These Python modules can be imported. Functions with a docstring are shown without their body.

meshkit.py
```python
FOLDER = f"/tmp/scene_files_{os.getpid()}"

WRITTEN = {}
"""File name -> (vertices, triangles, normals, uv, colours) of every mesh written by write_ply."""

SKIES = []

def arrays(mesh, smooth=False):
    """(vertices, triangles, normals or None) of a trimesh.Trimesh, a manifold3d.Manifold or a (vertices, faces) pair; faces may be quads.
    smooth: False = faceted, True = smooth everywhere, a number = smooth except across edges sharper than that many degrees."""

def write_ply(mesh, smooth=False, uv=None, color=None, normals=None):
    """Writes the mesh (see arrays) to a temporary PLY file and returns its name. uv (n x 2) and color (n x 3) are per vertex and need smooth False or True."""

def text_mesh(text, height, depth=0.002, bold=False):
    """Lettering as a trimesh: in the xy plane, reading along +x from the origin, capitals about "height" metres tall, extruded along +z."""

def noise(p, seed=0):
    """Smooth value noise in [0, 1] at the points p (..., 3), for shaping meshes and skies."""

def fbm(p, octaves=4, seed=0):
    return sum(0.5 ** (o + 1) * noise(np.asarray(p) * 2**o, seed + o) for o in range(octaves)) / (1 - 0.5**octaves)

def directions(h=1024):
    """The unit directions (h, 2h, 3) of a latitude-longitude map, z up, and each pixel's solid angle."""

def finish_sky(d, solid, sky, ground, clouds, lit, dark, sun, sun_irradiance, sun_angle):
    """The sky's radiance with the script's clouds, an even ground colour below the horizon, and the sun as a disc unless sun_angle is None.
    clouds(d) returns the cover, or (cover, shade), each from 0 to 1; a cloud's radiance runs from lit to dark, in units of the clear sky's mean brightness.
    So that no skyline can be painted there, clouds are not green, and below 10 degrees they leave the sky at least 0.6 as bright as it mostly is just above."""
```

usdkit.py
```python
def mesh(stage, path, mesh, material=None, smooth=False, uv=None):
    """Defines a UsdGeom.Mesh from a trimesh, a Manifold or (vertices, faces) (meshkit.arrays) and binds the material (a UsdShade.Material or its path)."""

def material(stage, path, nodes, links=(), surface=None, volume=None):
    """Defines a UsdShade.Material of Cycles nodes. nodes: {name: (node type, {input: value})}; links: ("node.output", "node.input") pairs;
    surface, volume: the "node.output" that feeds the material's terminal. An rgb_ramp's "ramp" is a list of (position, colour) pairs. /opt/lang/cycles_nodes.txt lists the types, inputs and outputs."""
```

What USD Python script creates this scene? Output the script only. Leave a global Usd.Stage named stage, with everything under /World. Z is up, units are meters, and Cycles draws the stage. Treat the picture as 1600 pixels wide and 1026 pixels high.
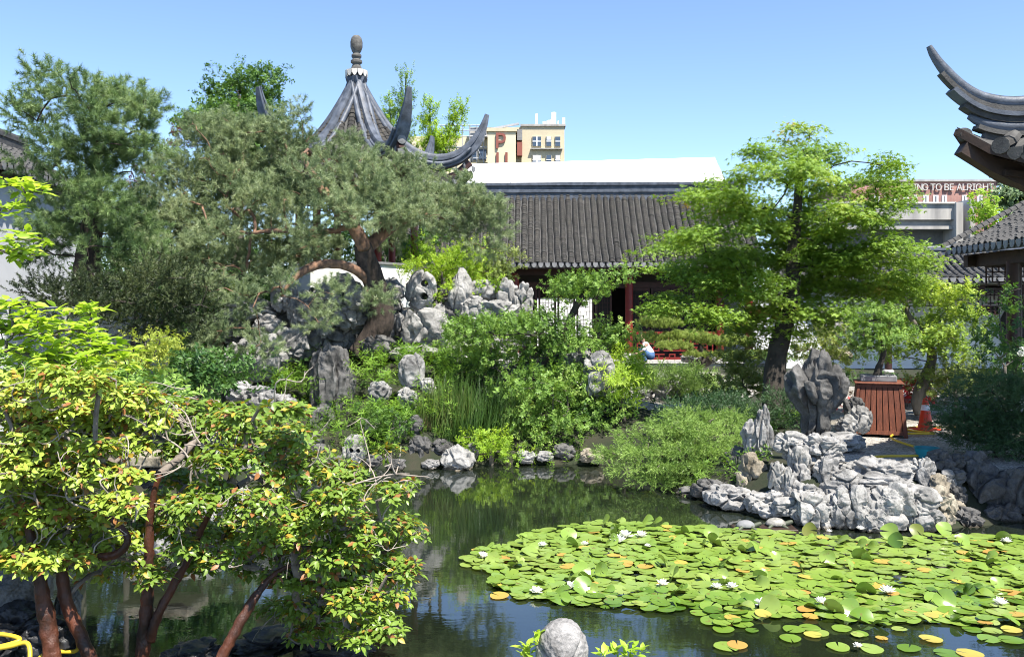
import math, random
import numpy as np, trimesh, manifold3d as m3, usdkit
from scipy.spatial.transform import Rotation
from scipy.spatial import cKDTree
from shapely.geometry import Polygon, Point
import shapely
from meshkit import noise, fbm, text_mesh
from pxr import Usd, UsdGeom, UsdLux, UsdShade, Gf, Sdf, Vt

stage = Usd.Stage.CreateInMemory()
UsdGeom.SetStageUpAxis(stage, UsdGeom.Tokens.z)
UsdGeom.SetStageMetersPerUnit(stage, 1.0)
UsdGeom.Xform.Define(stage, '/World')
UsdGeom.Scope.Define(stage, '/World/Looks')

# ------------------------------------------------------------------ camera, sky, sun, exposure
F, EYE, HY = 1386.0, 3.0, 480.0          # focal length and horizon in pixels of the 1600 wide photograph
cam = UsdGeom.Camera.Define(stage, '/World/camera')
cam.CreateHorizontalApertureAttr(36.0)
cam.CreateVerticalApertureAttr(36.0 * 656 / 1024)
cam.CreateFocalLengthAttr(36.0 * F / 1600)
cam.CreateVerticalApertureOffsetAttr(-33.0 / 1600 * 36)
cam.CreateClippingRangeAttr((0.05, 5000))
cam.CreateExposureAttr(1.38)
cam.AddTranslateOp().Set(Gf.Vec3d(0, 0, EYE))
cam.AddRotateXYZOp().Set(Gf.Vec3f(90, 0, 0))
SUN_EL, SUN_AZ = math.radians(60), math.radians(145)     # azimuth from +y towards +x: behind the viewer, to the right
SUN = np.array([math.sin(SUN_AZ) * math.cos(SUN_EL), math.cos(SUN_AZ) * math.cos(SUN_EL), math.sin(SUN_EL)])
sky_m = UsdShade.Material.Define(stage, '/World/Looks/sky_light')
usdkit.material(stage, '/World/Looks/sky_light', {
    's': ('sky_texture', {'sky_type': 'single_scattering', 'sun_disc': False, 'sun_elevation': SUN_EL, 'sun_rotation': SUN_AZ,
                          'altitude': 50.0, 'air_density': 0.8, 'aerosol_density': 0.3, 'ozone_density': 3.0}),
    'b': ('background_shader', {'strength': 0.105})}, [('s.color', 'b.color')], surface='b.background')
dome = UsdLux.DomeLight.Define(stage, '/World/sky')
UsdShade.MaterialBindingAPI.Apply(dome.GetPrim()).Bind(UsdShade.Material.Get(stage, '/World/Looks/sky_light'))
dome.GetPrim().SetCustomDataByKey('kind', 'structure')
sun = UsdLux.DistantLight.Define(stage, '/World/sun')
sun.CreateIntensityAttr(1.15)
sun.CreateAngleAttr(0.5)
sun.CreateColorAttr(Gf.Vec3f(1.0, 0.95, 0.87))
sun.GetPrim().CreateAttribute('inputs:normalize', Sdf.ValueTypeNames.Bool).Set(True)
q = Rotation.align_vectors([SUN], [[0, 0, 1]])[0].as_quat()
sun.AddOrientOp().Set(Gf.Quatf(float(q[3]), float(q[0]), float(q[1]), float(q[2])))

# ------------------------------------------------------------------ helpers
RNG = np.random.default_rng(7)
def P(px, py, D):                         # where the thing seen at this spot of the photograph stands, D metres ahead
    return np.array([(px - 800) / F * D, D, EYE - (py - HY) / F * D])
def S(n, D):
    return n * D / F
USED = {}
def numbered(parent, name):
    k = (parent, name); n = USED.get(k, -1) + 1; USED[k] = n
    return name if n == 0 else f'{name}_{n:03d}'
LOC = {}
def tag(prim, label=None, cat=None, group=None, kind=None):
    prim = prim.GetPrim() if hasattr(prim, 'GetPrim') else prim
    for k, v in (('label', label), ('category', cat), ('group', group), ('kind', kind)):
        if v: prim.SetCustomDataByKey(k, v)
    return prim
def thing(name, label, cat, loc=(0, 0, 0), group=None, kind=None):
    path = '/World/' + numbered('/World', name)
    x = UsdGeom.Xform.Define(stage, path)
    x.AddTranslateOp().Set(Gf.Vec3d(*map(float, loc)))
    LOC[path] = np.array(loc, float)
    tag(x, label, cat, group, kind)
    return path
def obj(name, mesh, mat, parent=None, smooth=False, label=None, cat=None, group=None, kind=None):
    """One Mesh prim from world coordinates, under the thing at path parent, or top-level."""
    base = parent or '/World'
    path = base + '/' + numbered(base, name)
    if hasattr(mesh, 'to_mesh'):
        mm = mesh.to_mesh(); mesh = (np.array(mm.vert_properties[:, :3], float), np.array(mm.tri_verts))
    v, f = (mesh.vertices, mesh.faces) if isinstance(mesh, trimesh.Trimesh) else mesh
    v = np.asarray(v, float); f = np.asarray(f, int); ids, inv = np.unique(f, return_inverse=True); v, f = v[ids], inv.reshape(f.shape); off = LOC.get(base, np.zeros(3)); LOC[path] = off
    p = usdkit.mesh(stage, path, (v - off, np.asarray(f)), mat, smooth)
    tag(p, label, cat, group, kind)
    return path
def cat_m(parts):
    vs, fs, n = [], [], 0
    for p in parts:
        v, f = (p.vertices, p.faces) if isinstance(p, trimesh.Trimesh) else p
        v, f = np.asarray(v, float), np.asarray(f, int)
        if f.shape[1] == 4: f = np.vstack([f[:, [0, 1, 2]], f[:, [0, 2, 3]]])
        vs.append(v); fs.append(f + n); n += len(v)
    return np.vstack(vs), np.vstack(fs)
def box(x0, x1, y0, y1, z0, z1, ch=0.0):
    """A box, its edges chamfered by ch."""
    if ch <= 0:
        v = np.array([[x, y, z] for x in (x0, x1) for y in (y0, y1) for z in (z0, z1)], float)
    else:
        v = []
        for x, sx in ((x0, 1), (x1, -1)):
            for y, sy in ((y0, 1), (y1, -1)):
                for z, sz in ((z0, 1), (z1, -1)):
                    v += [[x, y + sy * ch, z + sz * ch], [x + sx * ch, y, z + sz * ch], [x + sx * ch, y + sy * ch, z]]
        v = np.array(v)
    h = trimesh.convex.convex_hull(v)
    return np.array(h.vertices), np.array(h.faces)
def xf(mesh, R=None, t=(0, 0, 0), s=1.0):
    v, f = (mesh.vertices, mesh.faces) if isinstance(mesh, trimesh.Trimesh) else mesh
    v = np.asarray(v, float) * s
    if R is not None: v = v @ np.asarray(R).T
    return v + np.asarray(t, float), np.asarray(f)
def rz(a):
    c, s = math.cos(a), math.sin(a); return np.array([[c, -s, 0], [s, c, 0], [0, 0, 1.0]])
def bar(a, b, w, h):
    """A straight bar of w x h between two points."""
    a, b = np.asarray(a, float), np.asarray(b, float); d = b - a; L = np.linalg.norm(d); d /= L
    up = np.array([0, 0, 1.0]) if abs(d[2]) < 0.95 else np.array([0, 1.0, 0])
    s = np.cross(d, up); s /= np.linalg.norm(s); u = np.cross(s, d)
    v, f = box(-w / 2, w / 2, 0, L, -h / 2, h / 2)
    return v @ np.array([s, d, u]) + a, f
def tube(points, radii, sides=6, cap=True):
    p = np.asarray(points, float); n = len(p)
    r = np.broadcast_to(radii, (n,)).astype(float)
    t = np.gradient(p, axis=0); t /= np.linalg.norm(t, axis=1, keepdims=True) + 1e-12
    a = np.cross(t[0], [0, 0, 1.0] if abs(t[0, 2]) < 0.9 else [1.0, 0, 0]); A = []
    for k in range(n):
        a = a - t[k] * (a @ t[k]); a /= np.linalg.norm(a) + 1e-12; A.append(a)
    A = np.array(A); B = np.cross(t, A); ang = np.arange(sides) * 2 * np.pi / sides
    v = (p[:, None] + r[:, None, None] * (np.cos(ang)[None, :, None] * A[:, None] + np.sin(ang)[None, :, None] * B[:, None])).reshape(-1, 3)
    i, j = np.meshgrid(np.arange(n - 1), np.arange(sides), indexing='ij')
    q = np.stack([i * sides + j, i * sides + (j + 1) % sides, (i + 1) * sides + (j + 1) % sides, (i + 1) * sides + j], -1).reshape(-1, 4)
    f = np.vstack([q[:, [0, 1, 2]], q[:, [0, 2, 3]]])
    if cap:
        c = [[0, k + 1, k] for k in range(1, sides - 1)] + [[(n - 1) * sides, (n - 1) * sides + k, (n - 1) * sides + k + 1] for k in range(1, sides - 1)]
        f = np.vstack([f, c])
    return v, f
def sweep(profile, path, up=(0, 0, 1.0), side=None):
    """A closed 2-D profile (side, up) carried along a path."""
    p = np.asarray(path, float); n, m = len(p), len(profile); pr = np.asarray(profile, float)
    t = np.gradient(p, axis=0); t /= np.linalg.norm(t, axis=1, keepdims=True)
    s = np.cross(t, up) if side is None else np.broadcast_to(side, t.shape).astype(float)
    s = s / (np.linalg.norm(s, axis=1, keepdims=True) + 1e-9); u = np.cross(s, t)
    v = (p[:, None] + pr[None, :, :1] * s[:, None] + pr[None, :, 1:] * u[:, None]).reshape(-1, 3)
    i, j = np.meshgrid(np.arange(n - 1), np.arange(m), indexing='ij')
    q = np.stack([i * m + j, i * m + (j + 1) % m, (i + 1) * m + (j + 1) % m, (i + 1) * m + j], -1).reshape(-1, 4)
    f = np.vstack([q[:, [0, 1, 2]], q[:, [0, 2, 3]]])
    tri = shapely.constrained_delaunay_triangles(Polygon(pr)) if hasattr(shapely, 'constrained_delaunay_triangles') else None
    c = []
    for k in range(1, m - 1):
        c += [[0, k + 1, k], [(n - 1) * m, (n - 1) * m + k, (n - 1) * m + k + 1]]
    return v, np.vstack([f, c])
def curve(pts, n):
    """A smooth curve through points (any number of columns), n samples."""
    from scipy.interpolate import CubicSpline
    p = np.asarray(pts, float); d = np.r_[0, np.cumsum(np.linalg.norm(np.diff(p, axis=0), axis=1) + 1e-9)]
    return CubicSpline(d, p)(np.linspace(0, d[-1], n)) if len(p) > 2 else np.linspace(p[0], p[1], n)
def lathe(prof, n=24, loc=(0, 0, 0)):
    """prof: (radius, z) from bottom to top."""
    pr = np.asarray(prof, float); m = len(pr); a = np.arange(n) * 2 * np.pi / n
    v = np.stack([pr[:, 0, None] * np.cos(a), pr[:, 0, None] * np.sin(a), np.repeat(pr[:, 1, None], n, 1)], -1).reshape(-1, 3)
    i, j = np.meshgrid(np.arange(m - 1), np.arange(n), indexing='ij')
    q = np.stack([i * n + j, i * n + (j + 1) % n, (i + 1) * n + (j + 1) % n, (i + 1) * n + j], -1).reshape(-1, 4)
    f = np.vstack([q[:, [0, 1, 2]], q[:, [0, 2, 3]], [[0, k + 1, k] for k in range(1, n - 1)], [[(m - 1) * n, (m - 1) * n + k, (m - 1) * n + k + 1] for k in range(1, n - 1)]])
    return v + np.asarray(loc, float), f

# ------------------------------------------------------------------ materials
def mat(name, nodes, links, surface, **k):
    return usdkit.material(stage, '/World/Looks/' + name, nodes, links, surface=surface, **k)
def plain(name, c1, c2=None, scale=4.0, rough=0.7, bump=0.0, bscale=30.0, spec=0.4, stretch=None, extra=None, detail=5):
    """A surface whose colour wanders between colours; bump is fine relief."""
    c2 = c2 or tuple(0.75 * c for c in c1)
    nodes = {'g': ('geometry', {}), 'n': ('noise_texture', {'scale': scale, 'detail': float(detail), 'roughness': 0.6}),
             'r': ('rgb_ramp', {'ramp': [(0.32, c2), (0.68, c1)] if not extra else extra}),
             'p': ('principled_bsdf', {'roughness': rough, 'specular_ior_level': spec})}
    links = [('n.fac', 'r.fac'), ('r.color', 'p.base_color')]
    if stretch:
        nodes['m'] = ('mapping', {'scale': stretch}); links += [('g.position', 'm.vector'), ('m.vector', 'n.vector')]
    else: links += [('g.position', 'n.vector')]
    if bump:
        nodes['bn'] = ('noise_texture', {'scale': bscale, 'detail': 6.0, 'roughness': 0.65}); nodes['b'] = ('bump', {'strength': bump, 'distance': 0.02})
        links += [('m.vector' if stretch else 'g.position', 'bn.vector'), ('bn.fac', 'b.height'), ('b.normal', 'p.normal')]
    return mat(name, nodes, links, 'p.BSDF')
def leafmat(name, ramp, trans=0.35, tint=(1.25, 1.2, 0.6), rough=0.45, patch=0.5, spec=0.4, k=1.45, spots=None):
    """Leaves: colour varies from leaf to leaf and from patch to patch; light passes through."""
    stops = list(zip(np.linspace(0.12, 0.88, len(ramp)), ramp)) if np.ndim(ramp[0][-1]) == 0 else ramp
    stops = [(a, tuple(min(.85, k * x) for x in c)) for a, c in stops]
    nodes = {'g': ('geometry', {}), 'n': ('noise_texture', {'scale': 0.9, 'detail': 3.0}), 'mr': ('map_range', {'from_min': 0.3, 'from_max': 0.7, 'clamp': True}),
             'oi': ('object_info', {}), 'ad': ('math', {'math_type': 'add'}), 'fr': ('math', {'math_type': 'fraction'}), 'x': ('mix_float', {'fac': patch}), 'r': ('rgb_ramp', {'ramp': stops}),
             'p': ('principled_bsdf', {'roughness': rough, 'specular_ior_level': spec}),
             'tc': ('mix_color', {'blend_type': 'multiply', 'fac': 1.0, 'b': tint, 'use_clamp': False}), 't': ('translucent_bsdf', {}), 'mx': ('mix_closure', {'fac': trans})}
    links = [('g.position', 'n.vector'), ('n.fac', 'mr.value'), ('g.random_per_island', 'ad.value1'), ('oi.random', 'ad.value2'), ('ad.value', 'fr.value1'), ('fr.value', 'x.a'), ('mr.result', 'x.b'), ('x.result', 'r.fac'), ('r.color', 'p.base_color'),
             ('r.color', 'tc.a'), ('tc.result', 't.color'), ('p.BSDF', 'mx.closure1'), ('t.BSDF', 'mx.closure2')]
    if spots:                                # browned flecks
        nodes.update({'sn': ('noise_texture', {'scale': spots, 'detail': 5.0, 'roughness': 0.7}), 'sr': ('map_range', {'from_min': 0.61, 'from_max': 0.68, 'to_max': 0.8, 'clamp': True}), 'sm': ('mix_color', {'b': (0.16, 0.1, 0.03)})})
        links = [l for l in links if l[0] != 'r.color'] + [('g.position', 'sn.vector'), ('sn.fac', 'sr.value'), ('sr.result', 'sm.fac'), ('r.color', 'sm.a'), ('sm.result', 'p.base_color'), ('sm.result', 'tc.a')]
    return mat(name, nodes, links, 'mx.closure')
def rockmat(name, ramp, rough=0.85, bump=0.5, sc=1.0):
    nodes = {'g': ('geometry', {}), 'n': ('noise_texture', {'scale': 2.2 * sc, 'detail': 8.0, 'roughness': 0.68, 'distortion': 0.6}), 'r': ('rgb_ramp', {'ramp': ramp}),
             'n2': ('noise_texture', {'scale': 14.0 * sc, 'detail': 8.0, 'roughness': 0.7}), 'v': ('voronoi_texture', {'scale': 9.0 * sc, 'feature': 'smooth_f1', 'smoothness': 0.4}),
             'a': ('math', {'math_type': 'multiply_add', 'value2': 0.5}), 'b': ('bump', {'strength': bump, 'distance': 0.05}),
             'sp': ('noise_texture', {'scale': 45.0 * sc, 'detail': 4.0}), 'sr': ('rgb_ramp', {'ramp': [(0.36, (0.66, 0.65, 0.63)), (0.52, (1, 1, 1))]}),
             'mu': ('mix_color', {'blend_type': 'multiply', 'fac': 0.8}), 'sx': ('separate_xyz', {}), 'wa': ('math', {'math_type': 'multiply_add', 'value2': 0.08}), 'wr': ('rgb_ramp', {'ramp': [(0.055, (0.42, 0.36, 0.26)), (0.1, (1, 1, 1))]}), 'wl': ('mix', {'mix_type': 'multiply', 'fac': 1.0}), 'p': ('principled_bsdf', {'roughness': rough, 'specular_ior_level': 0.25})}
    links = [('g.position', x + '.vector') for x in ('n', 'n2', 'v', 'sp')] + [('n.fac', 'r.fac'), ('sp.fac', 'sr.fac'), ('r.color', 'mu.a'), ('sr.color', 'mu.b'), ('mu.result', 'wl.color2'), ('sp.fac', 'wa.value1'), ('g.position', 'sx.vector'), ('sx.z', 'wa.value3'), ('wa.value', 'wr.fac'), ('wr.color', 'wl.color1'), ('wl.color', 'p.base_color'),
             ('n2.fac', 'a.value1'), ('v.distance', 'a.value3'), ('a.value', 'b.height'), ('b.normal', 'p.normal')]
    return mat(name, nodes, links, 'p.BSDF')

M = {}
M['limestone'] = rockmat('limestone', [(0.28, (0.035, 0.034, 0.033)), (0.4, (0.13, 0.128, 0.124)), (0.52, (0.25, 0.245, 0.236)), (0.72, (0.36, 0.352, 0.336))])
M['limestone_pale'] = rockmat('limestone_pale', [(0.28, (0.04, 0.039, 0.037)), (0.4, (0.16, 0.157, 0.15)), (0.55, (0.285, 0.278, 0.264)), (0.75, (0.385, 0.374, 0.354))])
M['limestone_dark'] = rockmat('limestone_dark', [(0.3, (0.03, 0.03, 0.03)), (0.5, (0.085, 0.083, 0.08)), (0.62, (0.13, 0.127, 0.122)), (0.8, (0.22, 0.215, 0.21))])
M['limestone_brown'] = rockmat('limestone_brown', [(0.3, (0.1, 0.085, 0.06)), (0.5, (0.24, 0.21, 0.16)), (0.75, (0.38, 0.35, 0.28))])
M['granite'] = rockmat('granite', [(0.36, (0.1, 0.097, 0.093)), (0.5, (0.22, 0.213, 0.205)), (0.66, (0.32, 0.31, 0.298))], bump=0.35, sc=3.0)
M['wet_rock'] = rockmat('wet_rock', [(0.3, (0.012, 0.012, 0.013)), (0.55, (0.04, 0.04, 0.042)), (0.75, (0.12, 0.115, 0.11))], rough=0.22)
M['soil'] = plain('soil', (0.03, 0.028, 0.016), (0.012, 0.022, 0.007), scale=2.5, rough=0.95, bump=0.8, bscale=25)
M['gravel'] = mat('gravel', {'g': ('geometry', {}), 'v': ('voronoi_texture', {'scale': 38.0}), 'r': ('rgb_ramp', {'ramp': [(0.0, (0.13, 0.12, 0.11)), (0.5, (0.33, 0.31, 0.28)), (1.0, (0.55, 0.52, 0.47))]}),
                'sc': ('separate_color', {}), 'n': ('noise_texture', {'scale': 1.2, 'detail': 4.0}), 'nr': ('rgb_ramp', {'ramp': [(0.35, (0.6, 0.57, 0.5)), (0.6, (1, 1, 1))]}), 'mu': ('mix_color', {'blend_type': 'multiply', 'fac': 1.0}),
                'b': ('bump', {'strength': 1.0, 'distance': 0.02, 'invert': True}), 'p': ('principled_bsdf', {'roughness': 0.85})},
                [('g.position', 'v.vector'), ('v.color', 'sc.color'), ('sc.r', 'r.fac'), ('g.position', 'n.vector'), ('n.fac', 'nr.fac'), ('r.color', 'mu.a'), ('nr.color', 'mu.b'), ('mu.result', 'p.base_color'), ('v.distance', 'b.height'), ('b.normal', 'p.normal')], 'p.BSDF')
M['water'] = mat('pond_water', {'g': ('geometry', {}), 'm': ('mapping', {'scale': (1.0, 2.2, 1.0)}), 'n': ('noise_texture', {'scale': 3.2, 'detail': 4.0, 'roughness': 0.55}), 'b': ('bump', {'strength': 0.03, 'distance': 0.03}),
                'n2': ('noise_texture', {'scale': 0.7, 'detail': 3.0}), 'r': ('rgb_ramp', {'ramp': [(0.3, (0.006, 0.009, 0.005)), (0.7, (0.014, 0.018, 0.009))]}),
                'f': ('fresnel', {'IOR': 2.8}), 'd': ('diffuse_bsdf', {}), 'gl': ('glossy_bsdf', {'color': (0.95, 0.97, 1.0), 'roughness': 0.012}), 'p': ('mix_closure', {})},
                [('g.position', 'm.vector'), ('m.vector', 'n.vector'), ('n.fac', 'b.height'), ('b.normal', 'gl.normal'), ('b.normal', 'f.normal'), ('g.position', 'n2.vector'), ('n2.fac', 'r.fac'), ('r.color', 'd.color'), ('f.fac', 'p.fac'), ('d.BSDF', 'p.closure1'), ('gl.BSDF', 'p.closure2')], 'p.closure')
M['white_wall'] = plain('white_plaster', (0.78, 0.78, 0.76), (0.66, 0.66, 0.64), scale=1.2, rough=0.9, bump=0.12, bscale=40)
M['grey_wall'] = plain('grey_white_plaster', (0.62, 0.63, 0.65), (0.5, 0.51, 0.53), scale=0.8, rough=0.9, bump=0.1)
M['red_wood'] = plain('red_lacquer', (0.2, 0.022, 0.016), (0.14, 0.014, 0.012), scale=3, rough=0.4, bump=0.1)
M['dark_wood'] = plain('dark_red_wood', (0.055, 0.02, 0.015), (0.03, 0.012, 0.01), scale=5, rough=0.5, bump=0.2)
M['brown_wood'] = plain('brown_timber', (0.045, 0.024, 0.015), (0.02, 0.012, 0.008), scale=5, rough=0.6, bump=0.3)
M['tile'] = plain('grey_clay_tile', (0.078, 0.076, 0.072), (0.038, 0.037, 0.036), scale=6, rough=0.75, bump=0.5, bscale=40)
M['tile_brown'] = mat('lichen_clay_tile', {'g': ('geometry', {}), 'oi': ('object_info', {}), 'n': ('noise_texture', {'scale': 5.0, 'detail': 8.0, 'roughness': 0.75}), 'r': ('rgb_ramp', {'ramp': [(0.3, (0.016, 0.015, 0.014)), (0.5, (0.042, 0.039, 0.034)), (0.62, (0.07, 0.062, 0.05)), (0.75, (0.13, 0.115, 0.085))]}),
                'is': ('map_range', {'to_min': 0.7, 'to_max': 1.3}), 'os': ('map_range', {'to_min': 0.8, 'to_max': 1.25}), 'm': ('math', {'math_type': 'multiply'}), 'cx': ('combine_xyz', {}), 'mu': ('mix_color', {'blend_type': 'multiply', 'fac': 1.0, 'use_clamp': False}),
                'bn': ('noise_texture', {'scale': 40.0, 'detail': 5.0}), 'b': ('bump', {'strength': 0.7, 'distance': 0.02}), 'p': ('principled_bsdf', {'roughness': 0.88})},
                [('g.position', 'n.vector'), ('n.fac', 'r.fac'), ('g.random_per_island', 'is.value'), ('oi.random', 'os.value'), ('is.result', 'm.value1'), ('os.result', 'm.value2'), ('m.value', 'cx.x'), ('m.value', 'cx.y'), ('m.value', 'cx.z'), ('r.color', 'mu.a'), ('cx.vector', 'mu.b'), ('mu.result', 'p.base_color'), ('g.position', 'bn.vector'), ('bn.fac', 'b.height'), ('b.normal', 'p.normal')], 'p.BSDF')
M['tile_light'] = plain('pale_clay_tile', (0.22, 0.22, 0.22), (0.14, 0.14, 0.145), scale=5, rough=0.7, bump=0.2)
M['tile_warm'] = plain('warm_clay_tile', (0.16, 0.135, 0.11), (0.07, 0.062, 0.055), scale=9, rough=0.85, bump=0.5, bscale=50)
M['ridge'] = plain('blue_grey_ridge_clay', (0.105, 0.12, 0.15), (0.035, 0.042, 0.055), scale=4.5, rough=0.5, bump=0.35, bscale=25, detail=8, stretch=(1, 1, 1))
M['finial'] = plain('weathered_finial_stone', (0.13, 0.125, 0.115), (0.05, 0.048, 0.045), scale=9, rough=0.85, bump=0.4)
M['tent'] = plain('white_tent_cloth', (0.82, 0.82, 0.82), (0.76, 0.76, 0.77), scale=0.6, rough=0.6)
M['concrete'] = plain('streaked_concrete', (0.42, 0.4, 0.37), (0.24, 0.23, 0.22), scale=1.0, rough=0.9, stretch=(1.6, 1.6, 0.25), bump=0.2)
M['stone'] = plain('pale_cut_stone', (0.55, 0.53, 0.49), (0.42, 0.4, 0.37), scale=3, rough=0.85, bump=0.3)
M['buff'] = plain('buff_painted_wall', (0.56, 0.49, 0.33), (0.44, 0.38, 0.27), scale=0.35, rough=0.9)
M['cream'] = plain('cream_painted_wall', (0.66, 0.58, 0.39), (0.58, 0.5, 0.34), scale=0.3, rough=0.9)
M['sign_red'] = plain('faded_red_paint', (0.24, 0.075, 0.055), (0.19, 0.065, 0.05), scale=2, rough=0.8)
M['grey_metal'] = plain('grey_metal', (0.4, 0.4, 0.41), (0.3, 0.3, 0.31), scale=3, rough=0.5)
M['white_metal'] = plain('white_paint', (0.75, 0.75, 0.75), (0.68, 0.68, 0.68), scale=3, rough=0.5)
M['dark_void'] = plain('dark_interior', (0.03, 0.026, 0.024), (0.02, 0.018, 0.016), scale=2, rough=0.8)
M['glass'] = mat('window_glass', {'p': ('principled_bsdf', {'base_color': (0.05, 0.07, 0.1), 'roughness': 0.05, 'specular_ior_level': 0.8})}, [], 'p.BSDF')
M['brick'] = mat('red_brick', {'g': ('geometry', {}), 'sx': ('separate_xyz', {}), 'cx': ('combine_xyz', {}), 'b': ('brick_texture', {'color1': (0.34, 0.12, 0.09), 'color2': (0.25, 0.085, 0.065), 'mortar': (0.36, 0.27, 0.24), 'scale': 1.0, 'mortar_size': 0.02, 'brick_width': 0.3, 'row_height': 0.1}),
                'n': ('noise_texture', {'scale': 0.5, 'detail': 4.0}), 'r': ('rgb_ramp', {'ramp': [(0.35, (0.75, 0.72, 0.72)), (0.65, (1.15, 1.1, 1.05))]}), 'mu': ('mix_color', {'blend_type': 'multiply', 'fac': 1.0}), 'p': ('principled_bsdf', {'roughness': 0.9})},
                [('g.position', 'sx.vector'), ('sx.x', 'cx.x'), ('sx.z', 'cx.y'), ('cx.vector', 'b.vector'), ('g.position', 'n.vector'), ('n.fac', 'r.fac'), ('b.color', 'mu.a'), ('r.color', 'mu.b'), ('mu.result', 'p.base_color')], 'p.BSDF')
M['planter'] = plain('stained_planter_wood', (0.2, 0.062, 0.03), (0.09, 0.028, 0.015), scale=7, rough=0.6, stretch=(6, 6, 0.6), bump=0.35, detail=8)
M['cone_orange'] = plain('orange_plastic', (0.62, 0.055, 0.015), (0.55, 0.05, 0.02), scale=3, rough=0.45)
M['hose'] = plain('yellow_hose', (0.62, 0.42, 0.03), (0.5, 0.34, 0.03), scale=12, rough=0.4)
M['teal'] = plain('teal_plastic', (0.02, 0.22, 0.24), (0.015, 0.16, 0.18), scale=3, rough=0.5)
M['bark_pine'] = plain('scaly_pine_bark', (0.075, 0.055, 0.044), (0.014, 0.011, 0.009), scale=11, rough=0.95, bump=1.0, bscale=20, stretch=(1, 1, 0.45))
M['bark_orange'] = plain('flaking_orange_bark', (0.27, 0.15, 0.09), (0.06, 0.042, 0.033), scale=9, rough=0.95, bump=1.0, bscale=22, stretch=(1, 1, .6))
M['bark_grey'] = plain('grey_bark', (0.16, 0.14, 0.115), (0.06, 0.052, 0.043), scale=8, rough=0.95, bump=0.8, bscale=20, stretch=(1, 1, 0.3))
M['bark_dark'] = plain('dark_bark', (0.06, 0.05, 0.04), (0.025, 0.021, 0.018), scale=8, rough=0.95, bump=0.8, bscale=20)
M['bark_red'] = plain('red_brown_wet_bark', (0.12, 0.038, 0.018), (0.018, 0.011, 0.008), scale=5.5, rough=0.45, bump=1.0, bscale=16, stretch=(1, 1, 0.6))
M['twig'] = plain('pale_grey_twig', (0.24, 0.205, 0.17), (0.1, 0.08, 0.065), scale=14, rough=0.9, bump=.5, bscale=40)
M['dry_twig'] = plain('dry_grey_twig', (0.38, 0.33, 0.28), (0.2, 0.165, 0.135), scale=14, rough=0.9)
M['needle'] = leafmat('pine_needle', [(0.075, 0.112, 0.054), (0.14, 0.187, 0.088), (0.215, 0.265, 0.135), (0.29, 0.335, 0.185)], trans=0.3, rough=0.5, tint=(1.1, 1.1, 0.75), k=1.28)
M['needle_left'] = leafmat('fresh_pine_needle', [(0.055, 0.1, 0.035), (0.11, 0.18, 0.06), (0.18, 0.265, 0.095), (0.25, 0.33, 0.14)], trans=0.3, rough=0.5, tint=(1.1, 1.1, 0.7), k=1.05)
M['needle_cushion'] = leafmat('light_pine_needle', [(0.17, 0.23, 0.05), (0.28, 0.36, 0.08), (0.38, 0.46, 0.13)], trans=0.35, tint=(1.1, 1.1, 0.7), k=1.0)
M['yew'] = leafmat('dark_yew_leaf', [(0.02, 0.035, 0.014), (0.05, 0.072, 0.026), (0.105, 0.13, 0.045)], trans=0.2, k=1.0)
M['juniper'] = leafmat('juniper_leaf', [(0.1, 0.17, 0.035), (0.18, 0.28, 0.06), (0.27, 0.38, 0.1)], trans=0.3, tint=(1.1, 1.1, 0.7), k=1.2)
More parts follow.
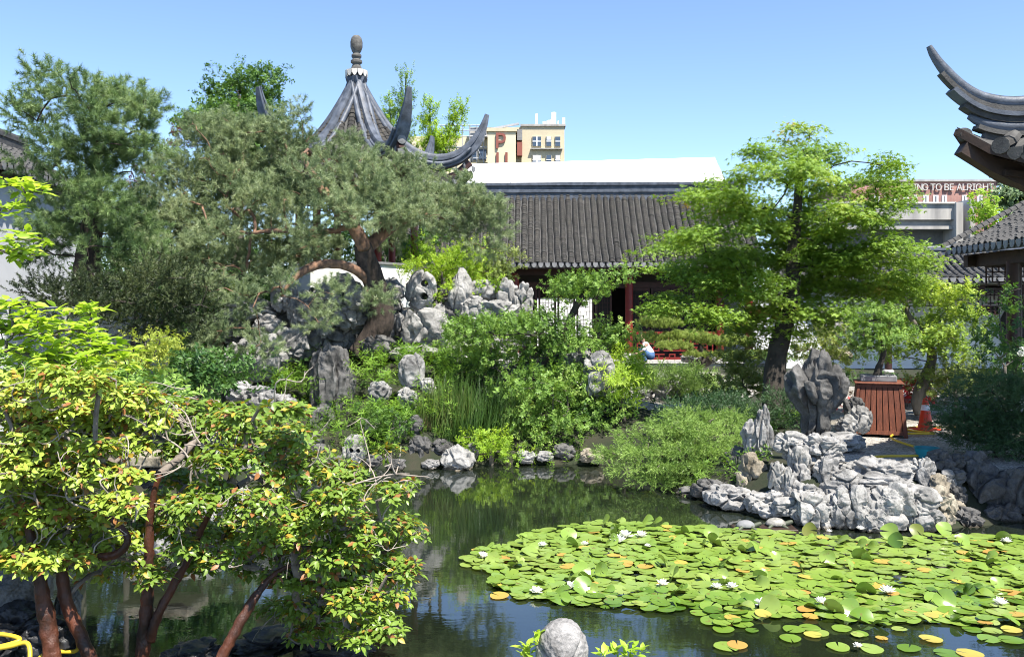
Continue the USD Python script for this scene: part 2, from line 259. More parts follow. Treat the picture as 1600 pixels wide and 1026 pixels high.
M['juniper_dark'] = leafmat('dark_juniper_leaf', [(0.018, 0.045, 0.018), (0.035, 0.075, 0.028), (0.055, 0.1, 0.04)], trans=0.2)
M['maple'] = leafmat('maple_leaf', [(0.0, (0.1, 0.18, 0.02)), (0.35, (0.165, 0.28, 0.03)), (0.65, (0.235, 0.36, 0.045)), (0.88, (0.32, 0.41, 0.06)), (0.94, (0.45, 0.35, 0.08)), (1.0, (0.46, 0.25, 0.08))], trans=0.4, patch=0.55, tint=(1.15, 1.15, 0.6), k=1.0)
M['green'] = leafmat('green_leaf', [(0.05, 0.1, 0.018), (0.1, 0.18, 0.03), (0.17, 0.27, 0.055), (0.25, 0.33, 0.09)], trans=0.35)
M['lime'] = leafmat('lime_leaf', [(0.13, 0.22, 0.02), (0.22, 0.33, 0.03), (0.32, 0.42, 0.05)], trans=0.45)
M['yellowish'] = leafmat('yellowish_leaf', [(0.14, 0.19, 0.03), (0.25, 0.3, 0.05), (0.38, 0.4, 0.09)], trans=0.4)
M['fresh'] = leafmat('fresh_leaf', [(0.1, 0.17, 0.03), (0.19, 0.27, 0.045), (0.29, 0.36, 0.07)], trans=0.4)
M['olive'] = leafmat('olive_leaf', [(0.08, 0.12, 0.025), (0.15, 0.19, 0.045), (0.22, 0.25, 0.07)], trans=0.3)
M['grey_green'] = leafmat('grey_green_leaf', [(0.06, 0.1, 0.045), (0.11, 0.16, 0.07), (0.17, 0.22, 0.11)], trans=0.3)
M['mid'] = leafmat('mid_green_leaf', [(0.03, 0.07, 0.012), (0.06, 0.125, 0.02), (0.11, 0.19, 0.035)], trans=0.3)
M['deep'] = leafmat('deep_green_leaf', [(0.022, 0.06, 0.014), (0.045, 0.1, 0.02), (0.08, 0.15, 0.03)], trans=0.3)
M['purple'] = leafmat('purple_leaf', [(0.07, 0.014, 0.02), (0.12, 0.025, 0.035), (0.17, 0.06, 0.06)], trans=0.3, tint=(1.3, 0.8, 0.8), k=1.0)
M['red_flower'] = leafmat('red_flower', [(0.5, 0.02, 0.03), (0.6, 0.05, 0.06), (0.1, 0.16, 0.03)], trans=0.3, tint=(1.1, 0.8, 0.8), k=1.0)
M['rhodo'] = leafmat('rhododendron_leaf', [(0.0, (0.1, 0.165, 0.024)), (0.45, (0.165, 0.25, 0.035)), (0.8, (0.25, 0.33, 0.05)), (1.0, (0.37, 0.41, 0.09))], trans=0.3, rough=0.38, patch=0.25, spec=0.5, k=1.28, spots=16.0)
M['rhodo_yellow'] = leafmat('yellow_rhododendron_leaf', [(0.42, 0.36, 0.04), (0.5, 0.33, 0.05), (0.45, 0.4, 0.06)], trans=0.35, tint=(1.2, 1.1, .5), patch=.2, k=1.0)
M['rhodo_brown'] = leafmat('withered_rhododendron_leaf', [(0.22, 0.12, 0.04), (0.36, 0.2, 0.06), (0.28, 0.12, 0.04)], trans=0.25, tint=(1.3, 0.9, 0.5), patch=.2, k=1.0)
M['grass'] = leafmat('bamboo_grass', [(0.07, 0.15, 0.015), (0.13, 0.24, 0.025), (0.21, 0.33, 0.05)], trans=0.4)
M['reed'] = leafmat('reed_leaf', [(0.02, 0.05, 0.01), (0.045, 0.1, 0.018), (0.08, 0.15, 0.028), (0.14, 0.17, 0.05)], trans=0.3, k=1.0)
M['dry_grass'] = leafmat('dry_grass', [(0.25, 0.2, 0.1), (0.33, 0.28, 0.14)], trans=0.3)
M['pad'] = leafmat('lily_pad', [(0.07, 0.145, 0.016), (0.13, 0.225, 0.026), (0.19, 0.29, 0.045), (0.27, 0.34, 0.08)], trans=0.1, rough=0.26, patch=0.3, spec=0.7, k=.92, spots=11.0)
M['pad_yellow'] = leafmat('yellow_lily_pad', [(0.42, 0.34, 0.06), (0.36, 0.2, 0.05), (0.34, 0.36, 0.07)], trans=0.1, rough=0.4, k=1.0)
M['pad_under'] = leafmat('lily_pad_underside', [(0.2, 0.17, 0.05), (0.17, 0.24, 0.04)], trans=0.3, rough=0.4, k=1.0)
M['petal'] = leafmat('white_petal', [(0.78, 0.78, 0.74), (0.82, 0.82, 0.8)], trans=0.3, tint=(1, 1, 0.95), k=1.0)
M['stamen'] = plain('yellow_stamen', (0.7, 0.45, 0.05), rough=0.7)
M['skin'] = plain('skin', (0.5, 0.3, 0.22), (0.46, 0.27, 0.2), rough=0.6)
M['shirt'] = plain('white_shirt', (0.75, 0.75, 0.76), (0.68, 0.68, 0.7), rough=0.9)
M['jeans'] = plain('blue_jeans', (0.06, 0.12, 0.24), (0.04, 0.09, 0.19), rough=0.9)
M['hair'] = plain('dark_hair', (0.03, 0.022, 0.018), rough=0.6)
M['shell'] = plain('turtle_shell', (0.3, 0.29, 0.26), (0.14, 0.13, 0.11), scale=18, rough=0.6, bump=0.3)
M['turtle_skin'] = plain('turtle_skin', (0.07, 0.08, 0.05), rough=0.6)

# ------------------------------------------------------------------ terrain and water
POND = np.array([(-3.6, 7.55), (-4.5, 8.3), (-5.4, 9.6), (-5.3, 11.4), (-4.7, 13), (-4.1, 15.4), (-3.2, 16.9), (-1.9, 16.3), (-.7, 16.8), (.2, 17.0), (2.0, 16.9), (2.3, 15.4), (2.9, 14.0),
                 (3.4, 12.9), (4.0, 12.2), (5.3, 11.9), (6.4, 12.2), (7.5, 12.7), (9.0, 11.2), (11, 9), (11, 6.2), (3, 6.3), (0, 6.5), (-1.2, 6.9), (-2.4, 7.3)])
POLY = Polygon(POND)
def pond_dist(x, y):
    """Distance to the shore, negative in the water."""
    a = POND; b = np.roll(POND, -1, 0); p = np.stack([x, y], -1)[..., None, :]
    ab = b - a; t = np.clip(((p - a) * ab).sum(-1) / (ab ** 2).sum(-1), 0, 1)
    d = np.linalg.norm(p - a - t[..., None] * ab, axis=-1).min(-1)
    return np.where(shapely.contains_xy(POLY, x, y), -d, d)
def sstep(x, a, b):
    t = np.clip((x - a) / (b - a), 0, 1); return t * t * (3 - 2 * t)
def height(x, y):
    x, y = np.asarray(x, float), np.asarray(y, float); d = pond_dist(x, y)
    n = fbm(np.stack([x * 0.8, y * 0.8, 0 * x], -1), 4, 5) - 0.5
    far = sstep(y, 28, 31)
    h = np.where(d < 0, -1.0 * sstep(-d, 0, 1.0) - 0.02, 0.05 + (0.5 - .28 * sstep(-y, -9, -7.5)) * sstep(d, 0.0, 0.8))
    land = sstep(d, 0.3, 2.0)
    mound = 1.45 * np.exp(-(((x + 3.3) / 4.2) ** 2 + ((y - 21.5) / 2.6) ** 2) ** 1.3)
    mound += 0.5 * np.exp(-((x - 1.5) / 2.2) ** 2 - ((y - 19.5) / 1.6) ** 2)
    flat = sstep(x, 2.6, 3.6) * sstep(y, 11, 12) * (1 - sstep(x, 14, 16))
    h = h + land * (mound + 0.22 * n * (1 - flat)) + far * 0.25 * land
    return h
def axis(lo, hi, step, far):
    near = np.arange(lo, hi, step); g = [step * 1.35 ** k for k in range(1, 28)]
    out = np.cumsum(g); out = out[out < far]
    return np.r_[(lo - out)[::-1], near, hi + np.r_[0, out]]
gx, gy = axis(-13, 13, 0.2, 900), axis(4.5, 30, 0.2, 900)
X, Y = np.meshgrid(gx, gy, indexing='ij')
Z = height(X, Y)
def grid_mesh(X, Y, Z):
    a, b = X.shape; i, j = np.meshgrid(np.arange(a - 1), np.arange(b - 1), indexing='ij')
    q = np.stack([i * b + j, (i + 1) * b + j, (i + 1) * b + j + 1, i * b + j + 1], -1).reshape(-1, 4)
    return np.stack([X, Y, Z], -1).reshape(-1, 3), np.vstack([q[:, [0, 1, 2]], q[:, [0, 2, 3]]])
obj('ground', grid_mesh(X, Y, Z), M['soil'], smooth=True, label='dark planted garden soil rising from the pond banks to a mound', kind='structure')
wx, wy = np.meshgrid(np.linspace(-7, 12, 40), np.linspace(5.8, 18, 30), indexing='ij')
obj('water', grid_mesh(wx, wy, 0 * wx), M['water'], smooth=True, label='still dark pond water mirroring rocks, trees and blue sky', kind='structure')
def path_sheet(name, poly, label, mt=None, z=0.012, step=0.15):
    pg = Polygon(poly); x0, y0, x1, y1 = pg.bounds
    tri, vs = trimesh.creation.triangulate_polygon(pg.segmentize(0.3), engine='earcut') if False else (None, None)
    xs, ys = np.meshgrid(np.arange(x0, x1 + step, step), np.arange(y0, y1 + step, step), indexing='ij')
    zz = np.maximum(height(xs, ys), 0.56) + z
    v, f = grid_mesh(xs, ys, zz); c = v[f].mean(1)
    f = f[shapely.contains_xy(pg, c[:, 0], c[:, 1])]
    obj(name, (v, f), mt or M['gravel'], smooth=True, label=label, kind='structure')
path_sheet('gravel_path', [(4.3, 13.0), (6.6, 12.9), (9.5, 14), (10.6, 20), (13, 27), (7, 27.5), (7.4, 22), (6.2, 18), (4.9, 15)], 'grey gravel path beside the planter and the traffic cone')
path_sheet('gravel_terrace', [(2.2, 18.6), (4.4, 18.8), (4.8, 21), (8, 27), (7, 30.4), (1.5, 30.4), (3.0, 24), (2.2, 20.5)], 'pale gravel terrace between the bright bush and the stone kerb')

# ------------------------------------------------------------------ roofs and buildings
def tile_row(path, side, r=0.1, course=0.15, seg=5, taper=0.84, jitter=0.0, rng=None):
    """A row of half-round cover tiles lapping up a slope; path runs from the eave to the ridge. Returns a list of tiles."""
    p = np.asarray(path, float); d = np.r_[0, np.cumsum(np.linalg.norm(np.diff(p, axis=0), axis=1))]
    n = max(1, int(round(d[-1] / course))); s = np.linspace(0, d[-1], n + 1)
    q = np.stack([np.interp(s, d, p[:, k]) for k in range(3)], 1); side = np.asarray(side, float)
    a = np.linspace(0, np.pi, seg + 1); out = []
    for k in range(n):
        A, B = q[k], q[k + 1]; t = B - A; t /= np.linalg.norm(t); up = np.cross(side, t)
        if up[2] < 0: up = -up
        B = B + t * 0.012
        rk = r * (1 + (rng.normal(0, jitter) if jitter else 0)); dz = up * (rng.normal(0, jitter * 0.05) if jitter else 0)
        ring = lambda c, rr, h=0.0: c + dz + rr * (np.cos(a)[:, None] * side + (np.sin(a)[:, None] * 1.0 + h) * up)
        v = np.vstack([ring(A, rk), ring(B, rk * taper), ring(A, rk * 0.8)])
        f = []
        for i in range(seg):
            m = seg + 1
            f += [[i, i + 1, m + i + 1], [i, m + i + 1, m + i], [i, 2 * m + i + 1, i + 1], [i, 2 * m + i, 2 * m + i + 1]]
        out.append((v, np.array(f)))
    return out
def drip(c, out, w, h, t=0.02):
    """A round-pointed pendant eave tile hanging at c, facing along out."""
    out = np.asarray(out, float); side = np.cross([0, 0, 1.0], out)
    pr = [(-w / 2, 0.02), (w / 2, 0.02), (w * 0.46, -h * 0.45), (w * 0.25, -h * 0.85), (0, -h), (-w * 0.25, -h * 0.85), (-w * 0.46, -h * 0.45)]
    v = [c + a * side + np.array([0, 0, b]) + out * o for o in (t, 0) for a, b in pr]; n = len(pr)
    f = [[0, k, k + 1] for k in range(1, n - 1)] + [[n, n + k + 1, n + k] for k in range(1, n - 1)]
    for k in range(n): f += [[k, n + k, (k + 1) % n], [(k + 1) % n, n + k, n + (k + 1) % n]]
    return np.array(v), np.array(f)
def slope_roof(par, A, B, upvec, rise, depth, pitch=0.25, sag=0.12, tile=None, course=0.15, r=0.105, each=False, drips=True, clip=None, rng=None):
    """A sloped tiled roof above the eave line A-B. upvec: level direction from eave to ridge."""
    A, B, u = np.asarray(A, float), np.asarray(B, float), np.asarray(upvec, float)
    L = np.linalg.norm(B - A); e = (B - A) / L; n = int(L / pitch); rng = rng or np.random.default_rng(3)
    s = np.linspace(0, 1, 14)
    prof = lambda: np.stack([s * depth, rise * s - sag * np.sin(np.pi * s) * rise ** 0.5], 1)
    pr = prof()
    deck = [A + e * x + u * a + np.array([0, 0, b - 0.035]) for x in (0, L) for a, b in pr]; m = len(pr)
    f = [[k, k + 1, m + k + 1] for k in range(m - 1)] + [[k, m + k + 1, m + k] for k in range(m - 1)]
    v = np.array(deck); v2 = v - [0, 0, 0.1]
    ff = np.vstack([f, np.array(f)[:, ::-1] + len(v), [[0, m, 2 * m + m], [0, 3 * m, 2 * m]]])
    obj('roof_deck', (np.vstack([v, v2]), ff), M['tile'], par)
    for k in range(n):
        o = A + e * ((k + 0.5) * L / n)
        path = [o + u * a + np.array([0, 0, b]) for a, b in pr]
        tiles = tile_row([q + u * rng.normal(0, .012) + np.array([0, 0, rng.normal(0, .01)]) + e * rng.normal(0, .008) for q in path], e, r * rng.uniform(.94, 1.05), course, jitter=0.05, rng=rng)
        if each: [obj('tile', t, M[['tile', 'tile_warm', 'tile'][rng.integers(3)]], par) for t in tiles]
        else: obj('tile_row', cat_m(tiles), tile or M['tile'], par)
        if drips and k < n - 0:
            obj('drip_tile', drip(A + e * ((k + 1) * L / n) - u * 0.02 + np.array([0, 0, 0.03]), -u, 0.19, 0.16), M['tile_light'], par)
    return pr
def ridge_profile(w, h):
    return [(-w * .5, 0), (w * .5, 0), (w * .5, h * .3), (w * .3, h * .34), (w * .3, h * .5), (w * .42, h * .53), (w * .42, h * .62), (w * .28, h * .66), (w * .28, h * .8), (w * .2, h * .95), (0, h), (-w * .2, h * .95), (-w * .28, h * .8), (-w * .28, h * .66), (-w * .42, h * .62), (-w * .42, h * .53), (-w * .3, h * .5), (-w * .3, h * .34), (-w * .5, h * .3)]
def column(par, x, y, z0, z1, r, mt, name='column', base=True):
    obj(name, lathe([(r, z0), (r, z1)], 16, (x, y, 0)), mt, par, smooth=40)
    if base: obj('column_base', lathe([(r * 1.5, z0 - 0.02), (r * 1.75, z0 + 0.08), (r * 1.6, z0 + 0.2), (r * 1.2, z0 + 0.26)], 16, (x, y, 0)), M['stone'], par, smooth=40)
def lattice(x0, x1, z0, z1, y, w, rows, cols, t=0.02, skip=0.18, seed=1):
    """Fretwork: bars on a grid with stretches left out, as in a stepped key pattern."""
    rg = random.Random(seed); parts = []; dx, dz = (x1 - x0) / cols, (z1 - z0) / rows
    for i in range(cols + 1):
        for j in range(rows):
            if i in (0, cols) or rg.random() > skip: parts.append(box(x0 + i * dx - w / 2, x0 + i * dx + w / 2, y - t, y, z0 + j * dz - w / 2, z0 + (j + 1) * dz + w / 2))
    for j in range(rows + 1):
        for i in range(cols):
            if j in (0, rows) or rg.random() > skip: parts.append(box(x0 + i * dx - w / 2, x0 + (i + 1) * dx + w / 2, y - t - 0.003, y + 0.003, z0 + j * dz - w / 2, z0 + j * dz + w / 2))
    return cat_m(parts)

def hall():
    p = thing('garden_hall', 'long dark-tiled hall with red columns behind the rockery', 'hall', (2, 34, 1.0))
    A, B = np.array([-5.5, 33.0, 4.58]), np.array([9.4, 32.7, 4.62]); e = (B - A) / np.linalg.norm(B - A); u = np.array([-e[1], e[0], 0])
    slope_roof(p, A, B, u, 2.95, 3.35, tile=M['tile_brown'], pitch=0.25, r=0.108, course=0.12)
    # back slope, ridge, gables
    rA, rB = A + u * 3.38 + [0, 0, 2.75], B + u * 3.38 + [0, 0, 2.75]
    obj('ridge', sweep([(-.2, 0), (.2, 0), (.2, .16), (.13, .18), (.13, .3), (.19, .32), (.19, .42), (.13, .45), (.13, .58), (.22, .6), (.22, .72), (-.22, .72), (-.22, .6), (-.13, .58), (-.13, .45), (-.19, .42), (-.19, .32), (-.13, .3), (-.13, .18), (-.2, .16)], [rA, (rA + rB) / 2, rB]), M['ridge'], p)
    v = np.array([rA + [0, 0, .1], rB + [0, 0, .1], B + u * 6.7, A + u * 6.7]); obj('back_slope', (np.vstack([v, v - [0, 0, .12]]), [[0, 1, 2], [0, 2, 3], [4, 6, 5], [4, 7, 6]]), M['tile'], p)
    for C, s in ((A, 1), (B, -1)):
        g = C + e * 0.3 * s; w = np.array([g + u * .6 - [0, 0, .5], g + u * 6.1 - [0, 0, .5], g + u * 3.38 + [0, 0, 2.6]]); o = e * 0.15 * s
        obj('gable', (np.vstack([w, w + o]), [[0, 1, 2], [3, 5, 4], [0, 3, 4], [0, 4, 1]]), M['white_wall'], p)
    def at(x, d, z): return A + e * (x - A[0]) + u * d + np.array([0, 0, z - A[2]])
    def bx(x0, x1, d0, d1, z0, z1):
        v, f = box(x0, x1, d0, d1, z0, z1); return np.array([at(a, b, 0) * [1, 1, 0] + [0, 0, c] for a, b, c in v]), f
    obj('eave_beam', bx(-5.3, 9.2, 0.95, 1.15, 4.25, 4.52), M['dark_wood'], p)
    obj('fascia', bx(-5.4, 9.3, 0.12, 0.17, 4.42, 4.56), M['dark_wood'], p)
    raf = obj('rafters', cat_m([bx(x, x + .08, 0.18, 2.2, 4.56, 4.64) for x in np.arange(-5.2, 9.1, .3)]), M['dark_wood'], p, kind='stuff')
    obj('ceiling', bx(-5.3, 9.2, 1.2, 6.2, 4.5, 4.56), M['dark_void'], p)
    for x in (-4.9, -1.9, 0.1, 4.45, 7.9, 9.0): column(p, *at(x, 1.05, 0)[:2], 1.0, 4.3, 0.15, M['red_wood'])
    obj('plinth', bx(-5.6, 9.5, 0.55, 7, 0.3, 0.995), M['stone'], p)
    obj('plinth_edge', bx(-5.65, 9.55, 0.45, 0.8, 0.9, 1.01), M['stone'], p)
    k = 0
    for x0, x1, op in ((-1.75, -.9, 0), (-.85, 0.0, 0), (0.25, .95, 0), (1.0, 1.7, 1), (1.75, 2.45, 1), (2.5, 3.2, 1), (3.25, 3.9, 0), (4.65, 5.4, 0), (5.45, 6.2, 0), (6.25, 7.0, 0), (7.05, 7.7, 0)):
        d = obj('door_leaf', cat_m([bx(x0, x0 + .07, 2.2, 2.27, 1.0, 3.75), bx(x1 - .07, x1, 2.2, 2.27, 1.0, 3.75), bx(x0 + .07, x1 - .07, 2.205, 2.265, 3.66, 3.75), bx(x0 + .07, x1 - .07, 2.205, 2.265, 1.0, 1.1), bx(x0 + .07, x1 - .07, 2.22, 2.25, 1.1, 1.75), bx(x0 + .07, x1 - .07, 2.205, 2.265, 1.75, 1.85)]), M['dark_wood'], p)
        lv, lf = lattice(x0 + .07, x1 - .07, 1.85, 3.66, 0, .018, 11, 5, skip=.22, seed=k); k += 1
        lv = np.array([at(a, 2.24 + b, 0) * [1, 1, 0] + [0, 0, c] for a, b, c in lv]); obj('lattice', (lv, lf), M['dark_wood'], d)
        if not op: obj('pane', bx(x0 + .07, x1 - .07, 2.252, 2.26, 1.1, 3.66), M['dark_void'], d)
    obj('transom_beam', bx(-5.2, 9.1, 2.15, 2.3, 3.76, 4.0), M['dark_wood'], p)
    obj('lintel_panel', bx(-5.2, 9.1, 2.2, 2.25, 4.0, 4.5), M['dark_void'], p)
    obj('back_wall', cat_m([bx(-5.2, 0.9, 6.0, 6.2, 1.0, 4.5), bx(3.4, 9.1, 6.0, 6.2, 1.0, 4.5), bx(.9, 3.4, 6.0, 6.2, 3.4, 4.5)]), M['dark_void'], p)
    for x in (-5.25, 8.95): obj('side_wall', bx(x, x + .2, 1.2, 6.2, 1.0, 4.5), M['white_wall'], p)
    # railing between the columns
    r = thing('hall_railing', 'red lacquered fretwork railing between the hall columns', 'railing', at(6.2, .9, 1.0))
    lv, lf = lattice(4.75, 7.6, 1.08, 1.62, 0, .045, 4, 14, t=.05, skip=.28, seed=5); lv = np.array([at(a, 1.0 + b, 0) * [1, 1, 0] + [0, 0, c] for a, b, c in lv]); obj('fretwork', (lv, lf), M['red_wood'], r)
    obj('top_rail', bx(4.62, 7.74, .92, 1.08, 1.98, 2.08), M['red_wood'], r)
    obj('bottom_rail', bx(4.62, 7.74, .95, 1.03, 1.0, 1.05), M['red_wood'], r)
    obj('back_slats', cat_m([bx(x, x + .05, .98, 1.02, 1.63, 1.98) for x in np.arange(4.8, 7.6, .28)]), M['red_wood'], r, kind='stuff')
hall()

def marquee():
    p = thing('marquee', 'long white tent roof rising behind the hall ridge', 'tent', (1.5, 50, 1))
    x0, x1 = -4.5, 11.2
    R0, R1 = np.array([-2.2, 49.5, 10.95]), np.array([11.1, 48.5, 11.15])
    pts = [np.array([-5.2, 45.0, 7.6]), np.array([11.5, 44.4, 7.8]), R1, R0, np.array([-5.2, 54, 7.6]), np.array([11.5, 53, 7.8])]
    def panel(a, b, c, d, n=24, m=10, sag=.12, seed=1):
        s, t = np.meshgrid(np.linspace(0, 1, n), np.linspace(0, 1, m), indexing='ij')
        q = (a * (1 - s[..., None]) + b * s[..., None]) * (1 - t[..., None]) + (d * (1 - s[..., None]) + c * s[..., None]) * t[..., None]
        q[..., 2] -= sag * np.abs(np.sin(np.pi * s * 4)) * 0 + sag * np.sin(np.pi * t); q[..., 2] += .05 * (fbm(np.stack([s * 9 + t * 5, t * 3, s * 0], -1), 3, seed) - .5)
        return grid_mesh(q[..., 0], q[..., 1], q[..., 2])
    obj('front_canopy', panel(pts[0], pts[1], R1, R0), M['tent'], p, smooth=True)
    obj('back_canopy', panel(pts[4], pts[5], R1, R0, seed=2), M['tent'], p, smooth=True)
    obj('left_canopy', panel(pts[4], pts[0], R0, R0 + [0, .01, 0], n=8), M['tent'], p, smooth=True)
    obj('gable_end', (np.array([pts[1], pts[5], R1]), [[0, 1, 2]]), M['tent'], p)
    for t in (.22, .5, .78):
        a, b = pts[0] * (1 - t) + pts[1] * t, R0 * (1 - t) + R1 * t; q = np.array([a * (1 - k) + b * k - [0, 0, .12 * math.sin(math.pi * k) - .03] for k in np.linspace(0, 1, 9)]); obj('seam', tube(q, .018, 5), M['grey_wall'], p)
    for x, y, z in ((-5.1, 45.1, 7.6), (11.4, 44.5, 7.8), (-5.1, 53.9, 7.6), (11.4, 52.9, 7.8), (3, 44.8, 7.65)): obj('pole', tube([(x, y, .4), (x, y, z)], .06, 8), M['white_metal'], p)
    obj('ridge_pole', tube([R0, R1], .05, 8), M['white_metal'], p)
marquee()

def pyramid_roof(par, C, n, phi0, R, zfun, lift, pitch=0.25, each_panel=(), r=0.105, tile='tile_brown', course=.15, lp=3.0, eb=1.0):
    """A pointed roof of n sides with eaves that sweep up to the corners."""
    C = np.asarray(C, float); apo = R * math.cos(math.pi / n); hw = R * math.sin(math.pi / n); rng = np.random.default_rng(5)
    for k in range(n):
        a = phi0 + (k + 0.5) * 2 * math.pi / n; u = np.array([math.cos(a), math.sin(a), 0]); e = np.array([-math.sin(a), math.cos(a), 0])
        def surf(o, d):
            ext = 1 + 0.10 * (abs(o) / hw) ** 3 * (d / apo) ** 2
            return C + u * d * ext + e * o * ext + np.array([0, 0, zfun(d / apo) + lift * (abs(o) / hw) ** lp * (d / apo) ** 3])
        dd = np.linspace(0.06, 1, 12); oo = np.linspace(-1, 1, 15)
        g = np.array([[surf(o * hw * t, apo * t) for o in oo] for t in dd])
        v, f = grid_mesh(g[..., 0], g[..., 1], g[..., 2] - .03)
        obj('roof_deck', (np.vstack([v, v - [0, 0, .08]]), np.vstack([f, f[:, ::-1] + len(v)])), M['tile'], par, smooth=True)
        edge = g[-1] - [0, 0, .1]; obj('eave_board', sweep([(-.03, -.09 * eb), (.03, -.09 * eb), (.03, .06), (-.03, .06)], edge), M['brown_wood'], par)
        gi = np.array([[surf(o * hw * t * .985, apo * t * .985) for o in oo] for t in dd]); sv, sf = grid_mesh(gi[..., 0], gi[..., 1], gi[..., 2] - .17)
        obj('soffit', (sv, sf), M['brown_wood'], par, smooth=True)
        m = int(2 * hw / pitch)
        for i in range(m):
            o = -hw + (i + .5) * 2 * hw / m; d0 = max(abs(o) / hw * apo + 0.05, 0.25)
            if apo - d0 < .12: continue
            path = [surf(o, d) for d in np.linspace(apo * 1.01, d0, 12)]
            tiles = tile_row(path, e, r, course, jitter=.03, rng=rng)
            if k in each_panel:
                for t in tiles: obj('tile', t, M[['tile', 'tile_warm', 'tile_brown'][rng.integers(3)]], par)
            else: obj('tile_row', cat_m(tiles), M[tile], par)
            obj('drip_tile', drip(surf(o + hw / m, apo * 1.015) + [0, 0, .02], u, .19, .15), M['tile_light'] if k not in each_panel else M['tile'], par)
            if k in each_panel: obj('tile_end', xf(lathe([(.001, 0), (r * .98, 0), (r * .98, .03), (.001, .03)], 12), np.array([e, np.cross(u, e), u]).T, surf(o, apo * 1.01) + u * .0 + [0, 0, .01]), M['tile'], par)
    return apo, hw

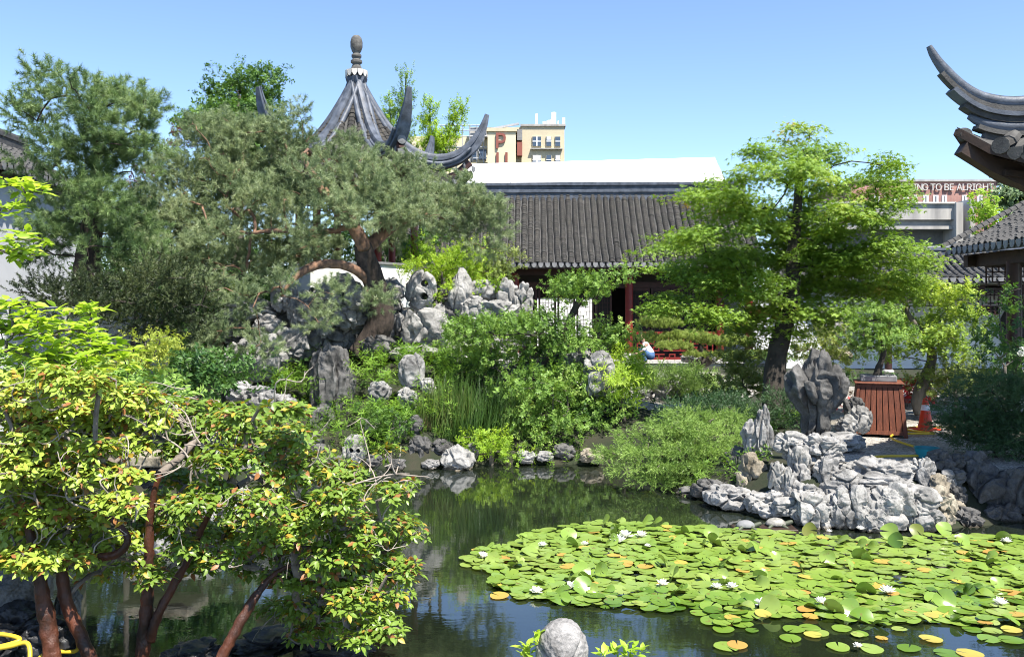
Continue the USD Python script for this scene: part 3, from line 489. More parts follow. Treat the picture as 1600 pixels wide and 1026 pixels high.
def pavilion():
    C = P(557, 480, 25.0) * [1, 1, 0]; p = thing('hexagonal_pavilion', 'hexagonal pavilion with pointed grey roof, round finial and upturned eaves', 'pavilion', (C[0], C[1], 2.0))
    zf = lambda t: 6.35 + 3.0 * max(0.0, 1 - t) ** 1.55 - .3 * max(0.0, t - 1)
    pyramid_roof(p, C, 6, 0.0, 2.95, zf, .55)
    prof = [(0.12, 9.62), (0.3, 9.25), (0.6, 8.72), (1.0, 8.13), (1.5, 7.62), (2.0, 7.36), (2.4, 7.32), (2.8, 7.42), (3.15, 7.68), (3.4, 8.0), (3.55, 8.28), (3.62, 8.45)]
    cu = curve(prof, 40)
    for k in range(6):
        a = k * math.pi / 3; u = np.array([math.cos(a), math.sin(a), 0])
        path = C + cu[:, :1] * u + np.array([[0, 0, z] for z in cu[:, 1]])
        s = np.array([-u[1], u[0], 0])
        w = np.interp(np.arange(40), [0, 26, 33, 39], [1, 1, .8, .3])
        pr = np.array(ridge_profile(.38, .42)) - [0, .42]
        v, f = sweep(pr, path, side=np.cross(u, [0, 0, 1.0])); v = v.reshape(40, -1, 3); v = path[:, None] + (v - path[:, None]) * w[:, None, None]
        rd = obj('hip_ridge', (v.reshape(-1, 3), f), M['ridge'], p, smooth=35)
        for off in (.19, -.19):      # the two rounded mouldings that flank each ridge
            q = path[:34] + s * off - [0, 0, .3]; obj('ridge_roll', tube(q, np.interp(np.arange(34), [0, 8, 33], [.05, .085, .05]), 8), M['ridge'], p, smooth=True)
        # under the swept corner: three scroll ends and the dark corner beam
        for i, (t, z) in enumerate(((3.22, 7.2), (3.02, 6.98), (2.82, 6.8))):
            c = C + u * t + [0, 0, z]; obj('scroll_tile', xf(lathe([(.001, 0), (.11, 0), (.12, .04), (.06, .06), (.001, .07)], 12), np.array([s, np.cross(u, s), u]).T, c), M['tile_light'], p, smooth=30)
        obj('corner_beam', sweep([(-.07, -.1), (.07, -.1), (.07, .1), (-.07, .1)], C + np.array([[u[0] * t, u[1] * t, z] for t, z in ((1.4, 6.4), (2.2, 6.5), (2.8, 6.72), (3.2, 7.08))])), M['dark_wood'], p)
    obj('finial', lathe([(.24, 9.45), (.22, 9.62), (.17, 9.75), (.25, 9.86), (.24, 9.93), (.18, 9.98), (.13, 10.1), (.105, 10.16), (.16, 10.2), (.16, 10.26), (.1, 10.31), (.14, 10.36), (.14, 10.42), (.09, 10.47), (.13, 10.52), (.17, 10.64), (.172, 10.78), (.14, 10.9), (.09, 10.96), (.01, 10.98)], 28, (C[0], C[1], -.62 + .3)), M['finial'], p, smooth=45)
    cr = []
    for k in range(12):
        a = k * math.pi / 6; u = np.array([math.cos(a), math.sin(a), 0]); cr.append(xf(drip(np.zeros(3), u, .15, .17, .03), None, C + u * .28 + [0, 0, 9.63]))
    obj('crown_collar', cat_m(cr), M['stone'], p)
    # columns, beams, parapet
    for k in range(6):
        a = k * math.pi / 3 ; column(p, C[0] + 1.62 * math.cos(a), C[1] + 1.62 * math.sin(a), 4.15, 6.5, .105, M['red_wood'], base=False)
        a2 = a + math.pi / 3; A = C + 1.62 * np.array([math.cos(a), math.sin(a), 0]); B = C + 1.62 * np.array([math.cos(a2), math.sin(a2), 0])
        obj('beam', bar(A + [0, 0, 6.3], B + [0, 0, 6.3], .14, .22), M['dark_wood'], p)
        obj('fretwork', cat_m([bar(A + [0, 0, 6.0 - .1 * j], B + [0, 0, 6.0 - .1 * j], .03, .03) for j in range(3)] + [bar(A + (B - A) * t + [0, 0, 5.79], A + (B - A) * t + [0, 0, 6.2], .03, .03) for t in np.linspace(.06, .94, 12)]), M['dark_wood'], p)
        A1, B1 = C + 1.86 * np.array([math.cos(a), math.sin(a), 0]), C + 1.86 * np.array([math.cos(a2), math.sin(a2), 0])
        n = (A1 + B1) / 2 - C; n[2] = 0; n /= np.linalg.norm(n)
        q = np.array([A1, B1, B1 - n * .2 * 1.0, A1 - n * .2]); q[2] = C + (B1 - C) * (1.66 / 1.86); q[3] = C + (A1 - C) * (1.66 / 1.86)
        v = np.vstack([q + [0, 0, 3.0], q + [0, 0, 4.13]]); f = [[0, 1, 5], [0, 5, 4], [1, 2, 6], [1, 6, 5], [2, 3, 7], [2, 7, 6], [3, 0, 4], [3, 4, 7], [4, 5, 6], [4, 6, 7]]
        obj('parapet', (v, f), M['white_wall'], p)
        q2 = np.array([C + (x - C) * 1.03 for x in (A1, B1)] + [C + (x - C) * .96 for x in (q[2], q[3])])
        v = np.vstack([q2 + [0, 0, 4.135], q2 + [0, 0, 4.2]]); obj('parapet_cap', (v, np.vstack([f, [[0, 2, 1], [0, 3, 2]]])), M['tile_light'], p)
        v = np.vstack([q2 + [0, 0, 2.0], q2 + [0, 0, 2.99]]); obj('foundation', (v, f), M['limestone_dark'], p)
    obj('wall_vent', box(C[0] + .72, C[0] + .92, C[1] - 1.64, C[1] - 1.60, 3.78, 3.9), M['finial'], p)
    a = np.arange(6) * math.pi / 3; v = np.stack([C[0] + 1.7 * np.cos(a), C[1] + 1.7 * np.sin(a), 0 * a + 3.2], 1); obj('floor', (v, [[0, k, k + 1] for k in range(1, 5)]), M['stone'], p)
pavilion()

def corner_pavilion():
    C = np.array([9.4, 12.0, 0]); R = 3.08
    p = thing('corner_pavilion', 'dark tiled pavilion corner with upswept eave tip at the right edge', 'pavilion', (C[0], C[1], .5))
    zf = lambda t: 4.92 + 2.3 * max(0.0, 1 - t) ** 1.2 - .5 * max(0.0, t - 1)
    pyramid_roof(p, C, 4, math.pi, R, zf, .55, each_panel=(0,), lp=5, eb=.5, r=.115, course=.2, tile='tile', pitch=.27)
    base = np.array([(8.9, 7.8), (8.3, 6.95), (7.6, 6.15), (7.2, 5.9), (6.9, 5.83), (6.6, 5.84), (6.3, 5.92), (6.03, 6.1), (5.82, 6.32), (5.66, 6.58)])
    for k in range(4):
        a = math.pi + k * math.pi / 2; u = np.array([math.cos(a), math.sin(a), 0]); s = np.array([-u[1], u[0], 0]); cu = curve(np.stack([9.42 - base[:, 0], base[:, 1]], 1), 44)
        def lay(dz, end, w, h, mt, start=0, name='ridge_layer', rr=None):
            q = cu[(cu[:, 0] < end)]; path = C + q[:, :1] * u + np.stack([0 * q[:, 0], 0 * q[:, 0], q[:, 1] - dz], 1)
            if rr: obj(name, tube(path, np.r_[np.full(len(path) - 4, rr), rr * .9, rr * .8, rr * .7, rr * .5], 10), mt, p, smooth=40)
            else: obj(name, sweep([(-w, -h), (w, -h), (w, h), (-w, h)], path, side=np.cross(u, [0, 0, 1.0])), mt, p)
        lay(.05, 3.9, 0, 0, M['ridge'], rr=.075, name='ridge_cap')
        lay(.15, 3.60, .06, .035, M['tile'])
        lay(.23, 3.50, .12, .03, M['ridge'])
        lay(.30, 3.38, .085, .04, M['tile'])
        lay(.39, 3.3, 0, 0, M['ridge'], rr=.085, name='ridge_roll')
        lay(.49, 3.2, .09, .03, M['tile']); lay(.58, 3.12, .05, .07, M['tile'], name='ridge_web')
        c = C + u * 3.28 + [0, 0, 5.33]
        obj('scroll_tile', xf(lathe([(.001, -.06), (.08, -.06), (.1, 0), (.08, .06), (.001, .06)], 14), np.array([u, [0, 0, 1.0], s]).T, c), M['tile'], p, smooth=30)
        obj('corner_beam', sweep([(-.1, -.14), (.1, -.14), (.1, .1), (-.1, .1)], C + np.array([[u[0] * t, u[1] * t, z] for t, z in ((1.2, 4.5), (2.2, 4.62), (2.9, 4.95), (3.3, 5.2))])), M['brown_wood'], p)
        q = C + u * 1.95; column(p, q[0], q[1], .56, 4.7, .14, M['dark_wood'])
        a2 = a + math.pi / 2; q2 = C + 1.95 * np.array([math.cos(a2), math.sin(a2), 0]); obj('beam', bar(q + [0, 0, 4.5], q2 + [0, 0, 4.5], .14, .26), M['dark_wood'], p)
        obj('rafters', cat_m([bar((q + (q2 - q) * t) + [0, 0, 4.72], (C + (q + (q2 - q) * t - C) * 1.5) + [0, 0, 4.8], .07, .08) for t in np.linspace(.04, .96, 11)]), M['brown_wood'], p, kind='stuff')
    obj('finial', lathe([(.3, 7.3), (.25, 7.9), (.16, 8.1), (.25, 8.3), (.2, 8.5), (.01, 8.6)], 20, C), M['finial'], p, smooth=40)
    obj('floor', box(C[0] - 2, C[0] + 2, C[1] - 2, C[1] + 2, .2, .57), M['stone'], p)
corner_pavilion()

def corridor():
    p = thing('side_corridor', 'tiled walkway roof on a dark red post at the right edge', 'corridor', (11.5, 20, .6))
    A, B = np.array([10.9, 22.3, 4.42]), np.array([10.9, 15.5, 4.42])
    slope_roof(p, A, B, [1, 0, 0], 1.25, 2.2, tile=M['tile'], pitch=.25, course=.16)
    obj('ridge', sweep(ridge_profile(.3, .35), [(13.1, 22.3, 5.6), (13.1, 15.5, 5.6)]), M['ridge'], p)
    v = np.array([(13.1, 22.3, 5.65), (13.1, 15.5, 5.65), (15.3, 15.5, 4.4), (15.3, 22.3, 4.4)]); obj('back_slope', (np.vstack([v, v - [0, 0, .1]]), [[0, 1, 2], [0, 2, 3], [4, 6, 5], [4, 7, 6]]), M['tile'], p)
    obj('rake_tiles', cat_m(tile_row([(10.85, 22.32, 4.5), (13.1, 22.32, 5.7)], [0, 1, 0], .11, .16)), M['tile'], p)
    obj('eave_beam', box(11.3, 11.5, 15.6, 22.2, 4.0, 4.3), M['brown_wood'], p)
    obj('end_beam', box(11.1, 14.9, 21.6, 21.8, 4.0, 4.25), M['brown_wood'], p)
    obj('rafters', cat_m([bar((10.95, y, 4.33), (12.6, y, 5.2), .07, .08) for y in np.arange(15.7, 22.2, .3)]), M['brown_wood'], p, kind='stuff')
    for y in (16.0, 20.2): column(p, 11.4, y, .6, 4.05, .135, M['dark_wood'])
    column(p, 14.6, 21.7, .6, 4.05, .135, M['dark_wood']); column(p, 12.35, 21.7, .6, 4.05, .11, M['dark_wood'])
    fr = lattice(11.6, 14.4, 3.5, 3.98, 21.72, .03, 4, 18, t=.03, skip=.35, seed=3); obj('fretwork', fr, M['dark_wood'], p)
    obj('drop_fretwork', cat_m([lattice(11.6, 12.0, 3.1, 3.5, 21.72, .03, 4, 4, t=.03, skip=.35, seed=4)]), M['dark_wood'], p)
corridor()

def gallery():
    p = thing('roofed_gallery', 'low tiled gallery with white wall and dark hanging fretwork on the right', 'gallery', (15, 31, .7))
    slope_roof(p, (12.6, 30.2, 3.95), (22, 29.2, 3.95), (0.106, 0.994, 0), 1.05, 2.4, tile=M['tile'], pitch=.25, course=.16, drips=True)
    obj('ridge', sweep(ridge_profile(.35, .4), [(12.6, 32.6, 4.85), (22.4, 31.6, 4.85)]), M['ridge'], p)
    slope_roof(p, (9.2, 27.6 + 4.6, 4.0), (12.9, 27.6 + 2.9, 3.98), (.42, .907, 0), 1.2, 2.6, tile=M['tile'], pitch=.25, course=.16)
    obj('eave_beam', box(12.4, 22, 30.55, 30.75, 3.5, 3.78), M['dark_wood'], p)
    obj('wall', box(9.5, 22, 32.0, 32.25, .5, 3.9), M['white_wall'], p)
    fr = lattice(13.0, 21.4, 3.05, 3.48, 30.6, .035, 4, 60, t=.03, skip=.33, seed=8); obj('fretwork', fr, M['dark_wood'], p)
    obj('drop_fretwork', cat_m([lattice(13.2, 13.6, 2.6, 3.05, 30.6, .03, 4, 4, t=.03, skip=.3, seed=k) for k in range(2)]), M['dark_wood'], p)
    for x in (13.0, 17.5, 21.5): column(p, x, 30.65, .6, 3.5, .12, M['dark_wood'])
    a = np.linspace(0, 2 * np.pi, 33)
    mg = cat_m([xf(lathe([(.95, 0), (1.1, 0), (1.1, .06), (.95, .06)], 40), np.array([[1, 0, 0], [0, 0, -1], [0, 1, 0]]), (18.65, 32.0, 2.2)), xf(lathe([(.001, 0), (.95, 0), (.95, .012), (.001, .012)], 40), np.array([[1, 0, 0], [0, 0, -1], [0, 1, 0]]), (18.65, 31.99, 2.2))])
    obj('moon_gate', mg, M['dark_void'], p, smooth=30)
    lt = thing('hanging_lantern', 'small dark wooden lantern frame hanging under the gallery eave', 'lantern', (16.3, 30.5, 3.0))
    obj('frame', lattice(16.0, 16.6, 2.75, 3.02, 30.5, .03, 2, 4, t=.3, skip=0, seed=1), M['dark_wood'], lt); obj('cap', box(15.95, 16.65, 30.15, 30.55, 3.03, 3.07), M['dark_wood'], lt)
gallery()

def left_house():
    p = thing('left_garden_house', 'pale plastered wall with dark tiled roof at the left edge', 'house', (-12.5, 20, .6))
    A, B = np.array([-11.35, 12.0, 6.35]), np.array([-12.4, 27.5, 6.35]); e = (B - A) / np.linalg.norm(B - A); u = np.array([-e[1], e[0], 0])
    slope_roof(p, A, B, u, 1.4, 2.6, tile=M['tile'], pitch=.3)
    obj('ridge', sweep(ridge_profile(.35, .5), [A + u * 2.6 + [0, 0, 1.35], B + u * 2.6 + [0, 0, 1.35]]), M['tile'], p)
    q = np.array([A - u * -.35, B - u * -.35, B + u * .6, A + u * .6]); q[:, 2] = 0
    f = [[0, 1, 5], [0, 5, 4], [1, 2, 6], [1, 6, 5], [2, 3, 7], [2, 7, 6], [3, 0, 4], [3, 4, 7], [4, 5, 6], [4, 6, 7]]
    obj('wall', (np.vstack([q, q + [0, 0, 6.25]]), f), M['grey_wall'], p)
    obj('eave_beam', bar(A + u * .3 + [0, 0, -.12], B + u * .3 + [0, 0, -.12], .16, .24), M['dark_wood'], p)
    c = A + e * 7.4 + u * .33; w = obj('window', cat_m([bar(c + e * a + [0, 0, z0 - c[2]], c + e * b + [0, 0, z1 - c[2]], .06, .06) for a, b, z0, z1 in ((-.6, -.6, 4.4, 5.4), (.6, .6, 4.4, 5.4), (-.6, .6, 4.4, 4.4), (-.6, .6, 5.4, 5.4), (-.2, -.2, 4.4, 5.4), (.2, .2, 4.4, 5.4), (-.6, .6, 4.9, 4.9))]), M['dark_wood'], p)
    obj('pane', (np.array([c + e * -.58 + [0, 0, 4.42 - c[2]], c + e * .58 + [0, 0, 4.42 - c[2]], c + e * .58 + [0, 0, 5.38 - c[2]], c + e * -.58 + [0, 0, 5.38 - c[2]]]), [[0, 1, 2], [0, 2, 3]]), M['dark_void'], w)
    w2 = thing('low_garden_wall', 'low pale wall with tiled coping below the left pine', 'wall', (-10.5, 18, .6))
    W0, W1 = np.array([-10.6, 13, .3]), np.array([-9.2, 23, .3]); d = (W1 - W0) / np.linalg.norm(W1 - W0)
    obj('wall', bar(W0 + [0, 0, 1.35], W1 + [0, 0, 1.35], .25, 2.7), M['grey_wall'], w2)
    for k in range(int(10 / .3)): obj('coping_tile', cat_m(tile_row([W0 + d * .3 * k + [0.22, 0, 2.72], W0 + d * .3 * k + [0, 0, 2.82], W0 + d * .3 * k + [-.22, 0, 2.72]], d, .12, .6)), M['tile'], w2)
left_house()

def garden_wall():
    p = thing('back_garden_wall', 'white boundary wall glimpsed through the hall windows', 'wall', (2, 43.5, .5))
    obj('wall', box(-2, 34, 43.4, 43.7, .3, 3.6), M['white_wall'], p)
    obj('coping', box(-2.1, 34, 43.3, 43.8, 3.605, 3.75), M['tile'], p)
garden_wall()

def far_building():
    D = 110.0; c = lambda px, py, d=D: P(px, py, d)
    p = thing('buff_apartment_block', 'old buff apartment block with a vertical painted sign above the tent', 'building', (c(790, 480)[0], D, .3))
    def slab(x0, x1, y0, y1, d0, d1, mt, name, ytop=None):
        a, b = c(x0, y0, d0), c(x1, y1, d0); return obj(name, box(a[0], b[0], d0, d1, b[2] if y1 < 480 else .3, a[2]), mt, p)
    slab(815, 882, 196, 500, 110, 128, M['buff'], 'wall'); slab(782, 815, 199, 500, 110.5, 128, M['buff'], 'wall')
    slab(640, 782, 213, 500, 112, 128, M['cream'], 'wall')
    slab(733, 782, 199, 214, 111, 120, M['concrete'], 'penthouse')
    sg = slab(762, 806, 205, 500, 108.6, 110.4, M['cream'], 'sign_panel')
    slab(760, 808, 200, 205, 108.4, 110.3, M['buff'], 'sign_top')
    slab(813, 884, 194, 197, 109.8, 112, M['concrete'], 'parapet')
    for px, py, ch in ((772.5, 231.5, 'P'), (773, 262, 'U')):
        a = c(px, py, 108.5); t = text_mesh(ch, S(23, 108.5), .14, bold=True); obj('letter', xf((t.vertices, t.faces), np.array([[1, 0, 0], [0, 0, -1], [0, 1, 0]]) @ np.diag([.92, 1, 1]), a), M['sign_red'], sg)
    # old window signs beside the panel
    slab(808, 816, 222, 243, 109.3, 110.4, M['sign_red'], 'side_sign')
    slab(808, 816, 202, 219, 109.3, 110.4, M['tile_light'], 'side_sign')
    for (x0, x1) in ((831.5, 846), (853, 862), (867, 876)):
        for (y0, y1) in ((213, 229), (242, 258)):
            w = slab(x0, x1, y0, y1, 109.85, 110.2, M['buff'], 'window'); a, b = c(x0 + .7, y0 + .7, 109.84), c(x1 - .7, y1 - .7, 109.84)
            obj('pane', box(a[0], b[0], 109.80, 109.9, b[2], a[2]), M['glass'], w)
            if (int(x0) + int(y0)) % 3: obj('blind', box(a[0] + .05, b[0] - .05, 109.78, 109.85, a[2] - (a[2] - b[2]) * (.35 + .3 * ((int(x0) * 7 + int(y0)) % 2)), a[2]), M['grey_wall'], w)
            m = [box(a[0], b[0], 109.74, 109.82, (a[2] + b[2]) / 2 - .05, (a[2] + b[2]) / 2 + .05)]
            if x1 - x0 > 12: m.append(box((a[0] + b[0]) / 2 - .07, (a[0] + b[0]) / 2 + .07, 109.72, 109.81, b[2], a[2]))
            obj('glazing_bar', cat_m(m), M['white_metal'], w)
    for y in (231.5, 260): slab(829, 879, y, y + 1.4, 109.5, 110.2, M['concrete'], 'sill')
    for (x0, x1) in ((737, 746), (748, 760)):
        w = slab(x0, x1, 233, 250, 111.9, 112.2, M['grey_metal'], 'window'); a, b = c(x0 + .7, 234, 111.8), c(x1 - .7, 249, 111.8); obj('pane', box(a[0], b[0], 111.8, 111.95, b[2], a[2]), M['glass'], w)
    an = [tube([c(x, y0, 112), c(x, y1, 112)], r, 6) for x, y0, y1, r in ((838, 197, 178, .18), (865, 197, 176, .35), (872, 197, 189, .1), (856, 197, 189, .2), (850, 197, 190, .2), (880.5, 197, 184, .22), (860, 194, 188, .3))]
    for k, a in enumerate(an): obj('antenna', a, M['white_metal'], p)
    sc = thing('scaffold', 'thin grey scaffolding on the roof left of the painted sign', 'scaffold', c(720, 213, 111))
    pp = []
    for x in np.arange(690, 762, 11): pp.append(tube([c(x, 195, 110.8), c(x, 262, 110.8)], .06, 5))
    for y in (196, 204, 213, 230, 247): pp.append(tube([c(686, y, 110.8), c(761, y, 110.8)], .06, 5))
    pp.append(tube([c(700, 262, 110.8), c(712, 213, 110.8)], .05, 5)); pp.append(tube([c(745, 230, 110.8), c(760, 262, 110.8)], .05, 5))
    for t in pp: obj('pole', t, M['grey_metal'], sc)
    bm = thing('roof_crane_arm', 'thin grey metal arm slanting over the painted sign top', 'crane arm', c(780, 200, 109)); obj('arm', bar(c(758, 203.5, 109), c(811, 193.5, 109), .25, .25), M['grey_metal'], bm); obj('lower_arm', bar(c(770, 204, 109), c(806, 201.5, 109), .2, .3), M['grey_metal'], bm)
far_building()

def brick_building():
    D = 90.0; p = thing('brick_warehouse', 'red brick building with raised pale capital letters along its top', 'building', (P(1450, 480, D)[0], D, .3))
    a, b = P(1330, 284, D), P(1557, 480, D)
    obj('wall', box(a[0], b[0], D, D + 12, .3, a[2]), M['brick'], p)
    obj('coping', box(a[0] - .2, b[0] + .2, D - .2, D + 12.2, a[2] + .003, a[2] + .2), M['concrete'], p)
    for ch, x in zip('GOINGTOBEALRIGHT', (1410, 1419.5, 1429.5, 1436.5, 1445, 1457, 1466, 1478.5, 1486.5, 1498.5, 1506.5, 1514, 1521, 1528.5, 1539, 1548)):
        m = text_mesh(ch, S(10.2, D), .12); v = np.array(m.vertices); v[:, 0] -= (v[:, 0].min() + v[:, 0].max()) / 2
        obj('letter', xf((v, m.faces), np.array([[1, 0, 0], [0, 0, -1], [0, 1, 0]]), P(x, 297.6, D - .1)), M['stone'], p)
    for x0 in (1366, 1382, 1396, 1411.5, 1425, 1442.5, 1458, 1471.5, 1503, 1527):
        u, w = P(x0, 305, D - .02), P(x0 + 8, 322, D - .02); f = obj('window', box(u[0], w[0], D - .06, D + .1, w[2], u[2]), M['white_metal'], p)
        u2, w2 = P(x0 + 1, 306, D - .02), P(x0 + 7, 322, D - .02); obj('glazing_bar', box((u2[0] + w2[0]) / 2 - .06, (u2[0] + w2[0]) / 2 + .06, D - .1, D - .05, w2[2], u2[2]), M['tile_light'], f)
    ch = thing('roof_vent_pipes', 'two dark forked vent pipes on the brick roof', 'vent', P(1565, 284, D + 2))
    for px in (1559, 1571, 1574): obj('pipe', tube([P(px, 290, D + 1), P(px, 272 if px < 1570 else 268, D + 1)], .25, 8), M['dark_void'], ch)
brick_building()

def concrete_block():
    D = 58.0; c = lambda x, y, d=D: P(x, y, d); p = thing('concrete_parking_deck', 'grey streaked concrete parapet and beam below the brick building', 'concrete structure', (c(1430, 480)[0], D, .3))
    def slab(x0, x1, y0, y1, d0, d1, mt, name):
        a, b = c(x0, y0, d0), c(x1, y1, d0); obj(name, box(a[0], b[0], d0, d1, b[2] if y1 < 470 else .3, a[2]), mt, p)
    slab(1290, 1494, 318, 343, D, D + 8, M['concrete'], 'parapet'); slab(1290, 1494, 315.5, 318, D - .15, D + 8.2, M['stone'], 'coping')
    slab(1290, 1494, 343.2, 353, D + .5, D + 8, M['grey_metal'], 'beam'); slab(1290, 1494, 353, 358, D + .1, D + 8, M['concrete'], 'ledge')
    slab(1290, 1500, 358, 500, D + 1.5, D + 8, M['tile_light'], 'lower_wall')
    slab(1494.2, 1505, 316, 500, D - .3, D + 8, M['concrete'], 'pier'); slab(1505.2, 1516, 314, 500, D + .6, D + 4, M['tile'], 'recess'); slab(1516.2, 1524, 311, 500, D - .4, D + 8, M['concrete'], 'pier')
concrete_block()

# ------------------------------------------------------------------ foliage tools
def leaf(L, W, droop=0.15, fold=0.2, st=3):
    """A leaf along +x, its face up: st stations along the midrib."""
    t = np.linspace(0, 1, st + 1); w = W / 2 * np.sin(np.pi * t ** 0.85) ** 0.8; v, f = [], []
    for k in range(st + 1):
        z = -droop * L * t[k] ** 2; x = L * t[k]
        if k in (0, st): v.append([x, 0, z])
        else: v += [[x, -w[k], z + fold * w[k]], [x, 0, z], [x, w[k], z + fold * w[k]]]
    idx = [[0]] + [[1 + 3 * k, 2 + 3 * k, 3 + 3 * k] for k in range(st - 1)] + [[len(v) - 1]]
    a = idx[1]; f += [[0, a[0], a[1]], [0, a[1], a[2]]]
    for k in range(1, st - 1):
        a, b = idx[k], idx[k + 1]; f += [[a[0], b[0], b[1]], [a[0], b[1], a[1]], [a[1], b[1], b[2]], [a[1], b[2], a[2]]]
    a = idx[st - 1]; e = idx[st][0]; f += [[a[0], e, a[1]], [a[1], e, a[2]]]
    return np.array(v, float), np.array(f)
def basis_x(d, up):
    d = d / np.linalg.norm(d, axis=-1, keepdims=True); y = np.cross(up, d); y /= np.linalg.norm(y, axis=-1, keepdims=True) + 1e-9
    return np.stack([d, y, np.cross(d, y)], -1)            # columns: along, across, normal
def basis_z(d, rng):
    d = d / np.linalg.norm(d, axis=-1, keepdims=True); r = rng.normal(size=d.shape); x = np.cross(d, r); x /= np.linalg.norm(x, axis=-1, keepdims=True) + 1e-9
    return np.stack([x, np.cross(d, x), d], -1)
def many(v, f, R, t, s):
    n = len(t); V = np.einsum('nij,vj->nvi', R, v) * np.asarray(s).reshape(-1, 1, 1) + t[:, None]
    return V.reshape(-1, 3), (f[None] + (np.arange(n) * len(v))[:, None, None]).reshape(-1, 3)
def sprig_leafy(n, L, W, length, seed, spread=0.9, flat=0.6, st=2):
    """A twig along +z with leaves set round it."""
    rg = np.random.default_rng(seed); t = rg.uniform(.15, 1, n); a = rg.uniform(0, 2 * np.pi, n)
    d = np.stack([np.cos(a) * spread, np.sin(a) * spread, rg.uniform(.1, .9, n)], 1); up = np.tile([0, 0, 1.0], (n, 1)) + rg.normal(0, .35, (n, 3)) + np.stack([np.cos(a), np.sin(a), 0 * a], 1) * -.3
    pos = np.stack([0 * t, 0 * t, t * length], 1) + rg.normal(0, length * .06, (n, 3))
    v, f = leaf(L, W, .2, .25, st); V, Fc = many(v, f, basis_x(d, up), pos, rg.uniform(.7, 1.15, n))
    return V, Fc
def sprig_pine(n, L, w, length, seed, fwd=.55):
    rg = np.random.default_rng(seed); t = rg.uniform(0, 1, n) ** .8; a = rg.uniform(0, 2 * np.pi, n)
    d = np.stack([np.cos(a), np.sin(a), rg.uniform(fwd - .3, fwd + .5, n)], 1); d /= np.linalg.norm(d, axis=1, keepdims=True)
    b = np.stack([0 * t, 0 * t, t * length], 1); l = L * rg.uniform(.7, 1.15, n); s = np.cross(d, rg.normal(size=(n, 3))); s /= np.linalg.norm(s, axis=1, keepdims=True)
    v = np.stack([b - s * w / 2, b + s * w / 2, b + d * l[:, None]], 1).reshape(-1, 3); f = np.arange(3 * n).reshape(-1, 3)
    return v, f
def sprig_maple(n, r, size, seed):
    """A flat spray of five-lobed leaves in the xy plane."""
    rg = np.random.default_rng(seed); k = 5; a = np.linspace(-2.2, 2.2, k); tips = np.stack([np.cos(a), np.sin(a), 0 * a], 1) * np.array([.75, .95, 1.1, .95, .75])[:, None]; tips[:, 2] = -.18
    an = (a[:-1] + a[1:]) / 2; no = np.stack([np.cos(an), np.sin(an), 0 * an], 1) * .36
    v = np.vstack([[[-.12, 0, 0]], tips, no]); f = []
    for i in range(k):
        l = 1 + k + i - 1 if i > 0 else 0; rr = 1 + k + i if i < k - 1 else 0
        if i == 0: f += [[0, 1, 1 + k]]
        elif i == k - 1: f += [[0, 1 + k + i - 1, 1 + i]]
        else: f += [[0, l, 1 + i], [0, 1 + i, rr]]
    th = rg.uniform(0, 2 * np.pi, n); rad = r * np.sqrt(rg.uniform(0.02, 1, n)); pos = np.stack([rad * np.cos(th), rad * np.sin(th), -.25 * rad ** 2 / r + rg.normal(0, .03, n)], 1)
    d = np.stack([np.cos(th), np.sin(th), -.25 + rg.normal(0, .25, n)], 1) + rg.normal(0, .35, (n, 3)) * [1, 1, .4]; up = np.tile([0, 0, 1.0], (n, 1)) + rg.normal(0, .3, (n, 3))
    return many(v, np.array(f), basis_x(d, up), pos, size * rg.uniform(.7, 1.2, n))
def sprig_juniper(n, length, seed, w=.011, L=.05):
    rg = np.random.default_rng(seed); v, f = [], []
    for k in range(5):
        b = rg.normal(0, .5, 3) * [1, 1, .3] + [0, 0, 1]; b /= np.linalg.norm(b); o = rg.uniform(0, .35) * np.array([0, 0, length]); m = n // 5
        t = rg.uniform(0, 1, m); p = o + b * (t * length * .75)[:, None]; d = b + rg.normal(0, .55, (m, 3)); d /= np.linalg.norm(d, axis=1, keepdims=True); s = np.cross(d, rg.normal(size=(m, 3))); s /= np.linalg.norm(s, axis=1, keepdims=True)
        l = L * rg.uniform(.6, 1.2, m)[:, None]; q = len(v) and sum(len(x) for x in v)
        vv = np.stack([p - s * w / 2, p + s * w / 2, p + d * l], 1).reshape(-1, 3); f.append(np.arange(3 * m).reshape(-1, 3) + (q or 0)); v.append(vv)
    return np.vstack(v), np.vstack(f)
def sprig_grass(n, L, w, spread, seed, bend=.5):
    rg = np.random.default_rng(seed); vs, fs = [], []
    for k in range(n):
        a = rg.uniform(0, 2 * np.pi); l = L * rg.uniform(.55, 1.1); o = rg.normal(0, spread, 2); lean = rg.uniform(.1, 1) * bend; u = np.array([math.cos(a), math.sin(a), 0]); s = np.array([-u[1], u[0], 0])
        t = np.linspace(0, 1, 5); c = np.array([[o[0], o[1], 0]]) + u * (lean * l * t ** 2)[:, None] + np.array([0, 0, 1.0]) * (l * (t - .35 * lean * t ** 2))[:, None]; ww = w * np.array([.7, 1, .9, .6, 0])[:, None] / 2
        v = np.vstack([c - s * ww, c + s * ww]); b = 5 * 2 * k
        fs += [[b + i, b + i + 1, b + 6 + i] for i in range(4)] + [[b + i, b + 6 + i, b + 5 + i] for i in range(4)]; vs.append(v)
    return np.vstack(vs), np.array(fs)
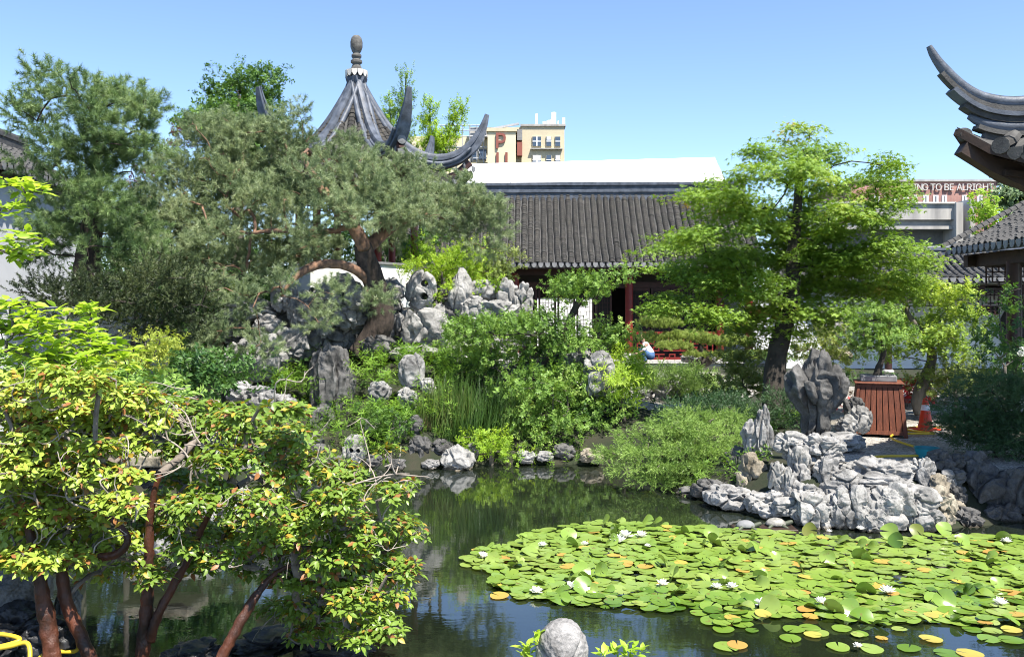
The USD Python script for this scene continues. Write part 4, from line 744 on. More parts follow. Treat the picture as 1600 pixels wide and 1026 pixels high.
PROTO = {
    'pine': [sprig_pine(80, .1, .008, .2, k) for k in range(4)],
    'cushion': [sprig_pine(60, .07, .007, .1, 20 + k, .8) for k in range(3)],
    'maple': [sprig_maple(15, .24, .062, 30 + k) for k in range(4)],
    'juniper': [sprig_juniper(70, .22, 40 + k) for k in range(4)],
    'small': [sprig_leafy(22, .055, .03, .2, 50 + k) for k in range(4)],
    'medium': [sprig_leafy(16, .085, .042, .24, 60 + k) for k in range(4)],
    'tiny': [sprig_leafy(26, .035, .02, .14, 70 + k) for k in range(3)],
    'wide': [sprig_leafy(12, .15, .075, .3, 80 + k, st=3) for k in range(3)],
    'yew': [sprig_pine(60, .05, .012, .22, 90 + k, .6) for k in range(3)],
    'grass': [sprig_grass(26, .45, .014, .09, 100 + k, .8) for k in range(3)],
    'bamboo': [np_ for np_ in [sprig_leafy(24, .13, .018, .42, 110 + k, spread=1.0) for k in range(4)]],
    'reed': [sprig_grass(22, 1.25, .016, .12, 120 + k, .35) for k in range(3)],
    'hosta': [sprig_grass(26, .5, .06, .05, 130 + k, 1.1) for k in range(2)],
}
def instancer(parent, name, kind, mt, pos, R, sc, label=None, cat=None, protos=None):
    base = parent or '/World'; path = base + '/' + numbered(base, name); pi = UsdGeom.PointInstancer.Define(stage, path); off = LOC.get(base, np.zeros(3)); protos = protos or PROTO[kind]
    for k, (v, f) in enumerate(protos):
        usdkit.mesh(stage, f'{path}/sprig' + (f'_{k:03d}' if k else ''), (v, f), mt); pi.CreatePrototypesRel().AddTarget(f'{path}/sprig' + (f'_{k:03d}' if k else ''))
    n = len(pos); qs = Rotation.from_matrix(R).as_quat().astype(float)
    pi.CreatePositionsAttr(Vt.Vec3fArray.FromNumpy((np.asarray(pos) - off).astype(np.float32)))
    pi.CreateOrientationsAttr(Vt.QuathArray([Gf.Quath(q[3], q[0], q[1], q[2]) for q in qs.tolist()]))
    pi.CreateScalesAttr(Vt.Vec3fArray.FromNumpy(np.repeat(np.asarray(sc, np.float32)[:, None], 3, 1)))
    pi.CreateProtoIndicesAttr(Vt.IntArray.FromNumpy(RNG.integers(0, len(protos), n).astype(np.int32)))
    tag(pi, label, cat, None, 'stuff')
    return path
def clump_points(clumps, D, dens, rng, thick=1.0, jitterD=1.0, up_bias=0.0, fill=.35, sub=1, sr=.15, sz=.6):
    """Points and outward directions in the clumps (px, py, rx, ry[, dD]) of a crown at distance D. Every clump is as deep as it is wide."""
    pts, out, cen = [], [], []
    for c in clumps:
        px, py, rx, ry = c[:4]; dD = c[4] if len(c) > 4 else rng.uniform(-1, 1) * jitterD; d = D + dD; ctr = P(px, py, d); r3 = np.array([S(rx, d), S((rx + ry) / 2 if rx > ry else rx, d) * thick, S(ry, d)])
        area = 4 * np.pi * ((r3[0] * r3[1]) ** 1.6 / 3 + (r3[0] * r3[2]) ** 1.6 / 3 + (r3[1] * r3[2]) ** 1.6 / 3) ** (1 / 1.6)
        n = max(6, int(dens * area / sub)); v = rng.normal(size=(n, 3)); v[:, 2] += up_bias; v /= np.linalg.norm(v, axis=1, keepdims=True)
        rad = np.where(rng.random(n) < fill, rng.uniform(.2, .8, n), rng.uniform(.78, 1.02, n)) * (.72 + .56 * noise(v * 2.1 + ctr, 3))
        q = ctr + v * r3 * rad[:, None]
        if sub > 1:
            o = np.clip(rng.normal(size=(n, sub, 3)), -1.6, 1.6) * [1, 1, sz]; o[..., 2] += .25 * sz; q = (q[:, None] + o * sr * rng.uniform(.6, 1.3, (n, 1, 1))).reshape(-1, 3); v = np.repeat(v, sub, 0) * .45 + (o / (np.linalg.norm(o, axis=2, keepdims=True) + 1e-9)).reshape(-1, 3); v /= np.linalg.norm(v, axis=1, keepdims=True)
        pts.append(q); out.append(v); cen.append(ctr)
    return np.vstack(pts), np.vstack(out), np.array(cen)
def grow(trunks, targets, rng, r_tip=.006, power=.42, wig=.08, arch=.1, sides=5, cost=.25):
    """Limbs from the trunk polylines (points with radii) out to the targets. Returns a mesh of the limbs."""
    nodes, dist = [], []
    for pts, rad in trunks:
        for q in pts: nodes.append(q); dist.append(0.0)
    n0 = len(nodes); parent = [-1] * n0; load = [0.0] * n0; chains = []; trunk = np.array(nodes)
    order = np.argsort(np.min(np.linalg.norm(targets[:, None] - trunk[None], axis=2), axis=1))
    for ti in order:
        t = targets[ti]; N = np.array(nodes); d = np.linalg.norm(N - t, axis=1) + cost * np.array(dist) + .5 * np.maximum(0, N[:, 2] - t[2])
        k = int(np.argmin(d)); L = np.linalg.norm(N[k] - t); m = max(2, min(7, int(L / .18) + 1)); s = np.linspace(0, 1, m + 1)[1:]
        perp = rng.normal(size=3) * wig * L; prev = k; ids = [k]
        for a in s:
            q = N[k] + (t - N[k]) * a + perp * np.sin(np.pi * a) + np.array([0, 0, arch * L * np.sin(np.pi * a)]) + rng.normal(size=3) * .012 * L * (a < 1)
            nodes.append(q); dist.append(dist[prev] + L / m); parent.append(prev); load.append(0.0); prev = len(nodes) - 1; ids.append(prev)
        j = prev
        while j >= 0: load[j] += 1; j = parent[j]
        chains.append(ids)
    N = np.array(nodes); out = {}; owner = {}
    for ids in chains:
        r = r_tip * np.array([max(load[i], 1) for i in ids]) ** power; r[0] = min(r[0], r[1] * 1.15); r = np.minimum.accumulate(r)
        o = ids[1] if ids[0] < n0 else owner[ids[0]]
        for i in ids[1:]: owner[i] = o
        out.setdefault(o, []).append(tube(N[ids], r, sides if r[0] > .012 else 4, cap=False))
    gs = sorted(out.values(), key=lambda g: -sum(len(v) for v, _ in g)); return [cat_m(g) for g in gs[:14]], (cat_m([x for g in gs[14:] for x in g]) if len(gs) > 14 else None)
def limbs_to(par, g, mt, name='limb'):
    for m in g[0]: obj(name, m, mt, par, smooth=True)
    if g[1] is not None: obj('twigs', g[1], mt, par, smooth=True, kind='stuff')
def trunk_mesh(pts, rad, sides=14, rough=.08, seed=0, n=None):
    c = curve(np.column_stack([pts, rad]), n or len(pts) * 6); v, f = tube(c[:, :3], c[:, 3], sides)
    ax = np.repeat(c[:, :3], sides, 0); k = 1 + rough * 2 * (fbm(v * 4 / max(.2, rad[0] * 4), 4, seed) - .5) * 2; return ax + (v[:len(ax)] - ax) * k[:len(ax), None], f, c
def plant(name, label, cat, D, clumps, kind, mt, dens, trunk=None, bark='bark_grey', size=1.0, seed=1, mode='out', jitterD=.6, limbs=5, group=None, base=None, thick=1.0, limb_mat=None, r_tip=.006, fill=.35, crown='crown', up=.5, up_bias=.0, arch=.1, boughs=(), sub=None):
    """A tree or shrub: trunk from pixels (px, py, D, radius px), limbs grown to its clumps, crown of sprigs."""
    rng = np.random.default_rng(seed); sb, sr, sz = sub or {'pine': (8, .13, .8), 'maple': (7, .24, .22), 'small': (6, .13, .6), 'medium': (5, .17, .6), 'juniper': (10, .17, .32), 'tiny': (5, .08, .6), 'cushion': (4, .07, .4), 'yew': (7, .15, .6), 'wide': (4, .3, .6)}.get(kind, (1, .1, 1))
    pts, out, cen = clump_points(clumps, D, dens, rng, thick, jitterD, up_bias, fill, sb, sr, sz)
    if trunk: tp = np.array([P(a, b, d) for a, b, d, r in trunk]); tr = np.array([S(r, d) for a, b, d, r in trunk])
    else:
        c = cen.mean(0); b = base if base is not None else np.array([c[0], c[1], float(height(c[0], c[1])) - .05]); top = np.array([c[0], c[1], max(b[2] + .25, cen[:, 2].min())]); tp = np.array([b, (b + top) / 2 + rng.normal(0, .04, 3), top]); tr = np.array([.05, .04, .03])
    p = thing(name, label, cat, tp[0], group)
    v, f, c = trunk_mesh(tp, tr, seed=seed)
    t = obj('trunk', (v, f), M[bark], p, smooth=True)
    tk = [(c[:, :3], c[:, 3])]
    for bo in boughs:
        bv, bf, bc = trunk_mesh(np.array([P(a, b, d) for a, b, d, r in bo]), np.array([S(r, d) for a, b, d, r in bo]), 10, .08, seed + 1); obj('bough', (bv, bf), M[limb_mat or bark], p, smooth=True); tk.append((bc[:, :3], bc[:, 3]))
    tg = [cen] + [pts[rng.choice(len(pts), min(len(pts), limbs * len(cen)), replace=False)]]
    g = grow(tk, np.vstack(tg), rng, r_tip=r_tip, arch=arch)
    limbs_to(p, g, M[limb_mat or bark])
    n = len(pts)
    if mode == 'out': R = basis_z(out + np.array([0, 0, up]) + rng.normal(0, .45, (n, 3)), rng)
    elif mode == 'flat': R = basis_z(np.tile([0, 0, 1.0], (n, 1)) + out * [.35, .35, .1] + rng.normal(0, .22, (n, 3)), rng)
    elif mode == 'fan': R = basis_z(out * [1, 1, .12] + np.array([0, 0, .16]) + rng.normal(0, .22, (n, 3)), rng)
    elif mode == 'up': R = basis_z(np.tile([0, 0, 1.0], (n, 1)) + rng.normal(0, .3, (n, 3)) + out * .4, rng)
    instancer(p, crown, kind, M[mt], pts, R, size * rng.uniform(.75, 1.25, n))
    return p, pts, out, cen

# ------------------------------------------------------------------ trees
plant('scots_pine', 'large leaning pine with broad grey-green crown before the hexagonal pavilion', 'tree', 20.0,
      [(330, 215, 55, 30, .8), (398, 208, 50, 28, 1.0), (268, 272, 50, 32, .5), (360, 268, 65, 36, .6), (450, 240, 45, 32, 1), (462, 178, 14, 24, .9), (440, 215, 26, 18, .9), (215, 318, 40, 28, 0), (290, 340, 58, 36, .2), (390, 335, 65, 40, .3), (470, 305, 45, 32, 1.2), (198, 372, 30, 22, -.5), (260, 398, 58, 28, -.6),
       (350, 415, 60, 32, -.3), (430, 395, 50, 30, .8), (530, 255, 36, 24, 1), (572, 300, 45, 32, -.6), (602, 268, 30, 20, 1), (625, 318, 48, 28, -.4), (680, 308, 45, 26, 1), (742, 325, 44, 26, 1.1), (700, 350, 50, 20, 1), (772, 345, 26, 26, 1.2), (612, 366, 30, 16, .9), (500, 385, 40, 20, .9), (300, 448, 40, 20, -1.6),
       (380, 462, 32, 16, -2), (715, 296, 30, 14, 1.2), (548, 345, 30, 18, 1.3), (358, 512, 30, 18, -2.2), (330, 542, 24, 13, -2.2), (497, 503, 17, 12, -2), (436, 448, 26, 11, -2), (590, 468, 12, 12, -1), (408, 536, 20, 10, -2.2), (520, 460, 20, 11, -1.8), (760, 388, 26, 15, 1), (650, 262, 26, 16, 1), (480, 222, 20, 18, 1), (545, 232, 22, 15, 1.2), (238, 335, 36, 22, .1), (320, 298, 50, 34, 1.4), (420, 292, 50, 34, 1.6), (560, 262, 24, 16, -.4), (600, 330, 34, 18, -.7), (655, 335, 34, 18, -.2), (400, 300, 34, 22, -.8), (330, 370, 34, 20, -1), (450, 350, 30, 20, -.6), (512, 330, 22, 9, -1.5), (545, 322, 18, 9, -1.5), (484, 268, 24, 10, -1.2), (470, 372, 34, 10, -1.3), (560, 345, 12, 7, -1.6), (500, 300, 12, 7, -1.4)],
      'pine', 'needle', 60, trunk=[(562, 560, 20.2, 25), (588, 520, 20.2, 22), (596, 480, 20.1, 19.5), (585, 440, 19.9, 17.5), (572, 405, 19.6, 16), (566, 380, 19.3, 12)],
      bark='bark_pine', limb_mat='bark_orange', seed=11, jitterD=1.2, limbs=7, r_tip=.006, fill=.4, boughs=[[(568, 388, 19.35, 12), (550, 352, 19.1, 10), (524, 322, 19.0, 8.5), (500, 290, 19.1, 7.5), (482, 262, 19.4, 5), (472, 240, 19.6, 2.5)], [(586, 452, 19.9, 7), (566, 430, 19.6, 7.5), (545, 417, 19.2, 7.5), (520, 412, 19.0, 7), (490, 416, 18.8, 7), (455, 440, 18.5, 4), (440, 462, 18.2, 3)], [(566, 395, 19.6, 12), (590, 372, 19.8, 10), (620, 350, 20.2, 8), (660, 330, 20.6, 5)], [(548, 352, 19.1, 5), (500, 362, 19.2, 4.5), (440, 360, 19.2, 4), (390, 366, 19.1, 2)]])
plant('tall_pine', 'upright dark green pine beside the pale wall on the left', 'tree', 17.0,
      [(112, 138, 38, 12), (150, 152, 44, 17), (66, 118, 12, 9), (75, 160, 26, 11), (30, 172, 20, 10), (45, 195, 26, 10), (205, 158, 30, 12), (222, 175, 18, 10), (140, 185, 45, 18, -.4), (205, 200, 26, 10), (95, 225, 42, 20), (172, 238, 42, 18, -.3), (62, 262, 30, 14), (122, 288, 55, 22, -.3), (205, 268, 28, 18), (88, 338, 44, 20),
       (178, 328, 36, 20), (212, 350, 30, 18), (60, 370, 38, 15), (170, 386, 28, 16, -.7), (222, 400, 30, 20), (75, 396, 34, 9), (130, 250, 40, 20, .5), (150, 212, 34, 18, -.6), (232, 168, 12, 8), (235, 235, 16, 9), (150, 310, 40, 18, -.7), (110, 360, 36, 16, .6)],
      'pine', 'needle_left', 60, trunk=[(128, 478, 17, 22), (136, 420, 17, 19), (143, 360, 17, 16), (148, 300, 17, 10), (150, 235, 17, 5), (140, 170, 17, 2)], bark='bark_pine', seed=12, jitterD=.9, limbs=6, size=1.08)
plant('japanese_maple', 'big yellow-green maple with layered feathery leaves and dark trunk', 'tree', 18.2,
      [(1240, 213, 26, 18), (1272, 238, 55, 22), (1186, 240, 34, 14), (1215, 272, 75, 24), (1130, 298, 50, 18), (1278, 288, 55, 30), (1388, 250, 28, 24), (1375, 292, 50, 22), (1332, 332, 52, 20), (1162, 330, 72, 22), (1092, 308, 30, 9), (1252, 345, 72, 30), (1108, 364, 62, 20), (1062, 386, 52, 15),
       (1202, 400, 82, 28), (1332, 400, 82, 24), (1408, 388, 52, 20), (1440, 410, 34, 14), (1060, 422, 52, 17), (1132, 440, 72, 22), (1058, 470, 48, 14), (1252, 450, 72, 24), (1332, 450, 72, 22), (1400, 440, 45, 16), (1030, 482, 22, 9), (1110, 490, 52, 15), (1192, 490, 62, 20), (1262, 500, 52, 17), (1150, 512, 34, 10), (1215, 520, 34, 12), (1320, 488, 45, 15), (1300, 366, 55, 24), (1400, 318, 26, 14),
       (1200, 350, 60, 26), (1260, 400, 60, 26), (1180, 450, 60, 22), (1140, 405, 50, 18), (1310, 425, 55, 18), (1230, 480, 55, 16), (1355, 345, 40, 14)],
      'maple', 'maple', 28, trunk=[(1208, 668, 18.0, 22), (1210, 620, 18.1, 18), (1212, 570, 18.2, 16), (1222, 520, 18.2, 14), (1236, 460, 18.2, 13), (1240, 400, 18.2, 10), (1246, 320, 18.2, 7), (1250, 240, 18.2, 3)], bark='bark_dark', seed=13, mode='flat', jitterD=1.4, limbs=6, r_tip=.005, fill=.5, thick=1.2)
plant('dark_broadleaf_tree', 'dense dark green tree behind the pine, left of the pavilion roof', 'tree', 24.0,
      [(392, 128, 38, 20), (350, 160, 34, 26), (402, 165, 34, 28), (328, 202, 44, 22), (298, 200, 22, 14), (420, 130, 16, 14), (345, 125, 14, 8), (372, 190, 60, 30), (390, 230, 60, 30), (360, 260, 50, 30)],
      'medium', 'mid', 60, trunk=[(375, 500, 24, 10), (372, 380, 24, 9), (372, 250, 24, 7), (375, 150, 24, 3)], seed=14, jitterD=.5)
for k, (lab, cl, sd) in enumerate((('slender ginkgo shoot, tallest and darkest, right of the pavilion peak', [(634, 122, 5, 12), (633, 150, 9, 14), (630, 178, 10, 14), (632, 205, 11, 14), (630, 232, 12, 15), (632, 260, 14, 16)], 1),
                                  ('bright upright ginkgo column between the two right eave tips', [(672, 170, 7, 12), (670, 195, 11, 14), (676, 220, 15, 14), (668, 235, 15, 12), (672, 262, 15, 16)], 2),
                                  ('slanting yellow-green ginkgo column leaning right toward the painted sign', [(718, 170, 7, 12), (713, 190, 9, 12), (706, 212, 11, 12), (696, 232, 15, 11), (690, 260, 15, 16)], 3),
                                  ('small pale ginkgo shoot close against the pavilion roof', [(609, 165, 4, 10), (610, 185, 7, 12), (611, 205, 7, 12), (612, 240, 9, 16)], 4))):
    c = cl[-1]; plant('ginkgo_tree', lab, 'tree', 29.5, cl, 'small', 'lime' if k else 'green', 170, trunk=[(c[0], 520, 29.5, 3), (c[0], 380, 29.5, 2.6), (c[0], 262, 29.5, 2), (cl[0][0], cl[0][1], 29.5, .8)], seed=20 + sd, jitterD=.05, mode='up', limbs=3)
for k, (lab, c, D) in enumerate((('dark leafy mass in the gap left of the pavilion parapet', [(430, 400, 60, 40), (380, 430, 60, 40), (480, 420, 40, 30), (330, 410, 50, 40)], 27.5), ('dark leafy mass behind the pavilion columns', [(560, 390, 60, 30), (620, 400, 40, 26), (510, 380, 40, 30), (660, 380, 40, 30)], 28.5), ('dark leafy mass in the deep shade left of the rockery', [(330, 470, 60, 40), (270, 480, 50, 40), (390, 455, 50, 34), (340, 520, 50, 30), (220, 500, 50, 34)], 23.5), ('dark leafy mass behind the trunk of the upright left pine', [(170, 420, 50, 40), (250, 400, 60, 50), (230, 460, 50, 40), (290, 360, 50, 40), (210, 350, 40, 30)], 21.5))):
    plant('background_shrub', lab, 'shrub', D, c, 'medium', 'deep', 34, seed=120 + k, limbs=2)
plant('lime_shrub', 'lime green leafy bush to the right of the pavilion parapet', 'shrub', 24.3, [(690, 412, 42, 24), (655, 392, 22, 18), (735, 398, 34, 16), (720, 425, 40, 16), (650, 420, 14, 12)], 'small', 'lime', 70, seed=31)
plant('olive_shrub', 'olive-green bush at the left end of the hall eave', 'shrub', 25.0, [(778, 418, 32, 20), (760, 430, 30, 12), (790, 400, 12, 8)], 'small', 'olive', 75, seed=32)
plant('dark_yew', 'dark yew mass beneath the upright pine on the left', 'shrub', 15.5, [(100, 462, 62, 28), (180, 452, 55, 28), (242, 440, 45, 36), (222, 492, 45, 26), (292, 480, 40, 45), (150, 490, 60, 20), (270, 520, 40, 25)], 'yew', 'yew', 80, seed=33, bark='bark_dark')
plant('purple_maple', 'purple-leaved shrub half hidden behind the big pine', 'shrub', 21.3, [(300, 430, 34, 24), (330, 520, 16, 20), (330, 430, 22, 16), (232, 268, 8, 5), (282, 220, 10, 10), (205, 300, 20, 20)], 'small', 'purple', 60, trunk=[(300, 560, 21.3, 5), (300, 480, 21.3, 4), (290, 400, 21.3, 3), (270, 320, 21.3, 2)], seed=34)
# the leaning shrub tree in the middle, and the bushes below it
plant('leaning_shrub_tree', 'small tree with dark leaning trunk and two leafy tiers in mid garden', 'tree', 18.6,
      [(880, 452, 28, 11), (925, 448, 45, 14), (957, 434, 20, 11), (900, 466, 34, 9), (740, 522, 45, 20), (790, 508, 52, 18), (850, 512, 45, 18), (938, 532, 42, 18), (978, 535, 22, 16), (712, 530, 24, 16), (830, 548, 45, 18), (768, 555, 45, 18), (890, 540, 30, 14)],
      'small', 'green', 85, trunk=[(812, 640, 18.6, 9), (826, 600, 18.6, 8), (850, 562, 18.6, 7.5), (868, 540, 18.6, 7), (888, 505, 18.6, 6), (905, 470, 18.6, 5), (925, 446, 18.6, 3)], bark='bark_dark', seed=35, jitterD=.5, limbs=4)
plant('pond_side_shrub', 'grey-green small-leaved bush hanging over the far pond bank', 'shrub', 17.9, [(832, 600, 52, 26), (900, 612, 52, 34), (942, 642, 34, 28), (872, 662, 50, 30), (805, 642, 34, 32), (850, 690, 40, 16), (930, 600, 34, 20), (930, 680, 26, 18), (880, 695, 34, 14), (815, 690, 30, 16), (960, 690, 20, 14)], 'small', 'green', 70, seed=36)
plant('trailing_vine', 'dark green vines trailing over the bank rocks left of the boulder', 'plant', 17.2, [(605, 690, 26, 20), (590, 655, 26, 16), (625, 668, 20, 12), (640, 690, 14, 16), (690, 705, 24, 8)], 'tiny', 'mid', 170, seed=131)
plant('shadowed_shrub', 'dark leafy bush behind the reeds in mid garden', 'shrub', 19.3, [(770, 590, 40, 24), (710, 575, 40, 14), (860, 580, 50, 20)], 'small', 'deep', 60, seed=37)
plant('bright_low_bush', 'bright green low plant at the water right of the pale boulder', 'shrub', 16.9, [(765, 700, 26, 14), (795, 708, 18, 10), (745, 690, 16, 10)], 'small', 'lime', 80, seed=38)
plant('right_light_tree', 'pale yellow-green small tree in front of the white gallery wall', 'tree', 19.2,
      [(1420, 470, 45, 18), (1482, 500, 45, 20), (1502, 468, 34, 13), (1530, 530, 20, 24), (1470, 545, 52, 20), (1392, 520, 34, 16), (1360, 545, 26, 16), (1440, 520, 42, 16), (1432, 448, 40, 12), (1500, 560, 34, 16), (1400, 560, 34, 16)],
      'medium', 'fresh', 50, trunk=[(1440, 645, 19.2, 10), (1446, 590, 19.2, 9), (1456, 555, 19.2, 7), (1440, 520, 19.2, 5), (1415, 480, 19.2, 3)], seed=39, mode='flat', limbs=4)
plant('right_azalea', 'low light-green azalea at the foot of the pale small tree', 'shrub', 18.9, [(1492, 590, 42, 18), (1450, 600, 30, 12), (1530, 585, 24, 18)], 'small', 'olive', 70, seed=40)
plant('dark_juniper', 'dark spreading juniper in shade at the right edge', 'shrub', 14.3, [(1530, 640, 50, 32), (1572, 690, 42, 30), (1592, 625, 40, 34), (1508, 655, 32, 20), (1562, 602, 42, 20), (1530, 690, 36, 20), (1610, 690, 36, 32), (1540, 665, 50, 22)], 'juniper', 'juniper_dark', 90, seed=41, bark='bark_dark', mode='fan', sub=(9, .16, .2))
plant('bank_juniper', 'bright feathery juniper leaning over the water in mid pond', 'shrub', 15.0, [(1000, 682, 30, 8), (1050, 664, 40, 9), (1100, 676, 44, 9), (1020, 704, 40, 9, -.3), (1075, 700, 50, 9, -.2), (1130, 708, 34, 9), (1000, 728, 34, 9, -.4), (1050, 732, 46, 9, -.5), (1105, 730, 44, 9, -.4), (1145, 722, 20, 8), (1020, 752, 34, 7, -.5), (1075, 756, 40, 7, -.5), (1120, 752, 28, 7, -.3), (975, 708, 18, 7), (1155, 690, 18, 8, .2), (1060, 685, 40, 8, .4), (1120, 650, 34, 8, .8), (1080, 648, 30, 7, .8), (1150, 665, 20, 8, .6)], 'juniper', 'juniper', 105, seed=42, jitterD=.35, mode='fan', sub=(9, .15, .14), size=.9, trunk=[(1120, 760, 15.2, 7), (1090, 735, 15.1, 6), (1050, 715, 15.0, 4), (1000, 710, 14.9, 3)])
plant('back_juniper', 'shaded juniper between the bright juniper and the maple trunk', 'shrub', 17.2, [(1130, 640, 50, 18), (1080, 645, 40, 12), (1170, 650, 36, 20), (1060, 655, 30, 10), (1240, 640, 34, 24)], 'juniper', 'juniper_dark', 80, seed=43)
plant('low_green_shrub', 'low fresh green juniper mat before the hall terrace', 'shrub', 23.0, [(1060, 590, 52, 14), (1015, 592, 26, 14), (1100, 605, 45, 16), (1075, 620, 34, 12)], 'juniper', 'juniper', 80, seed=44, up=.6)
plant('yellow_azalea', 'yellow-green rounded bush left of the maple trunk', 'shrub', 20.0, [(1150, 570, 34, 18), (1170, 550, 26, 12), (1140, 600, 34, 20), (1180, 590, 22, 24)], 'small', 'olive', 75, seed=45)
plant('azalea_behind_trunk', 'light green bush right of the maple trunk above the tall dark rock', 'shrub', 20.5, [(1290, 532, 40, 13), (1320, 545, 20, 12), (1260, 548, 30, 14), (1300, 560, 30, 14)], 'small', 'olive', 70, seed=46)
plant('leafy_hosta', 'bright lime tuft of long broad leaves beside the grey upright rock', 'plant', 18.2, [(975, 588, 20, 20), (962, 600, 14, 12), (990, 600, 14, 12), (975, 575, 16, 10)], 'bamboo', 'lime', 110, seed=47, size=1.0)
plant('cushion_pine', 'low pruned pine with cloud-like cushions near the red railing', 'tree', 26.5, [(1030, 506, 32, 8, 0), (1020, 530, 24, 6, .2), (1075, 527, 38, 7, 0), (1134, 535, 44, 7, 0), (1090, 556, 18, 5, -.3), (1146, 559, 32, 6, -.2), (1186, 556, 24, 6, .2), (1056, 543, 30, 5, -.3)], 'cushion', 'needle_cushion', 170, trunk=[(1086, 582, 26.5, 8), (1092, 568, 26.5, 8), (1106, 563, 26.5, 7), (1098, 550, 26.5, 5), (1096, 538, 26.5, 4)], bark='bark_dark', seed=48, mode='up', limbs=4)
plant('left_azalea', 'pale yellow-green azalea below the dark yew on the left', 'shrub', 12.5, [(230, 548, 36, 18), (250, 535, 20, 10), (170, 575, 40, 20), (215, 570, 40, 16), (120, 585, 40, 18)], 'tiny', 'yellowish', 130, seed=49)
plant('left_green_shrub', 'mid green leafy bush between the yellow azalea and the shore rocks', 'shrub', 14.0, [(322, 582, 45, 20), (355, 592, 28, 16), (285, 590, 34, 20), (300, 620, 45, 18)], 'medium', 'deep', 60, seed=50)
plant('left_fill_shrub', 'light green bush behind the flowering-leaf rhododendron on the left', 'shrub', 10.8, [(60, 600, 60, 26), (160, 620, 60, 22), (260, 640, 60, 22), (20, 640, 40, 26)], 'medium', 'green', 60, seed=51)
plant('grey_tree', 'round grey-green tree beyond the corridor roof on the right', 'tree', 55, [(1584, 312, 30, 18, 0), (1612, 320, 30, 26, 0), (1566, 330, 22, 14, 0), (1598, 298, 20, 10, 0)], 'wide', 'grey_green', 12, trunk=[(1580, 480, 55, 4), (1578, 400, 55, 3.5), (1575, 330, 55, 2.5)], seed=52, size=1.6)
plant('lime_tree_far', 'small lime tree just right of the concrete pier', 'tree', 52, [(1538, 335, 14, 16, 0), (1548, 350, 14, 12, 0), (1532, 320, 8, 8, 0)], 'wide', 'lime', 16, trunk=[(1540, 480, 52, 3), (1540, 400, 52, 2.5), (1540, 340, 52, 2)], seed=53, size=1.3)
for k, (lab, c) in enumerate((('small lime fern tuft on top of the rockery, largest of them', [(708, 452, 16, 9)]), ('lime fern tuft on the holed rock face', [(663, 480, 13, 6)]), ('lime fern tuft between the two right dome rocks', [(770, 447, 20, 7), (750, 455, 10, 6)]), ('bright fern at the left end of the rockery', [(370, 455, 16, 9)]), ('small fern beside the holed rock top', [(676, 462, 9, 7)]))):
    plant('rock_fern', lab, 'plant', 20.9, c, 'tiny', 'lime', 190, seed=60 + k, base=P(c[0][0], c[0][1] + c[0][3], 21.0), jitterD=.05, limbs=3)

rg_ = np.random.default_rng(77); n_ = 1500; hp = np.stack([rg_.uniform(-26, -2.2, n_), rg_.uniform(39, 41.5, n_), rg_.uniform(.6, 4.6, n_) * rg_.uniform(.85, 1.05, n_)], 1)
hg = thing('boundary_hedge', 'dark tall hedge at the far left behind the pines', 'hedge', (-14, 40, .5)); instancer(hg, 'foliage', 'wide', M['deep'], hp, basis_z(rg_.normal(size=(n_, 3)) + [0, -.4, .5], rg_), rg_.uniform(1.8, 3.0, n_))
for x in range(-25, -2, 3): obj('stem', tube([(x, 40.3, .3), (x, 40.3, 3.6)], .09, 6), M['bark_dark'], hg)
